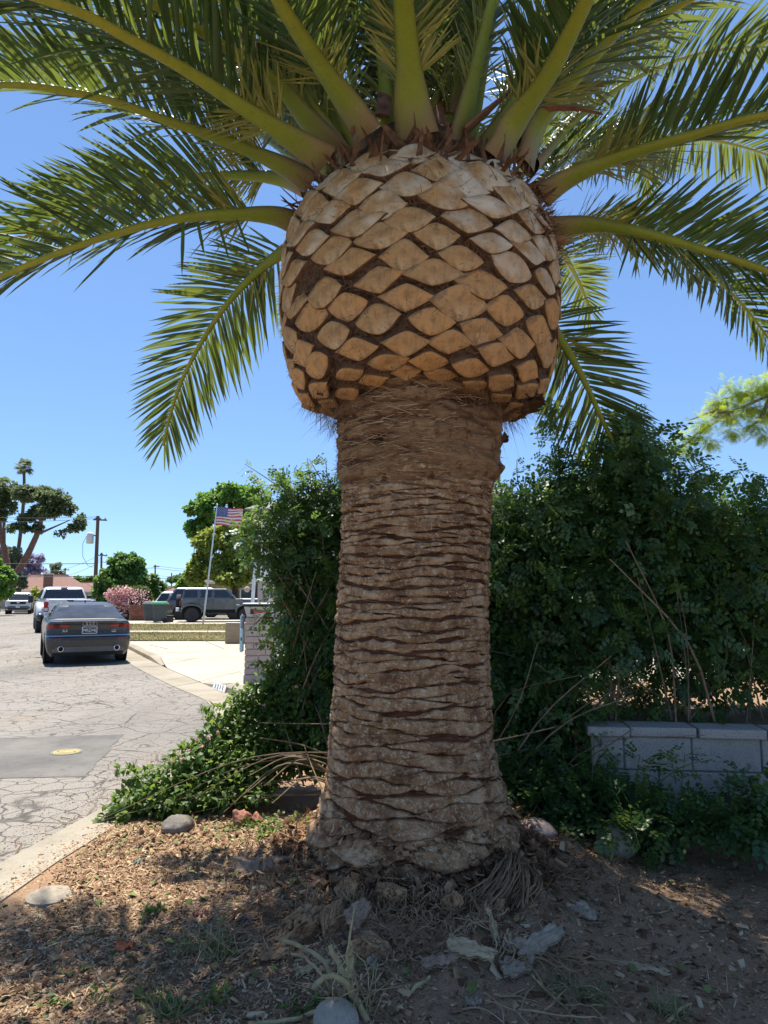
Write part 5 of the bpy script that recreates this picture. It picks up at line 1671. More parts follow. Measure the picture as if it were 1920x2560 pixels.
for sd in (-1, 1):
    for (ya, yb) in ((2.75, 3.45), (3.55, 4.4)):
        cab.patch('side_window', M_GLASS, truck, lambda c, n: n[0] * sd > .5 and 1.47 < c[2] < 1.84 and ya < c[1] < yb - (c[2] - 1.45) * .8 * (yb > 4), .012)
MB().box((0, 2.72, 1.935), (.30, .05, .05)).build('roof_lamp', M_TAILDK, truck, bevel=.01)
MB().box((0, 5.3, 1.28), (1.7, 1.3, .20), taper=.9).build('bonnet', M_WHITECAR, truck, bevel=.03)


def suv(label, loc, rz, paint_m, L, W, H, r=.38, rim=None, rear_slope=.22, name='parked_suv', group=None, hood=1.45, belt=1.08, cat='suv', clad=None, roof_mat=None):
    v = thing(name, label, cat, loc, rz, group)
    hw = W / 2
    lo = Loft([(.34, .14, L - .2, hw - .08, .15, .2), (.46, .03, L - .06, hw - .02, .2, .3), (.66, .0, L, hw, .22, .3), (.76, .05, L, hw, .22, .3), (.95, .06, L - .02, hw, .22, .3), (belt - .02, .09, L - .06, hw - .015, .22, .3), (belt + .02, .10, L - .14, hw - .03, .22, .3)], 3)
    lo.body('body', paint_m, v)
    g = Loft([(belt, .10, L - hood, hw - .03, .2, .2), (belt + .04, .12, L - hood - .08, hw - .045, .2, .2), (H - .16, .10 + rear_slope, L - hood - .62, hw - .19, .2, .2), (H - .10, .14 + rear_slope, L - hood - .70, hw - .22, .2, .2), (H - .03, .25 + rear_slope, L - hood - .85, hw - .30, .25, .25), (H, .5 + rear_slope, L - hood - 1.1, hw - .45, .25, .25)], 5)
    g.body('roof', roof_mat or paint_m, v, 45)
    z0, z1 = belt + .06, H - .17
    g.patch('rear_window', M_GLASS, v, lambda c, n: n[1] < -.5 and z0 < c[2] < z1 and abs(c[0]) < hw - .14 - (c[2] - belt) * .22, .012)
    g.patch('windscreen', M_GLASS, v, lambda c, n: n[1] > .35 and z0 < c[2] < z1 + .03 and abs(c[0]) < hw - .10 - (c[2] - belt) * .22, .012)
    span = L - hood
    for sd in (-1, 1):
        for (fa, fb) in ((.07, .31), (.345, .60), (.635, .90)):
            g.patch('side_window', M_GLASS, v, lambda c, n: n[0] * sd > .5 and z0 < c[2] < z1 and fa * span + (c[2] - belt) * rear_slope * (fa < .1) * 1.5 < c[1] < fb * span - (c[2] - belt) * .95 * (fb > .8), .012)
        tl = lo.patch('tail_lamp', M_TAIL, v, lambda c, n: .78 < c[2] < belt - .01 and c[0] * sd > hw - .22 and c[1] < .28, .012)
        lo.patch('head_lamp', M_LAMP, v, lambda c, n: .84 < c[2] < belt - .04 and c[0] * sd > hw - .38 and c[1] > L - .35, .012)
        MB().box((sd * (hw + .09), span - .25, belt + .10), (.20, .12, .16)).build('side_mirror', M_BLACKPL, v, bevel=.03)
        for y in (.95, L - .95):
            MB().lathe([(r * 1.16, -.02), (r * 1.16, .02)], 28, (sd * (hw - .012), y, r + .02), 'X').build('wheel_arch', M_WELL, v)
            wheel(v, sd * (hw - .12), y, r, .26, rim or M_RIM, .62, 6)
    for y, nm in ((-.03, 'rear_bumper'), (L + .02, 'front_bumper')):
        MB().box((0, y, .56), (W - .06, .16, .24)).build(nm, clad or M_GREYPL, v, bevel=.04)
    return v, lo, g


# ---- white suv coming towards us on the far left
wf, lo, g = suv('white suv facing us at the far left end of the street', (P(43, 1530, 64).x, 64.5, .006), heading(.40, -.917), M_WHITECAR, 4.9, 1.95, 1.86, .40, belt=1.12)
wf.location = Vector((P(44, 1530, 60).x, 60, .006)) - Vector((.40, -.917, 0)).normalized() * 4.9
lo.patch('grille', M_BLACKPL, wf, lambda c, n: .82 < c[2] < 1.06 and abs(c[0]) < .62 and c[1] > 4.6, .014)
MB().box((0, 4.94, .95), (.22, .02, .07)).build('badge', M_CHROME, wf, bevel=.01)
MB().box((0, 5.02, .60), (.32, .02, .12)).build('number_plate', M_PLATEW, wf)
MB().box((0, 4.98, .44), (1.5, .08, .14)).build('skid_plate', M_BLACKPL, wf)

# ---- the driveway across the street: off-roader, charcoal suv, white suv
hd = heading(.985, .17)
jx = P(434, 1553, 39.6).x
jeep = thing('parked_suv', 'boxy grey off-road four door with flared fenders parked side on in the driveway', 'suv', (jx + .1, 39.5, .127), hd, None)
MB().box((0, 2.05, .98), (1.62, 3.35, .62)).build('body', M_GUNMETAL, jeep, bevel=.03)
MB().box((0, 4.05, 1.10), (1.40, 1.15, .40), taper=.93).build('bonnet', M_GUNMETAL, jeep, bevel=.05)
MB().box((0, 4.66, .98), (1.36, .10, .56)).build('grille', M_GUNMETAL, jeep, bevel=.03)
tp = Loft([(1.28, .40, 3.35, .80, .06, .08), (1.34, .42, 3.28, .795, .06, .08), (1.74, .50, 2.93, .72, .06, .08), (1.80, .54, 2.86, .70, .08, .08), (1.84, .62, 2.78, .66, .1, .1)], 5)
tp.body('hard_top', M_GUNMETAL, jeep, 30)
for sd in (-1, 1):
    for (ya, yb) in ((.55, 1.25), (1.42, 2.02), (2.16, 3.12)):
        tp.patch('side_window', M_GLASS, jeep, lambda c, n: n[0] * sd > .5 and 1.36 < c[2] < 1.73 and ya < c[1] < yb - (c[2] - 1.34) * .8 * (yb > 3), .012)
    for y in (.98, 3.92):
        w_ = wheel(jeep, sd * .80, y, .41, .28, M_RIMGREY, .60, 8)
        mb = MB(); N_ = 11
        vs = []
        for i in range(N_):
            a = PI * (.02 + .96 * i / (N_ - 1))
            yy_ = y - math.cos(a) * .60
            zz_ = .50 + min(.50, math.sin(a) ** .55 * .50)
            for dx, dz in ((.80, 0), (1.0, -.03), (1.0, -.09), (.80, -.06)):
                vs.append((sd * dx, yy_ * 1.0 + (y - yy_) * (0 if dz > -.05 else .10), zz_ + dz))
        mb.add(vs, [(i * 4 + j, i * 4 + (j + 1) % 4, (i + 1) * 4 + (j + 1) % 4, (i + 1) * 4 + j) for i in range(N_ - 1) for j in range(4)])
        mb.build('fender_flare', M_GREYPL, jeep, smooth=40)
        MB().lathe([(.52, -.01), (.52, .01)], 24, (sd * .805, y, .52), 'X').build('wheel_arch', M_WELL, jeep)
    for yh in (1.95, 3.0):
        MB().box((sd * .825, yh - .12, 1.16), (.03, .14, .025)).build('door_handle', M_BLACKPL, jeep)
    for yd in (1.36, 2.10, 3.24):
        MB().box((sd * .811, yd, .98), (.006, .014, .56)).build('door_seam', M_WELL, jeep)
    MB().box((sd * .95, 3.15, 1.38), (.20, .10, .17)).build('side_mirror', M_BLACKPL, jeep, bevel=.02)
    MB().box((sd * .74, .33, 1.02), (.14, .06, .26)).build('tail_lamp', M_TAIL, jeep, bevel=.01)
    MB().box((sd * .82, 3.45, .95), (.02, .18, .06)).build('badge', M_CHROME, jeep)
MB().box((0, .20, .70), (1.66, .22, .20)).build('rear_bumper', M_CHROME, jeep, bevel=.03)
MB().box((0, 4.85, .70), (1.66, .22, .20)).build('front_bumper', M_BLACKPL, jeep, bevel=.03)
MB().box((0, 2.4, .58), (1.5, 3.9, .16)).build('chassis', M_WELL, jeep)
for (z, yy_) in ((1.25, .16),):
    MB().lathe([(.40, -.12), (.42, -.08), (.42, .08), (.40, .12)], 28, (0, .19, 1.10), 'Y').build('spare_wheel', M_TYRE, jeep, smooth=40)
dv_, lo, g = suv('charcoal suv parked behind the grey off-road car, its tail showing', (P(404, 1545, 43.2).x + .2, 43.4, .127), hd, M_DARKSUV, 5.1, 1.98, 1.96, .40, M_RIMDARK, rear_slope=.42, belt=1.14)
wr, lo, g = suv('white suv parked deepest in the driveway next to the pink flowering bush', (P(371, 1545, 47).x + .2, 47.6, .127), hd, M_WHITECAR, 4.7, 1.88, 1.74, .36, belt=1.05, rear_slope=.35)

# ---- bins at the kerb side of the drive
def bin_(label, x, y, lid_m, rz):
    b = thing('wheelie_bin', label, 'bin', (x, y, .127), rz, None)
    mb = MB().prism([(-.26, -.30), (.26, -.30), (.26, .30), (-.26, .30)], .06, .98, 0, [(-.31, -.40), (.31, -.40), (.31, .40), (-.31, .40)])
    mb.build('body', M_BINGREY, b, bevel=.03)
    MB().box((0, 0, .96), (.66, .84, .05)).build('rim', M_BINGREY, b, bevel=.012)
    MB().prism([(-.34, -.46), (.34, -.46), (.34, .44), (-.34, .44)], .985, 1.12, 0, [(-.27, -.36), (.27, -.36), (.27, .34), (-.27, .34)]).build('lid', lid_m, b, bevel=.015)
    MB().tube([(-.25, .46, .97), (.25, .46, .97)], .02, 8).build('handle', M_BINGREY, b)
    for sd in (-1, 1):
        MB().lathe([(.12, -.03), (.13, 0), (.12, .03)], 16, (sd * .29, .28, .13), 'X').build('wheel', M_TYRE, b)
    MB().box((-.301, .0, .80), (.01, .34, .07)).build('sticker', M_PLATEW, b)
    return b


M_BINGREY = plain('bin_grey', (.075, .085, .082), .6, var=.2)
M_LIDGREEN = plain('bin_lid_green', (.03, .30, .14), .5)
M_LIDGREY = plain('bin_lid_grey', (.20, .215, .215), .55)
q = P(395, 1553, 38.4)
bin_('grey wheeled bin with a bright green lid', q.x + .10, 38.4, M_LIDGREEN, hd + .05 + PI / 2 - PI / 2)
bin_('grey wheeled bin with a grey lid, left of the green lidded one', P(377, 1553, 39.3).x, 39.3, M_LIDGREY, hd - .05)
M_CRATE = plain('crate_dark', (.06, .06, .055), .7)
cr_ = thing('crate', 'small dark crate on the drive between the bins and the off-road car', 'crate', (P(420, 1552, 39.2).x, 39.2, .127))
MB().box((0, 0, .16), (.5, .4, .32)).build('box', M_CRATE, cr_, bevel=.02)
MB().box((0, 0, .35), (.54, .44, .05)).build('lid', M_BINGREY, cr_, bevel=.01)
# ================================================================== STREET: FLAG, MAILBOX, HOUSES, POLES, TREES
rng = np.random.default_rng(77)
M_ALU = plain('pole_aluminium', (.62, .63, .64), .35, .6)
M_WOODPOLE = plain('pole_wood', (.14, .085, .055), .9, var=.35, scale=10)
M_WIRE = plain('wire_dark', (.10, .10, .11), .7)
M_WHITE = plain('paint_wall_white', (.78, .78, .77), .7, var=.06, scale=2)
M_TAUPE = plain('stucco_taupe', (.40, .335, .30), .85, var=.12, scale=6, bump=.3)
M_STUCCO = plain('stucco_tan', (.42, .34, .24), .9, var=.12, scale=4, bump=.3)
M_ROOF = plain('roof_terracotta', (.19, .105, .085), .9, var=.25, scale=5, bump=.5)
M_TRIM = plain('trim_white', (.66, .65, .62), .6)
M_CHIM = plain('chimney_brick', (.22, .115, .085), .9, var=.3, scale=12)
M_WINDOW = plain('window_glass', (.05, .06, .07), .1, 0, .7)

# ---- flag
fb = P(507, 1563, 35.0)
fp = thing('flagpole', 'tall slim metal flagpole standing in the lawn', 'flagpole', (fb.x, fb.y, .12))
top = Vector((.52, .1, 6.02))
MB().tube([(0, 0, 0), top * .5, top], [.045, .04, .028], 10).build('pole', M_ALU, fp, smooth=60)
MB().lathe([(.001, -.05), (.045, -.02), (.05, .02), (.001, .06)], 12, tuple(top)).build('finial', M_ALU, fp, smooth=60)
M_RED = plain('flag_red', (.52, .09, .11), .7)
M_FWHITE = plain('flag_white', (.74, .66, .64), .7)
M_BLUE = plain('flag_blue', (.05, .075, .22), .7)
M_STAR = plain('flag_star', (.75, .75, .76), .7)
flag = thing('flag', 'american flag flying out to the right near the top of its pole', 'flag', tuple(Vector((fb.x, fb.y, .12)) + top * .982))
FW, FH = 1.36, .90


def flag_pt(u, v, off=0.0):
    x = u * FW
    return Vector((x * .97 - .055 * v, .11 * math.sin(u * 6.5 + v * 1.2) * (.25 + u) - off, -v * FH - .14 * u ** 1.5 + .05 * math.sin(u * 7 + 1) * u + .07 * u * u * math.sin(v * 5)))


for k in range(13):
    mb = MB(); vs = []
    for i in range(31):
        u = i / 30 * (1 - .05 * abs(math.sin(k * 1.9)) * (k > 4))
        vs += [flag_pt(u, k / 13), flag_pt(u, (k + 1) / 13)]
    mb.add(vs, [(2 * i, 2 * i + 1, 2 * i + 3, 2 * i + 2) for i in range(30)])
    mb.build('stripe', M_RED if k % 2 == 0 else M_FWHITE, flag, smooth=60, fix=False)
mb = MB(); vs = []
for i in range(13):
    for j in range(8):
        vs.append(flag_pt(i / 12 * .42, j / 7 * 7 / 13, .012))
mb.add(vs, [(i * 8 + j, i * 8 + j + 1, (i + 1) * 8 + j + 1, (i + 1) * 8 + j) for i in range(12) for j in range(7)])
can = mb.build('canton', M_BLUE, flag, smooth=60, fix=False)
mb = MB()
for r_ in range(9):
    for c_ in range(6 if r_ % 2 == 0 else 5):
        u0, v0 = (.035 + .07 * c_ + (.035 if r_ % 2 else 0)), (.03 + .055 * r_)
        ring = []
        for s_ in range(10):
            rad = .019 if s_ % 2 == 0 else .009
            a = PI / 2 + s_ * PI / 5
            ring.append(flag_pt(u0 + rad * math.cos(a) / FW, v0 - rad * math.sin(a) / FH, .02))
        mb.add(ring, [tuple(range(10))])
mb.build('stars', M_STAR, can, fix=False)

# ---- mailbox pillar of split face blocks
M_SPLIT = NT('split_block')
n1 = M_SPLIT.noise(9, 6, .65)
c = M_SPLIT.ramp(n1, [(.3, (.36, .285, .25)), (.7, (.50, .41, .365))])
c = M_SPLIT.mix(M_SPLIT.math('MULTIPLY', M_SPLIT.objrand(), .4), c, (.40, .33, .30))
M_SPLIT.bump(M_SPLIT.noise(26, 5, .7), .6, .02)
M_SPLIT = M_SPLIT.set(c, .92, 0, .2)
M_GALV = plain('galvanised', (.34, .36, .385), .45, .55)
M_REDPL = plain('flag_plastic_red', (.55, .07, .09), .5)
M_SKYBLUE = plain('tube_light_blue', (.42, .66, .72), .6)
gp = G(642, 1711, .122)
pil = thing('mailbox_pillar', 'taupe split-face block pillar carrying a mailbox beside the driveway', 'pillar', (gp.x + .02, gp.y + .22, .122), .10)
MB().box((0, 0, .58), (.47, .38, 1.14)).build('mortar_core', M_TAUPE, pil)
hgt = [.16, .105, .105, .105, .105, .105, .105, .105, .105, .105]
z = .0
for k, h in enumerate(hgt):
    cuts = [-.27, .27] if k == 0 else ([-.26, -.26 + rng.uniform(.14, .26), .26] if k % 2 else [-.26, rng.uniform(-.02, .12), .26])
    for a, b in zip(cuts[:-1], cuts[1:]):
        e = .03 if k == 0 else rng.uniform(-.004, .010)
        MB().box(((a + b) / 2, 0, z + h / 2), (b - a - .012, .42 + 2 * e, h - .012)).build('block', M_SPLIT, pil, bevel=.008)
    z += h
mbx = thing('mailbox', 'grey metal mailbox with a red flag set on the block pillar', 'mailbox', (gp.x + .01, gp.y + .22, .122 + z), .10)
MB().add([(-.22, -.22, 0), (.25, -.22, 0), (.27, -.28, .19), (-.27, -.28, .19), (-.22, .25, 0), (.25, .25, 0), (.27, .25, .20), (-.27, .25, .20)], [(0, 1, 2, 3), (5, 4, 7, 6), (4, 0, 3, 7), (1, 5, 6, 2), (3, 2, 6, 7), (1, 0, 4, 5)]).build('body', M_GALV, mbx, bevel=.012)
MB().box((0, -.01, .215), (.60, .60, .024)).build('lid', M_BLACKPL, mbx, bevel=.008)
MB().box((0, -.01, .235), (.58, .58, .014)).build('lid_plate', M_GALV, mbx, bevel=.006)
fl_ = MB().box((.02, -.275, .095), (.20, .016, .036)).box((-.07, -.275, .10), (.07, .018, .068)).build('signal_flag', M_REDPL, mbx, bevel=.012)
MB().box((-.12, -.263, .10), (.08, .012, .09)).build('flag_mount', M_BLACKPL, mbx)
tube = thing('newspaper_tube', 'light blue paper holder on the left side of the mailbox pillar', 'paper holder', (gp.x - .30, gp.y + .17, .122), .10)
MB().box((0, 0, .72), (.05, .20, .40)).build('panel', M_SKYBLUE, tube, bevel=.012)
MB().tube([(0, -.03, .55), (0, -.03, 1.12), (0, -.03, 1.16)], [.035, .035, .005], 10).build('post', M_GALV, tube, smooth=50)
MB().box((-.003, -.102, .74), (.022, .006, .05)).build('mark', M_BLUE, tube)

# house number painted on the kerb
y0n = 11.78
sgn_p = edge_off(y0n, gut(y0n))
t0, t1 = edge_off(y0n - .36, gut(y0n - .36) + .012), edge_off(y0n + .36, gut(y0n + .36) + .012)
dirn = (Vector((t0.x, t0.y)) - Vector((t1.x, t1.y))).normalized()
ang = math.atan2(dirn.y, dirn.x)
num = thing('house_number', 'white painted house number panel on the face of the kerb', 'house number', ((t0.x + t1.x) / 2 - .025, (t0.y + t1.y) / 2 - .02, .066), ang)
tl_ = .40
o = MB().box((0, 0, 0), (.62, .008, .118)).build('panel', M_WHITE, num)
o.rotation_euler = (-.30, 0, 0)
for k, ch in enumerate('3211'):
    text_part('numeral', ch, .105, (-.19 + .125 * k, -.010, -.002), (PI / 2 - .30, 0, 0), M_BLACKPL, num, .002, sx=.95)

# low tan block wall beside the neighbour's lawn
lw_a = P(562, 1608, 21.8)
lwall = thing('block_wall', 'short tan block wall end beside the driveway, left of the mailbox pillar', 'wall', (lw_a.x, 21.8, .122), .05)
MB().box((1.3, .10, .31), (2.6, .16, .60)).build('mortar_core', M_STUCCO, lwall)
M_TANBLK = NT('tan_block')
n1 = M_TANBLK.noise(6, 5, .6)
c = M_TANBLK.ramp(n1, [(.3, (.26, .215, .145)), (.7, (.34, .285, .20))])
c = M_TANBLK.mix(M_TANBLK.math('MULTIPLY', M_TANBLK.objrand(), .4), c, (.27, .23, .17))
M_TANBLK = M_TANBLK.set(c, .92, 0, .2)
for r_ in range(3):
    x = -.2 * (r_ % 2)
    while x < 2.6:
        a, b = max(0, x), min(2.6, x + .4)
        if b - a > .06:
            MB().box(((a + b) / 2, .10, .02 + r_ * .2 + .10), (b - a - .010, .18, .188)).build('block', M_TANBLK, lwall, bevel=.005)
        x += .4
MB().box((1.3, .10, .632), (2.62, .20, .022)).build('cap', M_WHITE, lwall)

# picket fence behind the mailbox
fc = thing('picket_fence', 'white picket fence behind the mailbox pillar', 'fence', (P(690, 1640, 13.2).x, 13.2, .122), .05)
for k in range(22):
    MB().prism([(-.032, -.01), (.032, -.01), (.032, .01), (-.032, .01)], .06, .96, 0).add([(k * 0 - .032, -.01, .96), (.032, -.01, .96), (.032, .01, .96), (-.032, .01, .96), (0, -.01, 1.02), (0, .01, 1.02)], [(0, 1, 4), (2, 3, 5), (1, 2, 5, 4), (3, 0, 4, 5)]).build('picket', M_WHITE, fc).location = (k * .105, 0, 0)
for zr in (.28, .76):
    MB().box((1.1, .03, zr), (2.4, .03, .07)).build('rail', M_WHITE, fc)
for xp in (-.10, 2.3):
    MB().box((xp, .03, .55), (.09, .09, 1.1)).build('post', M_WHITE, fc)

# ---- white house at the right with a taupe front and hung star ornaments
wx = P(650, 1480, 20).x
wh = thing('house', 'white walled house mostly hidden behind the vine hedge', 'house', (wx, 20.0, .12), 0)
MB().box((3.5, 3.0, 2.75), (7.0, 6.0, 2.3)).build('upper_wall', M_WHITE, wh)
MB().box((3.5, 3.0, .80), (6.96, 5.96, 1.60)).build('lower_wall', M_TAUPE, wh)
rf = MB().add([(-.4, -.5, 3.9), (7.4, -.5, 3.9), (7.4, 6.5, 3.9), (-.4, 6.5, 3.9), (1.5, 3, 5.0), (5.5, 3, 5.0)], [(0, 1, 5, 4), (1, 2, 5), (2, 3, 4, 5), (3, 0, 4), (3, 2, 1, 0)]).build('roof', M_GREYPL, wh)
MB().box((2.9, -.015, 2.6), (1.3, .06, 1.1)).build('window', M_WINDOW, wh)
for xp in (.02, 1.15):
    MB().box((xp, -.05, 1.02), (.14, .10, 1.9)).build('post', M_TAUPE, wh)


def star(cx, cz, r, m_, name, label):
    t = thing(name, label, 'wall ornament', (wx + cx, 19.93, .12 + cz))
    ring = [(math.cos(PI / 2 + s_ * PI / 5) * (r if s_ % 2 == 0 else r * .42), -.002, math.sin(PI / 2 + s_ * PI / 5) * (r if s_ % 2 == 0 else r * .42)) for s_ in range(10)]
    mb = MB().add(ring + [(0, -.06, 0), (0, .0, 0)], [(i, (i + 1) % 10, 10) for i in range(10)] + [((i + 1) % 10, i, 11) for i in range(10)])
    mb.build('face', m_, t)
    return t


M_PINKISH = plain('ornament_pink', (.62, .30, .27), .7)
M_REDORN = plain('ornament_red', (.52, .10, .09), .6)
M_ORNW = plain('ornament_pale', (.66, .60, .57), .7)
star(.35, 1.42, .22, M_ORNW, 'wall_star', 'pale star ornament on the taupe wall behind the mailbox')
star(.98, 1.58, .18, M_PINKISH, 'wall_star', 'small pink star ornament on the taupe wall, right of the pale star')
oo = thing('wall_disc', 'red round ornament on the taupe wall behind the mailbox', 'wall ornament', (wx + .86, 19.92, .12 + 1.22))
MB().lathe([(.17, 0), (.15, -.05), (.001, -.07)], 20, (0, 0, 0), 'Y').build('face', M_REDORN, oo, smooth=50)
bp_ = thing('metal_post', 'grey metal post with a short arm in front of the white house', 'post', (P(627, 1530, 17).x, 17, .12))
MB().tube([(0, 0, 0), (.05, 0, 1.6), (.14, 0, 3.1)], [.05, .045, .04], 10).build('post', M_ALU, bp_, smooth=50)
MB().tube([(.07, 0, 1.83), (.30, -.02, 1.85)], .025, 8).build('arm', M_ALU, bp_)
MB().lathe([(.05, -.03), (.07, 0), (.05, .03)], 12, (-.10, 0, 1.62), 'Y').build('bracket', M_STUCCO, bp_)

# ---- houses across the street
def house(label, x, y, w, d, h, ridge, wall_m, roof_m, rz=0.0, wins=(), chimney=None, door=None, ov=.45):
    t = thing('house', label, 'house', (x, y, .08), rz)
    MB().box((0, d / 2, h / 2), (w, d, h)).build('wall', wall_m, t)
    hw_ = w / 2 + ov
    rf = MB().add([(-hw_, -ov, h), (hw_, -ov, h), (hw_, d + ov, h), (-hw_, d + ov, h), (-hw_ + d * .38, d / 2, h + ridge), (hw_ - d * .38, d / 2, h + ridge)], [(0, 1, 5, 4), (1, 2, 5), (2, 3, 4, 5), (3, 0, 4), (3, 2, 1, 0)]).build('roof', roof_m, t)
    MB().tube([(-hw_, -ov, h + .02), (-hw_ + d * .38, d / 2, h + ridge + .03)], .09, 6).tube([(-hw_ + d * .38, d / 2, h + ridge + .03), (hw_ - d * .38, d / 2, h + ridge + .03)], .09, 6).build('ridge', roof_m, rf)
    MB().box((0, -ov - .02, h - .04), (w + 2 * ov, .05, .18)).build('fascia', M_TRIM, t)
    for (wx_, wz_, ww_, wh_) in wins:
        f = MB().box((wx_, -.03, wz_), (ww_ + .16, .08, wh_ + .16)).build('window', M_TRIM, t)
        MB().box((wx_, -.075, wz_), (ww_, .02, wh_)).build('pane', M_WINDOW, f)
    if door:
        MB().box((door, -.03, 1.05), (1.0, .08, 2.1)).build('door', M_WOODPOLE, t)
    if chimney:
        c = MB().box((chimney[0], chimney[1], h + chimney[2] / 2), (1.0, .8, chimney[2])).build('chimney', M_CHIM, rf)
        MB().box((chimney[0], chimney[1], h + chimney[2] + .06), (1.15, .95, .12)).lathe([(.16, 0), (.16, .35)], 10, (chimney[0], chimney[1], h + chimney[2] + .12)).build('chimney_cap', M_TRIM, rf)
    return t


house('tan house with a low roof behind the driveway cars', P(612, 1520, 54).x, 54, 9, 8, 2.5, 1.0, M_STUCCO, M_ROOF, .12, ((-3.0, 1.4, 1.6, 1.1), (.4, 1.4, 1.4, 1.1), (3.4, 1.4, 1.2, 1.1)), None, 1.9)
house('distant house with a terracotta roof and brick chimney behind the white pickup', P(112, 1500, 84).x, 84, 9.5, 8, 2.0, 2.0, M_STUCCO, M_ROOF, .35, ((-2, 1.1, 1.6, 1.0), (2.6, 1.1, 1.6, 1.0)), (0.2, .6, 2.0))
house('far small house with a pinkish tiled roof right of the round green tree', P(462, 1490, 74).x, 74, 3.6, 5, 1.9, 1.25, M_STUCCO, M_ROOF, -.1, ((0, 1.2, 1.4, 1.0),))
house('far house with its brown roof just showing left of the utility pole', P(222, 1500, 92).x, 92, 9, 7, 2.0, 1.2, M_STUCCO, M_ROOF, .0, ((0, 1.2, 1.4, 1.0),))
bw = thing('garden_wall', 'dark red brick garden wall between the pink bush and the bins', 'wall', (P(352, 1550, 41.5).x, 41.5, .12), .1)
MB().box((0, 0, .45), (1.3, .2, .9)).build('core', M_CHIM, bw)
M_BRICK = NT('brick_red')
c = M_BRICK.ramp(M_BRICK.objrand(), [(0, (.17, .065, .045)), (1, (.27, .115, .075))])
M_BRICK = M_BRICK.set(c, .92, 0, .2)
bk = MB().box((0, 0, 0), (.205, .23, .062)).mesh('brick')
bk.materials.append(M_BRICK)
for r_ in range(12):
    for k in range(6):
        o = bpy.data.objects.new('brick', bk); COL.objects.link(o); o.parent = bw
        o.location = (-.54 + .216 * k + (.1 if r_ % 2 else -.0), 0, .04 + .075 * r_)
gw = thing('garden_wall', 'low grey brown block wall at the end of the street beside the white suv', 'wall', (P(72, 1520, 66).x, 66, .0), .2)
MB().box((0, 0, .6), (2.4, .25, 1.2)).build('wall', M_STUCCO, gw)
MB().box((1.6, 0, .62), (.45, .45, 1.25)).build('pier', M_BLOCK, gw)

# ---- utility poles and wires
def pole(label, px_, py_top, Y, r=.16, arm=True, can=False, lean=0.0, py_b=1500):
    b = P(px_, py_b, Y); t_ = P(px_ + lean, py_top, Y)
    u = thing('utility_pole', label, 'utility pole', (b.x, Y, 0))
    MB().tube([(0, 0, 0), (t_.x - b.x, 0, t_.z)], [r, r * .72], 10).build('pole', M_WOODPOLE, u, smooth=60)
    tx_ = t_.x - b.x
    if arm:
        MB().box((tx_ + .25, -.12, t_.z - .35), (1.1, .10, .12), .5).build('crossarm', M_WOODPOLE, u)
        for k in (-.35, 0, .4):
            MB().lathe([(.05, 0), (.06, .06), (.03, .14)], 8, (tx_ + .25 + k * .88, -.12 + k * .47, t_.z - .29)).build('insulator', M_GREYPL, u)
    if can:
        MB().lathe([(.25, 0), (.30, .05), (.30, .85), (.2, .95), (.05, 1.0)], 16, (tx_ - .55, -.1, t_.z - 2.4)).build('transformer', M_TRIM, u, smooth=50)
        MB().tube([Vector((tx_ - .8, -.1, t_.z - 1.6)), Vector((tx_ - 1.15, -.1, t_.z - 2.4)), Vector((tx_ - 1.1, -.1, t_.z - 3.5)), Vector((tx_ - .6, -.1, t_.z - 4.3)), Vector((tx_ - .15, -.1, t_.z - 4.4))], .02, 6).build('cable', M_WIRE, u)
        MB().box((tx_ - .30, -.1, t_.z - 1.7), (.5, .08, .1)).build('bracket', M_GREYPL, u)
    return u


pole('tall wooden utility pole with a grey transformer beside the white pickup', 237, 1290, 60, .19, True, True, 8)
pole('wooden utility pole just right of the transformer pole, farther away', 252, 1382, 92, .17, True, False, 2)
pole('distant wooden utility pole above the right side of the round tree', 388, 1412, 130, .18, True, True, 0)
pole('thin far utility pole above the small pinkish roof', 429, 1432, 150, .16, False, False, 0)
pole('far utility pole between the palms left of the transformer pole', 163, 1420, 125, .16, True, False, 0)
wr_ = []


def wire(a, b, sag, r=.02):
    a, b = Vector(a), Vector(b)
    n = 14
    pts = [a + (b - a) * (i / n) - Vector((0, 0, sag * 4 * (i / n) * (1 - i / n))) for i in range(n + 1)]
    w = MB().tube(pts, r, 5, False).build('wire', M_WIRE, WR, fix=False)


WR = thing('power_lines', 'thin overhead power lines crossing the sky above the street', 'power lines', (0, 0, 0))
wire(P(-250, 1278, 60), P(243, 1292, 60), .3)
wire(P(-250, 1300, 60), P(246, 1296, 60), .25)
wire(P(-300, 1402, 60), P(240, 1409, 60), .1, .03)
wire(P(-300, 1438, 60), P(239, 1440, 60), .1, .03)
wire(P(240, 1440, 60), P(700, 1444, 80), .2, .022)
wire(P(240, 1405, 60), P(253, 1388, 92), .2)
wire(P(100, 1430, 110), P(253, 1386, 92), .6)
wire(P(110, 1447, 110), P(253, 1403, 92), .6)
wire(P(254, 1386, 92), P(388, 1418, 130), .8)
wire(P(254, 1404, 92), P(388, 1420, 130), .3, .035)
wire(P(388, 1414, 130), P(640, 1424, 120), .5, .03)
wire(P(388, 1420, 130), P(640, 1428, 120), .5, .035)
wire(P(388, 1438, 130), P(640, 1440, 120), .5, .025)

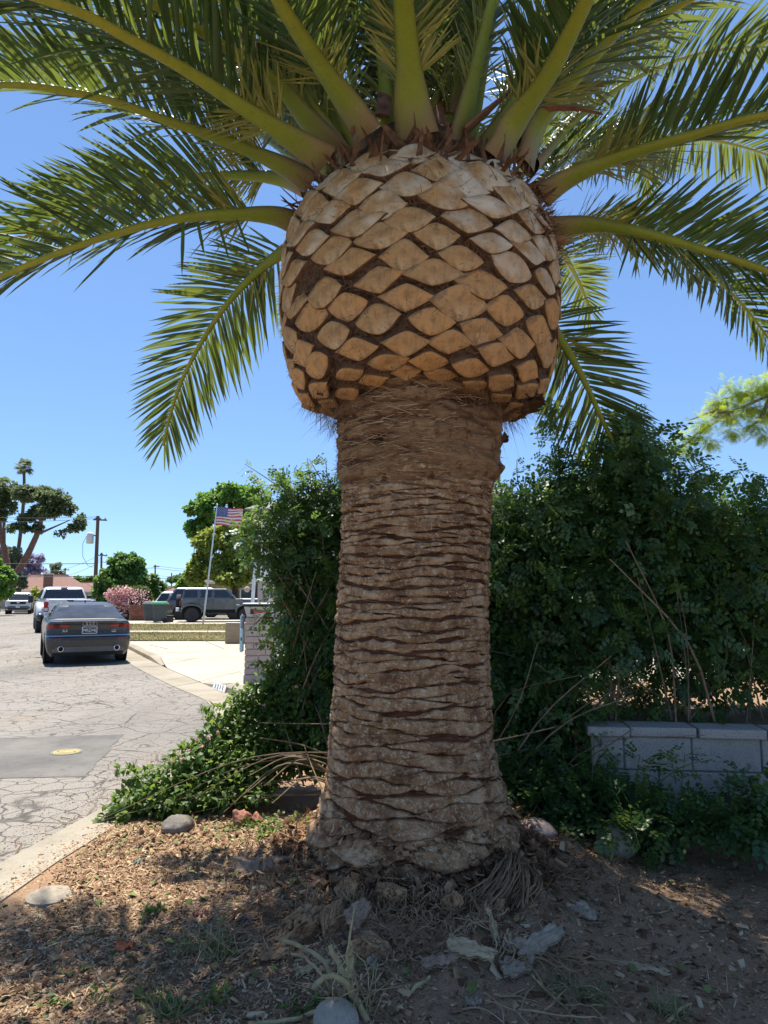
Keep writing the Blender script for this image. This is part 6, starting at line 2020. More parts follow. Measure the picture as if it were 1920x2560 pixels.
# ---- trees and bushes down the street
TUFT = (np.array([(0, -.5, 0), (.1, .5, .1), (.75, .42, .22), (.85, -.38, .1), (1.25, .05, -.05)]), np.array([(0, 3, 2, 1)]), np.array([(3, 4, 2)]))
M_GRN_DEEP = leaf_mat('tree_deep_green', [(0.045, 0.109, 0.03), (0.075, 0.169, 0.041), (0.112, 0.235, 0.056), (0.188, 0.3, 0.075)], (.20, .32, .05), .5, .5)
M_GRN_YEL = leaf_mat('tree_yellow_green', [(0.122, 0.175, 0.035), (0.227, 0.297, 0.056), (0.333, 0.394, 0.079), (0.455, 0.464, 0.105)], (.38, .42, .06), .5, .5)
M_GRN_BRT = leaf_mat('tree_bright_green', [(0.064, 0.154, 0.033), (0.1, 0.226, 0.045), (0.154, 0.307, 0.06), (0.271, 0.399, 0.081)], (.25, .40, .05), .5, .5)
M_GRN_GREY = leaf_mat('tree_grey_green', [(0.091, 0.124, 0.078), (0.143, 0.182, 0.111), (0.195, 0.234, 0.143), (0.26, 0.286, 0.182)], (.28, .33, .18), .6, 0.4)
M_PINE = leaf_mat('pine_needles', [(.055, .085, .04), (.09, .13, .055), (.13, .17, .075), (.17, .20, .095)], (.24, .30, .12), .6, .42)
M_JACA = leaf_mat('jacaranda_bloom', [(0.26, 0.221, 0.325), (0.351, 0.299, 0.442), (0.429, 0.377, 0.52), (0.286, 0.26, 0.286)], (.4, .34, .5), .6, 0.4)
M_OLEA = leaf_mat('oleander_leaf', [(0.042, 0.07, 0.028), (0.07, 0.112, 0.042), (0.112, 0.161, 0.056), (0.21, 0.224, 0.084)], (.22, .3, .06), .5, 0.35)
M_OLEF = leaf_mat('oleander_flower', [(.50, .22, .24), (.62, .36, .36), (.72, .52, .46), (.75, .62, .50)], (.7, .4, .4), .6, .25)
M_TRUNKRED = plain('pine_bark', (.16, .085, .06), .95, var=.4, scale=4, bump=.6)
M_TRUNKDK = plain('tree_bark', (.10, .075, .055), .95, var=.4, scale=5, bump=.6)


def tree(label, spec, Y, n, size, mat, trunks=(), name='tree', cat='tree', bark=None, jitter=1.0, shell=.45, depth=.9, up=.5, clumps=13, dens=1.9):
    n = int(n * dens); size = (size[0] * .62, size[1] * .62)
    """spec: lobes (px, py, rx, ry in photo pixels); the crown is that deep in the world too"""
    t = thing(name, label, cat, (0, 0, 0))
    k = Y / F_PX
    lob = []
    for (a, b, rx, ry) in spec:
        c0 = P(a, b, Y + rng.normal() * rx * k * .35)
        X_, Z_ = rx * k, ry * k
        if min(X_, Z_) < .35:
            lob.append((c0, X_, X_ * depth, Z_)); continue
        for _ in range(int(clumps)):
            d_ = Vector(rng.normal(size=3)).normalized()
            s_ = rng.uniform(.26, .44)
            lob.append((c0 + Vector((d_.x * X_ * (1 - s_ * .7), d_.y * X_ * depth * (1 - s_ * .7), d_.z * Z_ * (1 - s_ * .7))), X_ * s_, X_ * s_, max(Z_ * s_, X_ * s_ * .6)))
    foliage('crown', lob, n, TUFT, size, mat, t, rng, shell=shell, up=up, droop=.15)
    if trunks:
        mb = MB()
        for pts, r0, r1 in trunks:
            c = catmull([P(a, b, Y + dy) for (a, b, dy) in pts], 10)
            mb.tube([Vector(p) for p in c], list(np.linspace(r0, r1, 10)), 8)
        mb.build('trunk', bark or M_TRUNKDK, t, smooth=60)
    return t


def rag(spec, n, spread):
    """small lobes round the big ones, for an uneven outline"""
    out = list(spec)
    for _ in range(n):
        a, b, rx, ry = spec[int(rng.integers(len(spec)))]
        w = rng.uniform(0, 2 * PI)
        out.append((a + math.cos(w) * rx * .95, b + math.sin(w) * ry * .95, rx * rng.uniform(.18, .38) * spread, ry * rng.uniform(.18, .38) * spread))
    return out


tree('deep green broadleaf tree standing behind the flagpole', rag([(520, 1270, 44, 34), (580, 1240, 44, 32), (630, 1250, 44, 34), (500, 1320, 30, 24), (560, 1300, 40, 30), (475, 1318, 16, 13), (620, 1310, 36, 30), (660, 1290, 30, 36)], 26, 1.2), 60, 9500, (.22, .46), M_GRN_BRT,
     (([(600, 1490, 0), (598, 1400, 0), (585, 1300, 0)], .32, .1), ([(598, 1400, 0), (540, 1300, 0)], .14, .05), ([(600, 1380, 0), (640, 1290, 0)], .14, .05)))
tree('yellow green leafy tree shading the driveway cars, right of the flagpole', rag([(530, 1400, 42, 42), (590, 1385, 44, 48), (640, 1330, 40, 34), (600, 1320, 42, 26), (550, 1345, 40, 26), (500, 1420, 26, 30), (510, 1360, 28, 26), (650, 1400, 30, 40), (560, 1440, 50, 22), (620, 1440, 36, 24), (485, 1445, 20, 16)], 34, 1.25), 46, 11500, (.18, .38), M_GRN_YEL,
     (([(588, 1502, 0), (588, 1470, 0), (578, 1440, 0), (560, 1400, 0)], .28, .08), ([(588, 1475, 0), (560, 1455, -.2), (535, 1430, -.3)], .13, .05), ([(588, 1470, 0), (620, 1430, 0)], .14, .05), ([(649, 1505, -1), (648, 1420, -1), (640, 1350, -1)], .3, .12)))
tree('bright green low tree left of the yellow green tree', rag([(470, 1452, 18, 20), (455, 1462, 12, 10), (490, 1462, 18, 14)], 8, 1.2), 52, 1500, (.2, .38), M_GRN_BRT)
tree('round dense green tree behind the pink flowering bush', rag([(310, 1420, 36, 30), (330, 1410, 30, 26), (290, 1450, 40, 34), (350, 1450, 38, 30), (265, 1480, 28, 34), (320, 1480, 50, 34), (375, 1475, 22, 22), (305, 1400, 22, 16), (255, 1500, 24, 28), (262, 1460, 18, 20)], 26, 1.2), 54, 9500, (.2, .42), M_GRN_DEEP,
     (([(310, 1540, 0), (310, 1480, 0), (305, 1430, 0)], .25, .1),))
tree('thin brownish shrub right of the round green tree', rag([(395, 1468, 14, 18), (390, 1485, 14, 14), (405, 1490, 10, 10)], 5, 1.2), 58, 800, (.16, .34), M_OLEA, name='shrub', cat='shrub')
o = tree('rounded oleander bush covered in pale pink flowers', rag([(305, 1500, 30, 28), (340, 1500, 34, 30), (290, 1520, 22, 26), (320, 1530, 34, 26), (355, 1500, 20, 24), (300, 1478, 26, 14), (345, 1480, 26, 14), (335, 1540, 40, 14)], 16, 1.1), 43, 5200, (.12, .26), M_OLEA, name='oleander_bush', cat='bush')
k = 43 / F_PX
lob = [(P(a, b, 42.3), rx * k, rx * k * .8, ry * k) for (a, b, rx, ry) in ((285, 1490, 20, 24), (310, 1500, 30, 28), (335, 1510, 34, 30), (300, 1530, 30, 26), (345, 1488, 26, 18), (315, 1478, 28, 12))]
foliage('flowers', lob, 1150, TUFT, (.06, .13), M_OLEF, o, rng, shell=.25)
lob = [(P(a, b, 42.2), rx * k, rx * k * .8, ry * k) for (a, b, rx, ry) in ((282, 1488, 18, 16), (300, 1490, 22, 18))]
foliage('flowers', lob, 420, TUFT, (.07, .14), M_OLEF, o, rng, shell=.25, rnd_bias=-.15)
# pines, palms and bushes at the left
tree('umbrella shaped pine with a leaning reddish trunk', rag([(100, 1240, 44, 22), (140, 1250, 36, 24), (165, 1270, 24, 18), (70, 1235, 36, 20), (120, 1275, 40, 18), (90, 1290, 24, 14), (200, 1310, 17, 14), (180, 1322, 18, 10), (150, 1335, 14, 8), (60, 1300, 16, 14), (45, 1320, 26, 10), (90, 1320, 20, 10), (205, 1295, 10, 10)], 34, 1.15), 76, 9500, (.2, .5), M_PINE,
     (([(22, 1490, 0), (40, 1440, 0), (70, 1385, 0), (95, 1330, 0), (104, 1295, 0), (110, 1260, 0)], .46, .18), ([(96, 1335, 0), (130, 1320, 0), (175, 1300, 0)], .16, .05), ([(104, 1300, 0), (140, 1280, 0)], .16, .05), ([(100, 1310, 0), (60, 1285, 0)], .16, .05)), name='pine_tree', bark=M_TRUNKRED, shell=.75, up=.9, dens=1.5, clumps=26)
tree('second pine half cut off at the left edge of the view', rag([(10, 1240, 30, 24), (-20, 1230, 40, 30), (20, 1270, 24, 16), (35, 1225, 20, 18), (-10, 1290, 26, 18)], 16, 1.15), 80, 3800, (.2, .5), M_PINE,
     (([(18, 1420, 0), (10, 1370, 0), (0, 1330, 0), (0, 1270, 0)], .40, .2),), name='pine_tree', bark=M_TRUNKRED, shell=.75, up=.9, dens=1.5, clumps=26)
tree('hazy lilac blooming jacaranda behind the leaning pine trunk', rag([(75, 1400, 26, 18), (95, 1420, 20, 16), (60, 1430, 22, 18), (85, 1445, 20, 12), (100, 1395, 10, 10)], 14, 1.2), 96, 2600, (.2, .42), M_JACA, (([(70, 1500, 0), (72, 1440, 0), (80, 1400, 0)], .2, .06), ([(72, 1450, 0), (95, 1410, 0)], .12, .04)), name='jacaranda_tree')
tree('grey green willowy tree behind the dark bush at the left edge', rag([(20, 1390, 26, 22), (40, 1385, 16, 18), (10, 1420, 26, 20), (35, 1420, 18, 20)], 12, 1.2), 88, 2600, (.2, .42), M_GRN_GREY, (([(22, 1490, 0), (25, 1430, 0), (30, 1400, 0)], .2, .06),))
tree('pale drooping shrub under the leaning pine trunk', rag([(48, 1445, 16, 14), (45, 1465, 14, 14), (62, 1460, 10, 10)], 6, 1.2), 72, 1100, (.16, .34), M_GRN_GREY, (([(50, 1500, 0), (50, 1460, 0)], .12, .05),), name='shrub', cat='shrub')
tree('dense bright green bush cut off by the left edge of the view', rag([(10, 1450, 26, 30), (-15, 1440, 34, 36), (5, 1480, 28, 18)], 12, 1.1), 56, 3600, (.16, .32), M_GRN_BRT, (([(-5, 1530, 0), (-5, 1460, 0)], .18, .08),), name='shrub', cat='shrub')
tree('yellowish dry bush in front of the terracotta house', rag([(85, 1490, 20, 18), (75, 1500, 14, 14), (98, 1495, 12, 14)], 8, 1.2), 70, 1500, (.14, .3), M_GRN_YEL, name='shrub', cat='shrub')
tree('bushy green trees beyond the white pickup, right of the terracotta roof', rag([(180, 1455, 20, 16), (200, 1460, 20, 14), (220, 1455, 18, 14), (165, 1462, 14, 12), (235, 1462, 16, 12)], 12, 1.2), 104, 2600, (.25, .5), M_GRN_DEEP)
tree('light green tree with an arching crown left of the utility poles', rag([(140, 1430, 16, 18), (125, 1440, 14, 12), (152, 1445, 14, 14), (138, 1418, 10, 8)], 10, 1.2), 112, 1900, (.25, .5), M_GRN_GREY, (([(140, 1490, 0), (140, 1440, 0)], .2, .1),))
tree('far green tree top over the pinkish roof', rag([(445, 1446, 16, 8), (430, 1450, 12, 6)], 4, 1.2), 135, 700, (.3, .6), M_GRN_DEEP)


def fan_palm(label, pts, Y, crown_r, n=34, r0=.28, r1=.17, skirt=True):
    t = thing('fan_palm', label, 'palm tree', (0, 0, 0))
    c = catmull([P(a, b, Y) for (a, b) in pts], 14)
    MB().tube([Vector(p) for p in c], list(np.linspace(r0, r1, 14)), 9).build('trunk', M_TRUNKDK, t, smooth=60)
    top_ = Vector(c[-1])
    for i in range(n):
        el = rng.uniform(-.9, 1.3); az = rng.uniform(0, 2 * PI)
        d = Vector((math.cos(az) * math.cos(el), math.sin(az) * math.cos(el), math.sin(el)))
        hub = top_ + d * crown_r * .48
        mb = MB()
        mb.tube([top_, hub], .025, 4, False)
        s_ = d.cross(Vector((0, 0, 1))).normalized(); u_ = s_.cross(d)
        for k in range(13):
            a = (k - 6) / 6 * 1.75
            dd = (d * math.cos(a) + s_ * math.sin(a)).normalized()
            ln = crown_r * .52 * (1 - .25 * abs(k - 6) / 6)
            w_ = u_.cross(dd).normalized() * .045 * crown_r
            e1 = hub + dd * ln * .6
            e2 = hub + dd * ln + Vector((0, 0, -.22 * ln))
            mb.add([hub, e1 - w_, e1 + w_, e2], [(0, 1, 2), (1, 3, 2)])
        me = mb.mesh('fan_leaf', fix=False)
        at = me.attributes.new('rnd', 'FLOAT', 'POINT'); at.data.foreach_set('value', np.full(len(me.vertices), rng.uniform(), np.float32))
        link_mesh('fan_leaf', me, M_GRN_GREY if rng.uniform() < .35 else M_PINE, t)
    return t


fan_palm('very tall thin fan palm rising above the umbrella pine', [(30, 1500), (40, 1420), (54, 1310), (60, 1230), (60, 1168)], 92, 1.55)
fan_palm('fan palm crown peeking out at the left edge above the pines', [(8, 1500), (10, 1350), (10, 1212)], 96, 1.5)
fan_palm('small fan palm top behind the hedge, just right of the palm trunk', [(1238, 1500), (1238, 1300), (1236, 1222)], 30, .75, 26)
# far belt of greenery and roofs along the horizon
tree('far belt of trees along the horizon', [(px_, 1478 + rng.normal() * 3, 22, 9 + rng.uniform(0, 6)) for px_ in range(-120, 720, 24)], 190, 5200, (.5, 1.0), M_GRN_DEEP, name='treeline', cat='trees').__setitem__('kind', 'stuff')
# trees behind the hedge at the right, glimpsed through gaps
tree('green tree glimpsed through the hedge behind the palm', rag([(1000, 1400, 90, 60), (1150, 1420, 90, 50), (1350, 1420, 100, 50)], 10, 1.1), 34, 3200, (.2, .4), M_GRN_DEEP, (([(1150, 1540, 0), (1150, 1420, 0)], .2, .1),))

# blades standing in the dry lawn
n = 16000
y = rng.uniform(23.1, 36.3, n); y = np.where((y > 28.2) & (y < 29.6), y - 1.6, y)
x = np.array([edge_off(v, .8).x for v in y]) + rng.uniform(0, 1, n) * 9
d_ = np.concatenate([rng.normal(size=(n, 2)) * .8, np.ones((n, 1))], -1)
M_BLADE = leaf_mat('lawn_blade', [(.09, .12, .035), (.17, .16, .06), (.28, .21, .11), (.36, .28, .16)], (.3, .3, .1), .7, .3)
tag(link_mesh('grass', scatter_mesh('grass', STRIP_V, STRIP_Q, STRIP_T, np.stack([x, y, np.full(n, .125)], -1), rot_frames(d_, rng.normal(size=(n, 3))), np.stack([rng.uniform(.03, .09, n), rng.uniform(.012, .03, n), np.full(n, .03)], -1)), M_BLADE, None, 'stuff'), 'sparse dry grass standing in the neighbour lawn', 'grass')
# ================================================================== THINGS LYING ON THE YARD
rng = np.random.default_rng(99)


def yard_pts(n, x0=-1.9, x1=3.2, y0=1.0, y1=4.9, rg=rng):
    x = rg.uniform(x0, x1, n); y = rg.uniform(y0, y1, n)
    ok = x > np.interp(y, ys, inner) + .03
    x, y = x[ok], y[ok]
    return np.stack([x, y, yard_z(x, y)], -1)


def bare_mat(name, cols, rough=.9):
    m = NT(name)
    c = m.ramp(m.attr('rnd'), [(i / (len(cols) - 1), k) for i, k in enumerate(cols)])
    return m.set(c, rough, 0, .15)


M_CHIP = bare_mat('wood_chips', [(.07, .038, .022), (.14, .076, .042), (.23, .132, .07), (.33, .20, .11), (.44, .30, .18), (.50, .39, .26)])
M_SHRED = bare_mat('shredded_fibre', [(.13, .07, .042), (.25, .15, .085), (.40, .28, .165), (.52, .40, .26)])
M_DEAD = bare_mat('dead_leaves', [(.10, .055, .035), (.20, .105, .06), (.30, .20, .11), (.10, .115, .04), (.16, .20, .07), (.13, .07, .075)])
CHIP = (np.array([(-.5, -.4, 0), (.5, -.5, 0), (.42, .5, .0), (-.45, .38, 0), (-.4, -.3, .25), (.4, -.36, .25), (.36, .36, .25), (-.38, .3, .25)]), np.array([(4, 5, 6, 7), (0, 1, 5, 4), (1, 2, 6, 5), (2, 3, 7, 6), (3, 0, 4, 7)]), np.zeros((0, 3), int))


def lie(n, tilt=.35):
    d = np.concatenate([rng.normal(size=(n, 2)), rng.normal(size=(n, 1)) * tilt], -1)
    u = np.concatenate([rng.normal(size=(n, 2)) * tilt, np.ones((n, 1))], -1)
    return rot_frames(d, u)


def scatter_on_yard(name, tmpl, n, smin, smax, mat, tilt=.35, lift=.0, area={}, pw=2.0, flat=(1, 1, 1)):
    p = yard_pts(n, **area)
    k = len(p)
    s = smin + (smax - smin) * rng.uniform(0, 1, k) ** pw
    p[:, 2] += lift + s * .08
    o = link_mesh(name, scatter_mesh(name, *tmpl, p, lie(k, tilt), s[:, None] * np.array(flat) * rng.uniform(.7, 1.3, (k, 3))), mat, None, 'stuff')
    return o


tag(scatter_on_yard('wood_chips', CHIP, 40000, .005, .024, M_CHIP, .4, 0, {}, 3.0, (1, .55, .5)), 'fine wood chips and crumbs scattered over the dirt yard', 'wood chips')
tag(scatter_on_yard('bark_crumbs', CHIP, 3000, .015, .06, M_CHIP, .3, 0, {'x0': -1.6, 'x1': 1.6, 'y0': 2.2, 'y1': 4.6}, 3.0, (1, .5, .4)), 'bark crumbs lying round the foot of the palm', 'bark crumbs')
tag(scatter_on_yard('fibre_shreds', (strip_v, strip_q, strip_t), 15000, .02, .10, M_SHRED, .25, .003, {}, 2.5, (1, .035, .5)), 'thin shreds of palm fibre scattered over the dirt', 'fibre shreds')
tag(scatter_on_yard('fallen_leaves', OVATE, 1500, .018, .055, M_DEAD, .35, .004, {}, 1.6), 'small dry and green fallen leaves on the dirt yard', 'fallen leaves')
M_SHAVE = bare_mat('wood_shavings', [(.14, .082, .046), (.27, .18, .105), (.42, .305, .185), (.54, .42, .27), (.24, .125, .078), (.12, .068, .04)])
LEFT_AREA = {'x0': -1.75, 'x1': .1, 'y0': 2.2, 'y1': 4.7}
tag(scatter_on_yard('wood_shavings', CHIP, 18000, .008, .032, M_SHAVE, .5, .002, LEFT_AREA, 2.2, (1, .42, .4)), 'pale wood shavings covering the yard left of the palm', 'wood shavings')
tag(scatter_on_yard('wood_shavings', (strip_v, strip_q, strip_t), 22000, .015, .05, M_SHAVE, .4, .004, LEFT_AREA, 2.0, (1, .14, .6)), 'straw coloured slivers lying over the wood shavings left of the palm', 'wood shavings')
tag(scatter_on_yard('fallen_leaves', OVATE, 1100, .015, .05, M_DEAD, .5, .008, LEFT_AREA, 1.6), 'brown leaf scraps mixed into the wood shavings', 'fallen leaves')
p = yard_pts(2400, y0=4.2, y1=5.2, x0=-1.5, x1=-.2)
tag(scatter_on_yard('fallen_leaves', OVATE, 800, .018, .05, M_DEAD, .4, .006, {'x0': -1.6, 'x1': -.2, 'y0': 4.2, 'y1': 5.1}, 1.4), 'fallen leaves gathered under the lantana shrub', 'fallen leaves')

# --- roots and fibre spilling from the foot of the palm
M_ROOT = plain('dry_root', (.24, .15, .082), .9, var=.45, scale=12)
M_ROOTPALE = plain('dry_root_pale', (.34, .235, .14), .9, var=.35, scale=12)


def roots(px_, py_, n, ln, dirs, spread, curl, mat, r=.0045, lift=.03, box=.06, name='dry_roots', n_pts=9):
    mb = MB()
    c0 = on_yard(px_, py_)
    for i in range(n):
        b = c0 + Vector((rng.normal() * box, rng.normal() * box * .6, 0))
        a = dirs + rng.normal() * spread
        d = Vector((math.cos(a), math.sin(a), rng.uniform(-.05, .25)))
        L = ln * rng.uniform(.5, 1.25)
        pts, p, w = [], b.copy(), rng.normal() * curl
        for k in range(n_pts):
            pts.append(Vector((p.x, p.y, max(yz(p.x, p.y) - .004, b.z + d.z * L * k / n_pts * (1 - k / n_pts) * 2 + lift * rng.uniform(.2, 1) * (1 - k / n_pts)))))
            w += rng.normal() * curl
            a += w / n_pts
            p = p + Vector((math.cos(a), math.sin(a), 0)) * (L / n_pts)
        rr_ = r * .68 * rng.uniform(.5, 1.4)
        mb.tube(pts, list(np.linspace(rr_, rr_ * .5, n_pts)), 4, False)
    return mb.build(name, mat, palm, smooth=70, kind='stuff', fix=False)


# fan of roots on the right flank
mb = MB()
for i in range(130):
    f = rng.uniform(0, 1)
    a0 = P(1262 + 50 * f + rng.normal() * 8, 2128 + 30 * f + rng.normal() * 8, 3.62 + rng.normal() * .03)
    e = on_yard(1165 + 165 * f + rng.normal() * 14, 2268 + rng.normal() * 18 - 30 * f)
    mid = (a0 + e) / 2 + Vector((rng.normal() * .02 + .02, -.05 - rng.uniform(0, .04), .02 + rng.normal() * .015))
    c = catmull([a0, mid, e + Vector((rng.normal() * .03, rng.normal() * .02, .01))], 8)
    rr_ = rng.uniform(.0022, .0048)
    mb.tube([Vector(p) for p in c], list(np.linspace(rr_ * .8, rr_, 8)), 4, False)
mb.build('dry_roots', M_ROOT, palm, smooth=70, kind='stuff', fix=False)
roots(1060, 2290, 60, .16, -1.2, 1.2, 2.2, M_ROOT, .004, .05, .10)
roots(1160, 2310, 50, .15, -2.0, .9, 1.8, M_ROOTPALE, .0045, .05, .07)
roots(1080, 2370, 36, .13, -.8, 1.4, 2.4, M_ROOT, .0045, .04, .07)
roots(1275, 2360, 34, .14, -1.0, .5, 1.6, M_ROOTPALE, .006, .05, .05)
roots(1370, 2400, 26, .20, -.4, .9, 1.6, M_ROOT, .005, .03, .08)
roots(1450, 2480, 14, .26, -.3, .6, 1.0, M_ROOT, .005, .02, .14)
roots(1340, 2510, 12, .30, -.2, .5, .9, M_ROOTPALE, .005, .02, .14)
roots(1000, 2330, 40, .12, -1.6, 1.3, 2.4, M_ROOT, .0035, .04, .08)
roots(700, 2290, 60, .22, -2.6, .5, 1.0, M_ROOT, .004, .04, .10)
roots(640, 2330, 40, .26, -2.5, .4, .8, M_ROOTPALE, .0035, .03, .12)
roots(1400, 2190, 50, .16, .2, 1.4, 1.6, M_ROOT, .003, .03, .12)

# ragged flakes of bark round the foot
N = 2400
a = rng.uniform(0, 2 * PI, N)
z = .06 + rng.uniform(0, 1, N) ** 1.5 * .40
r = trunk_r(z) + .005
pos = np.stack([AX(z) + np.cos(a) * r, 4 + np.sin(a) * r, z], -1)
d = np.stack([np.cos(a) * .9, np.sin(a) * .9, -rng.uniform(-.3, 1.2, N)], -1) + rng.normal(size=(N, 3)) * .35
me = scatter_mesh('bark_flakes', *CHIP, pos, rot_frames(d, np.stack([np.cos(a), np.sin(a), np.full(N, .6)], -1)), np.stack([rng.uniform(.015, .075, N), rng.uniform(.008, .045, N), rng.uniform(.006, .02, N)], -1), rng.beta(2, 2.4, N))
link_mesh('bark_flakes', me, M_CHIP, palm, 'stuff')


def rock(name, label, px_, py_, sx, sy, sz, mat, seed, cat='rock', rough=.10, sink=.25, rz=0.0, freq=1.6):
    bm = bmesh.new()
    bmesh.ops.create_icosphere(bm, subdivisions=4, radius=1.0)
    v = np.array([p.co for p in bm.verts])
    v = v * (1 + rough * fbm(v * freq + seed, 4, seed))[:, None] * (1 + .3 * rough * fbm(v * 6 + seed, 3, seed + 3))[:, None]
    v = v * np.array([sx, sy, sz])
    for p, q in zip(bm.verts, v): p.co = q
    me = bpy.data.meshes.new(name)
    bm.to_mesh(me); bm.free()
    me.polygons.foreach_set('use_smooth', np.ones(len(me.polygons), dtype=bool))
    c = on_yard(px_, py_)
    o = link_mesh(name, me, mat)
    o.location = (c.x, c.y + sy * .5, c.z + sz * (1 - sink * 2))
    o.rotation_euler = (0, 0, rz)
    return tag(o, label, cat)


def stone_mat(name, a, b, spot=None):
    m = NT(name)
    c = m.ramp(m.noise(7, 5, .6), [(.3, a), (.7, b)])
    c = m.mix(m.ramp(m.noise(70, 4, .7), [(.36, .5), (.48, 0)]), c, tuple(k * .5 for k in a))
    m.bump(m.noise(60, 4, .7), .35, .006)
    return m.set(c, .8, 0, .3)


M_STONE = stone_mat('stone_grey', (.27, .23, .18), (.38, .33, .265))
M_STONEP = stone_mat('stone_purple', (.17, .13, .12), (.26, .205, .19))
M_STONED = stone_mat('stone_dark', (.12, .105, .09), (.20, .18, .15))
M_STONEW = stone_mat('stone_white', (.55, .52, .47), (.72, .69, .63))
rock('rock', 'smooth purple grey rock tucked against the right side of the palm base', 1340, 2106, .12, .10, .065, M_STONEP, 3, rz=-.35)
rock('rock', 'rounded grey rock half covered by vine leaves in front of the wall', 1548, 2136, .12, .10, .10, M_STONE, 8, rz=-.4)
rock('rock', 'round pale grey stone at the bottom edge under the dry stalks', 838, 2590, .078, .075, .062, M_STONE, 5, rz=.3, rough=.05)
rock('rock', 'dark rock in the shade under the lantana shrub', 440, 2085, .10, .09, .065, M_STONED, 9)
rock('rock', 'white stone at the right edge beside the undergrowth', 1918, 2120, .085, .07, .05, M_STONEW, 12, rough=.2)
fs = thing('flat_stone', 'flat pale round stone set in the dirt beside the kerb', 'stone', on_yard(125, 2243))
MB().lathe([(.001, .024), (.09, .022), (.112, .012), (.118, -.03)], 22).build('slab', stone_mat('stone_flat', (.24, .20, .15), (.32, .28, .215)), fs, smooth=50)
for (a_, b_, s_) in ((598, 2068, 1.0), (640, 2066, .6)):
    rock('brick_chunk', 'larger broken red brick chunk at the edge of the lantana' if s_ == 1 else 'smaller broken red brick chunk beside the larger one', a_, b_, .055 * s_, .05, .055 * s_ + .01, plain('broken_brick', (.30, .13, .085), .9, var=.35, scale=20, bump=.6), 31 + int(10 * s_), 'brick', .28, .2, .3, 1.1)

# --- cut husks and wood round the foot
M_HUSK = NT('husk_silver')
gr = M_HUSK.noise(46, 5, .7, M_HUSK.mapped((.12, 1, 1)))
c = M_HUSK.ramp(gr, [(.3, (.20, .15, .105)), (.55, (.35, .28, .21)), (.75, (.50, .41, .32))])
c = M_HUSK.mix(M_HUSK.ramp(M_HUSK.noise(7, 5, .6), [(.5, 0), (.68, .6)]), c, (.24, .15, .09))
M_HUSK.bump(gr, .7, .01)
M_HUSK = M_HUSK.set(c, .8, 0, .25)
M_HUSKTAN = NT('husk_tan')
gr = M_HUSKTAN.noise(46, 5, .7, M_HUSKTAN.mapped((.12, 1, 1)))
c = M_HUSKTAN.ramp(gr, [(.3, (.28, .19, .11)), (.55, (.46, .35, .21)), (.75, (.58, .47, .32))])
M_HUSKTAN.bump(gr, .7, .01)
M_HUSKTAN = M_HUSKTAN.set(c, .85, 0, .2)
M_HUSKBR = plain('husk_brown', (.34, .235, .16), .9, var=.4, scale=14, bump=.7)


def husk(label, px_, py_, L, W, arch, rz, mat, seed, tiltx=0.0, tilty=0.0, lift=.02, thick=.008, taper=.55, cat='palm husk', name='palm_husk'):
    r2 = np.random.default_rng(seed)
    nu, nv = 26, 13
    U, Vv = np.meshgrid(np.linspace(-1, 1, nu), np.linspace(-1, 1, nv), indexing='ij')
    n_ = np.stack([U * 2, Vv * 2, U * 0 + seed], -1)
    wid = W * (1 - taper * (U * .5 + .5) ** 1.5) * (1 + .22 * fbm(np.stack([U[:, 0] * 3, U[:, 0] * 0, U[:, 0] * 0 + seed], -1), 3, seed)[:, None])
    x = U * L + .16 * L * fbm(np.stack([Vv * 5, U * 0 + np.sign(U) * 3, U * 0 + seed], -1), 4, seed + 1) * np.abs(U) ** 3
    y = Vv * wid
    z = arch * (1 - Vv ** 2) + .012 * fbm(n_ * 2, 3, seed + 2) + .22 * arch * U ** 2
    top_ = np.stack([x, y, z], -1).reshape(-1, 3)
    bot_ = top_ - np.array([0, 0, thick])
    f = grid_faces(nu, nv)
    edge_idx = [i * nv for i in range(nu)] + [(nu - 1) * nv + j for j in range(1, nv)] + [i * nv + nv - 1 for i in range(nu - 2, -1, -1)] + [j for j in range(nv - 2, 0, -1)]
    nt = nu * nv
    side = [(a, b, b + nt, a + nt) for a, b in zip(edge_idx, edge_idx[1:] + edge_idx[:1])]
    o = link_mesh(name, mesh_np(name, np.vstack([top_, bot_]), np.vstack([f, f[:, ::-1] + nt, side]), smooth=True), mat)
    c = on_yard(px_, py_)
    o.location = (c.x, c.y, c.z + lift)
    o.rotation_euler = (tiltx, tilty, rz)
    return tag(o, label, cat)


husk('large ragged silvery palm husk lying at the right front of the palm base', 1350, 2378, .125, .048, .018, .62, M_HUSK, 1, .35, -.15, .035, taper=.3)
husk('bright torn end piece just left of the large silvery husk', 1290, 2425, .06, .05, .01, .2, M_HUSK, 21, .3, 0, .02)
husk('tan split palm husk lit by the sun in front of the palm', 1180, 2395, .095, .042, .016, -.45, M_HUSKTAN, 2, .3, .05, .04, taper=.2)
husk('upright tan splinter beside the sunlit husk', 1232, 2345, .075, .018, .006, 1.9, M_HUSKTAN, 22, .2, -.8, .05)
husk('long grey brown husk lying left of the sunlit tan husk', 1105, 2412, .095, .030, .018, .42, M_HUSKBR, 3, .2, 0, .02)
husk('curved grey brown husk leaning on the foot of the palm', 890, 2315, .075, .045, .022, .95, M_HUSKBR, 4, .75, -.25, .05, taper=.2)
husk('small white scrap of husk below the cracked wood chunk', 942, 2402, .055, .022, .006, 1.1, M_HUSK, 5, .25, 0, .012)
husk('pale triangular husk scrap alone on the dirt right of the palm', 1468, 2292, .062, .045, .010, -.9, M_HUSK, 6, .3, .1, .02, taper=.8)
husk('small pale curled chip in the sunlit patch', 1185, 2515, .028, .020, .006, .2, M_HUSK, 7, .2, 0, .012)
husk('pale flat scrap beside the dry stalks', 770, 2430, .05, .026, .004, .5, M_HUSKTAN, 27, .2, 0, .012)
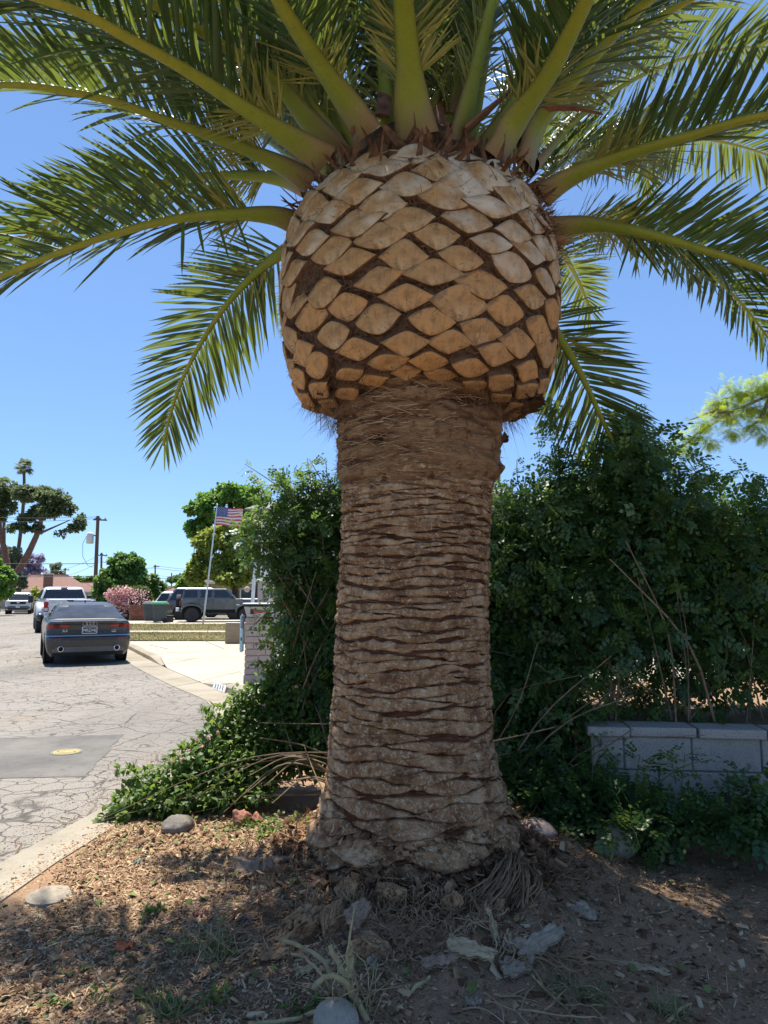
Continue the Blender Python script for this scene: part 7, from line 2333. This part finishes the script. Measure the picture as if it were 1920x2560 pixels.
hk = husk('grey weathered cut frond stem lying left of the palm base', 672, 2165, .17, .052, .045, .22, M_HUSKBR, 8, .0, .02, .015, taper=.05, cat='cut frond stem', name='cut_frond_stem')
husk('flat brown tongue of husk at the left end of the cut stem', 612, 2192, .055, .03, .006, .3, M_HUSKBR, 9, .1, 0, .012)
husk('thin brown wooden slat on the dark dirt at the right', 1600, 2425, .105, .011, .003, -.42, M_HUSKTAN, 10, .1, 0, .012, taper=.0, cat='wood scrap', name='wood_slat')
husk('dark purple dead leaf on the mulch left of the palm', 620, 2310, .05, .026, .008, .8, plain('leaf_purple', (.085, .06, .085), .6, var=.3), 12, .2, 0, .02, .002, cat='dead leaf', name='dead_leaf')
husk('bright orange dead leaf on the mulch at lower left', 312, 2372, .034, .024, .006, .2, plain('leaf_orange', (.62, .17, .07), .6, var=.3), 13, .2, 0, .012, .002, cat='dead leaf', name='dead_leaf')
husk('reddish brown dead leaf near the palm base', 500, 2290, .032, .022, .006, .2, plain('leaf_rust', (.22, .10, .075), .7, var=.3), 14, .2, 0, .012, .002, cat='dead leaf', name='dead_leaf')
husk('grey green fallen leaf on the shaded mulch', 348, 2160, .03, .018, .006, .5, plain('leaf_sage', (.16, .20, .17), .6, var=.3), 15, .2, 0, .012, .002, cat='dead leaf', name='dead_leaf')
# cracked chunks broken from the trunk foot: part of the palm
M_CHUNK = NT('cracked_base')
n1 = M_CHUNK.noise(12, 6, .65)
c = M_CHUNK.ramp(n1, [(.3, (.19, .105, .055)), (.55, (.34, .21, .115)), (.75, (.48, .33, .195))])
c = M_CHUNK.mix(M_CHUNK.attr('crack'), c, (.05, .028, .017))
M_CHUNK.bump(M_CHUNK.noise(50, 4, .7), .6, .01)
M_CHUNK = M_CHUNK.set(c, .92, 0, .15)


def chunk(px_, py_, sx, sy, sz, mat, seed, rz=0.0, lift=.02, tilt=(0, 0)):
    bm = bmesh.new()
    bmesh.ops.create_icosphere(bm, subdivisions=5, radius=1.0)
    v = np.array([p.co for p in bm.verts])
    r2 = np.random.default_rng(seed)
    for _ in range(9):                                   # hew flat faces
        n = r2.normal(size=3); n /= np.linalg.norm(n)
        dd = v @ n
        v = v - np.maximum(dd - r2.uniform(.45, .75), 0)[:, None] * n
    cr = vnoise(v * np.array([5, 5, 1.6]) + seed, seed)
    cr2 = vnoise(v * np.array([3, 3, 6.0]) + seed, seed + 9)
    ck = np.maximum(np.clip(1 - np.abs(cr) / .10, 0, 1), .8 * np.clip(1 - np.abs(cr2) / .07, 0, 1))
    v = v * (1 + .10 * fbm(v * 3 + seed, 3, seed) - .24 * ck + .05 * fbm(v * np.array([14, 14, 3]), 3, seed))[:, None] * np.array([sx, sy, sz]) * 1.05
    for p, q in zip(bm.verts, v): p.co = q
    me = bpy.data.meshes.new('root_chunk')
    bm.to_mesh(me); bm.free()
    at = me.attributes.new('crack', 'FLOAT', 'POINT'); at.data.foreach_set('value', ck.astype(np.float32))
    o = link_mesh('root_chunk', me, M_CHUNK, palm)
    c = on_yard(px_, py_)
    o.location = (c.x, c.y, c.z + lift)
    o.rotation_euler = (tilt[0], tilt[1], rz)


chunk(822, 2330, .065, .05, .09, M_HUSKBR, 4, .2, .05, (-.3, .1))
chunk(925, 2385, .082, .045, .062, M_HUSKTAN, 6, -.25, .04, (-.4, .2))
chunk(752, 2350, .13, .065, .075, M_HUSKBR, 8, .75, .04, (-.2, -.35))
chunk(700, 2390, .10, .04, .03, M_HUSKTAN, 9, .6, .02, (0, -.2))
chunk(1130, 2290, .05, .04, .06, M_HUSKBR, 10, .2, .03)
chunk(1245, 2290, .04, .03, .06, M_HUSKTAN, 11, .2, .03)
chunk(985, 2268, .075, .05, .055, M_HUSKTAN, 14, .1, .06, (-.5, 0))
chunk(870, 2270, .06, .05, .05, M_HUSKBR, 15, .5, .05)

# --- dead stalks at the bottom
M_STALKDRY = plain('dead_stalk', (.37, .29, .15), .85, var=.4, scale=18, bump=.4)
ds = thing('dead_shrub', 'cut stump of a dead shrub with broken straw coloured stalks at the bottom', 'dead shrub', (0, 0, 0))
ro = on_yard(885, 2535)


def stalk(pts, r0, r1, sub=10, jit=.004):
    q = []
    for (a_, b_, up_) in pts:
        g = on_yard(a_, b_) if up_ == 0 else None
        if g is None:
            dd = (P(a_, b_, 1.0) - Vector((0, 0, CAM_Z)))
            g = Vector((0, 0, CAM_Z)) + dd * up_
        q.append(g)
    c = catmull(q, sub)
    c[1:-1] += rng.normal(size=(sub - 2, 3)) * jit
    return MB().tube([Vector(p) for p in c], list(np.linspace(r0, r1, sub)), 7).build('stalk', M_STALKDRY, ds, smooth=60)


Y0 = ro.y
stalk([(918, 2552, 0), (880, 2475, Y0 + .0), (835, 2440, Y0 + .02), (790, 2380, Y0 + .06), (690, 2345, Y0 + .02)], .013, .007)
stalk([(870, 2520, 0), (862, 2440, Y0 - .02), (845, 2410, Y0 + .02), (826, 2362, Y0 + .03)], .010, .009)
stalk([(866, 2530, 0), (868, 2440, Y0 - .03), (874, 2360, Y0 - .03), (886, 2270, Y0)], .008, .003)
stalk([(872, 2440, Y0 - .02), (874, 2400, Y0 - .02), (876, 2362, Y0 - .02)], .012, .010)
stalk([(850, 2500, 0), (815, 2455, Y0), (770, 2400, Y0 + .02), (728, 2385, Y0 + .02)], .006, .004)
stalk([(918, 2552, 0), (892, 2500, Y0 - .03), (870, 2455, Y0 - .04), (815, 2442, Y0 - .04), (782, 2470, Y0 - .04)], .013, .009)
stalk([(875, 2505, Y0), (800, 2525, Y0 - .04), (720, 2548, Y0 - .06), (620, 2562, Y0 - .1)], .010, .006)
stalk([(990, 2530, 0), (1030, 2480, 0), (1075, 2440, Y0 + .12)], .011, .005)
for k in range(22):
    a_ = rng.uniform(840, 930)
    stalk([(a_, 2540 + rng.uniform(-10, 20), 0), (a_ + rng.normal() * 25, 2480 + rng.normal() * 25, Y0 + rng.normal() * .05), (a_ + rng.normal() * 60, 2430 + rng.normal() * 45, Y0 + rng.normal() * .08)], .0025, .0012, 7)
for (pts, r0, lab) in (([(1330, 2430, 0), (1390, 2500, 0), (1440, 2550, 0)], .005, 'long pale twig in the sunlit patch right of the palm'), ([(1615, 2300, 0), (1650, 2285, 0), (1690, 2270, 0)], .005, 'single bent twig on the dark dirt at the right'), ([(480, 2108, 0), (560, 2082, 0), (600, 2068, 0)], .004, 'green cut stem lying below the lantana'), ([(540, 2074, 0), (600, 2080, 0), (640, 2078, 0)], .004, 'straight pale green stem beside the brick chunks'), ([(150, 2044, 0), (200, 2054, 0)], .004, 'thin pale twig on the road by the kerb'), ([(1240, 2490, 0), (1300, 2495, 0), (1345, 2510, 0)], .004, 'short pale twig in the orange sunlit dirt'), ([(1670, 2560, 0), (1700, 2530, 0), (1730, 2515, 0)], .007, 'thick pale stick at the bottom right')):
    q = [on_yard(a_, b_) if lab.find('road') < 0 else G(a_, b_, .006) for a_, b_, _ in pts]
    c = catmull([p + Vector((0, 0, r0 * 1.2)) for p in q], 8)
    c[1:-1, :2] += rng.normal(size=(6, 2)) * .004
    tag(MB().tube([Vector(p) for p in c], list(np.linspace(r0, r0 * .5, 8)), 6).build('twig', M_STALKDRY if 'green' not in lab else M_STEMGREEN, smooth=60), lab, 'twig')

# --- tufts of grass
M_GRASS = leaf_mat('grass_tuft', [(.10, .12, .05), (.17, .19, .08), (.28, .27, .14), (.36, .32, .18)], (.3, .34, .12), .6, .3)


def tuft(px_, py_, n, h, label, lean=.7):
    p = on_yard(px_, py_)
    n_ = n
    pos = np.array(p) + np.concatenate([rng.normal(size=(n_, 2)) * .03, np.zeros((n_, 1))], -1)
    d = np.concatenate([rng.normal(size=(n_, 2)) * lean, np.ones((n_, 1))], -1)
    me = scatter_mesh('grass_tuft', strip_v * np.array([1, 1, -3.0]), strip_q, strip_t, pos, rot_frames(d, rng.normal(size=(n_, 3))), np.stack([rng.uniform(.4, 1.1, n_) * h, rng.uniform(.0035, .0065, n_), np.full(n_, h)], -1))
    tag(link_mesh('grass_tuft', me, M_GRASS, None), label, 'grass tuft')


tuft(545, 2390, 90, .15, 'dry grass tuft on the mulch left of the palm', .55)
tuft(462, 2385, 50, .12, 'thinner dry grass tuft left of the other one', .45)
tuft(1480, 2500, 60, .12, 'sparse grass tuft on the dirt right of the sunlit patch', .9)
tuft(1670, 2540, 50, .12, 'small grass tuft at the bottom right', .9)
tuft(420, 2545, 70, .12, 'grass clump at the bottom left', .9)
tuft(1400, 2470, 50, .10, 'small green grass clump near the large silvery husk', 1.0)
lob = [(on_yard(a_, b_) + Vector((0, 0, .012)), .07, .07, .015) for (a_, b_) in ((370, 2290), (400, 2285), (750, 2530), (790, 2520), (430, 2520), (250, 2500), (120, 2520), (540, 2500), (380, 2500))]
tag(foliage('leaf_clippings', lob, 260, OVATE, (.018, .036), M_LANT, None, rng, shell=.7, up=1.6, droop=0)[0], 'green leaf clippings strewn on the mulch at lower left', 'leaf clippings')
# crumbs and dust that have blown onto the road edge
n = 2600
y = rng.uniform(3.6, 7.5, n)
x = np.array([edge_at(v) for v in y]) - np.abs(rng.normal(size=n)) * .30 - .01
tag(link_mesh('road_crumbs', scatter_mesh('road_crumbs', *CHIP, np.stack([x, y, np.full(n, .003)], -1), lie(n, .2), rng.uniform(.004, .014, n)[:, None] * np.array([1, .6, .5])), M_CHIP, None, 'stuff'), 'chips and grit swept along the road edge', 'grit')

# shaggy mound of fibre, roots and broken bits where the trunk meets the ground
n = 9000
a = rng.uniform(0, 2 * PI, n); r = .52 + np.abs(rng.normal(size=n)) * .20
x, y = TX - .01 + np.cos(a) * r, TY + np.sin(a) * r
hump = np.exp(-((r - .55) / .16) ** 2)
pos = np.stack([x, y, yard_z(x, y) + rng.uniform(0, 1, n) ** 2 * .10 * hump + .004], -1)
d_ = np.concatenate([rng.normal(size=(n, 2)), rng.normal(size=(n, 1)) * .45], -1) + np.stack([np.cos(a), np.sin(a), np.zeros(n)], -1) * .6
link_mesh('foot_fibre', scatter_mesh('foot_fibre', STRIP_V, STRIP_Q, STRIP_T, pos, rot_frames(d_, np.tile([0., 0, 1], (n, 1)) + rng.normal(size=(n, 3)) * .4), np.stack([rng.uniform(.02, .12, n), rng.uniform(.002, .008, n), rng.uniform(-.06, .06, n)], -1)), bare_mat('foot_fibre', [(.06, .028, .016), (.12, .06, .034), (.22, .12, .066), (.36, .23, .13)]), palm, 'stuff')
n = 1500
a = rng.uniform(0, 2 * PI, n); r = .54 + np.abs(rng.normal(size=n)) * .13
x, y = TX - .01 + np.cos(a) * r, TY + np.sin(a) * r
pos = np.stack([x, y, yard_z(x, y) + rng.uniform(0, .05, n)], -1)
link_mesh('bark_flakes', scatter_mesh('bark_flakes', *CHIP, pos, lie(n, .9), np.stack([rng.uniform(.02, .08, n), rng.uniform(.012, .04, n), rng.uniform(.006, .02, n)], -1), rng.beta(1.6, 3, n)), M_CHIP, palm, 'stuff')
for (a_, b_) in ((850, 2255), (930, 2262), (1010, 2262), (1090, 2262), (1170, 2255), (800, 2290)):
    roots(a_, b_, 34, .15, -1.6, 1.1, 1.8, M_ROOT, .0045, .07, .07)
# dirt blown over the inner half of the kerb
n = 1900
y = rng.uniform(1.0, 5.3, n)
f_ = 1 - np.abs(rng.normal(size=n)) * .24
ok = f_ > .08
y, f_ = y[ok], f_[ok]
x = np.array([edge_off(v, gut(v) + .07).x for v in y]) + (np.array([kw(v) for v in y]) - .07) * f_
tag(link_mesh('kerb_crumbs', scatter_mesh('kerb_crumbs', *CHIP, np.stack([x, y, np.full(len(x), .125)], -1), lie(len(x), .3), rng.uniform(.004, .018, len(x))[:, None] * np.array([1, .6, .45])), M_CHIP, None, 'stuff'), 'dirt and chips spilling onto the kerb top', 'grit')
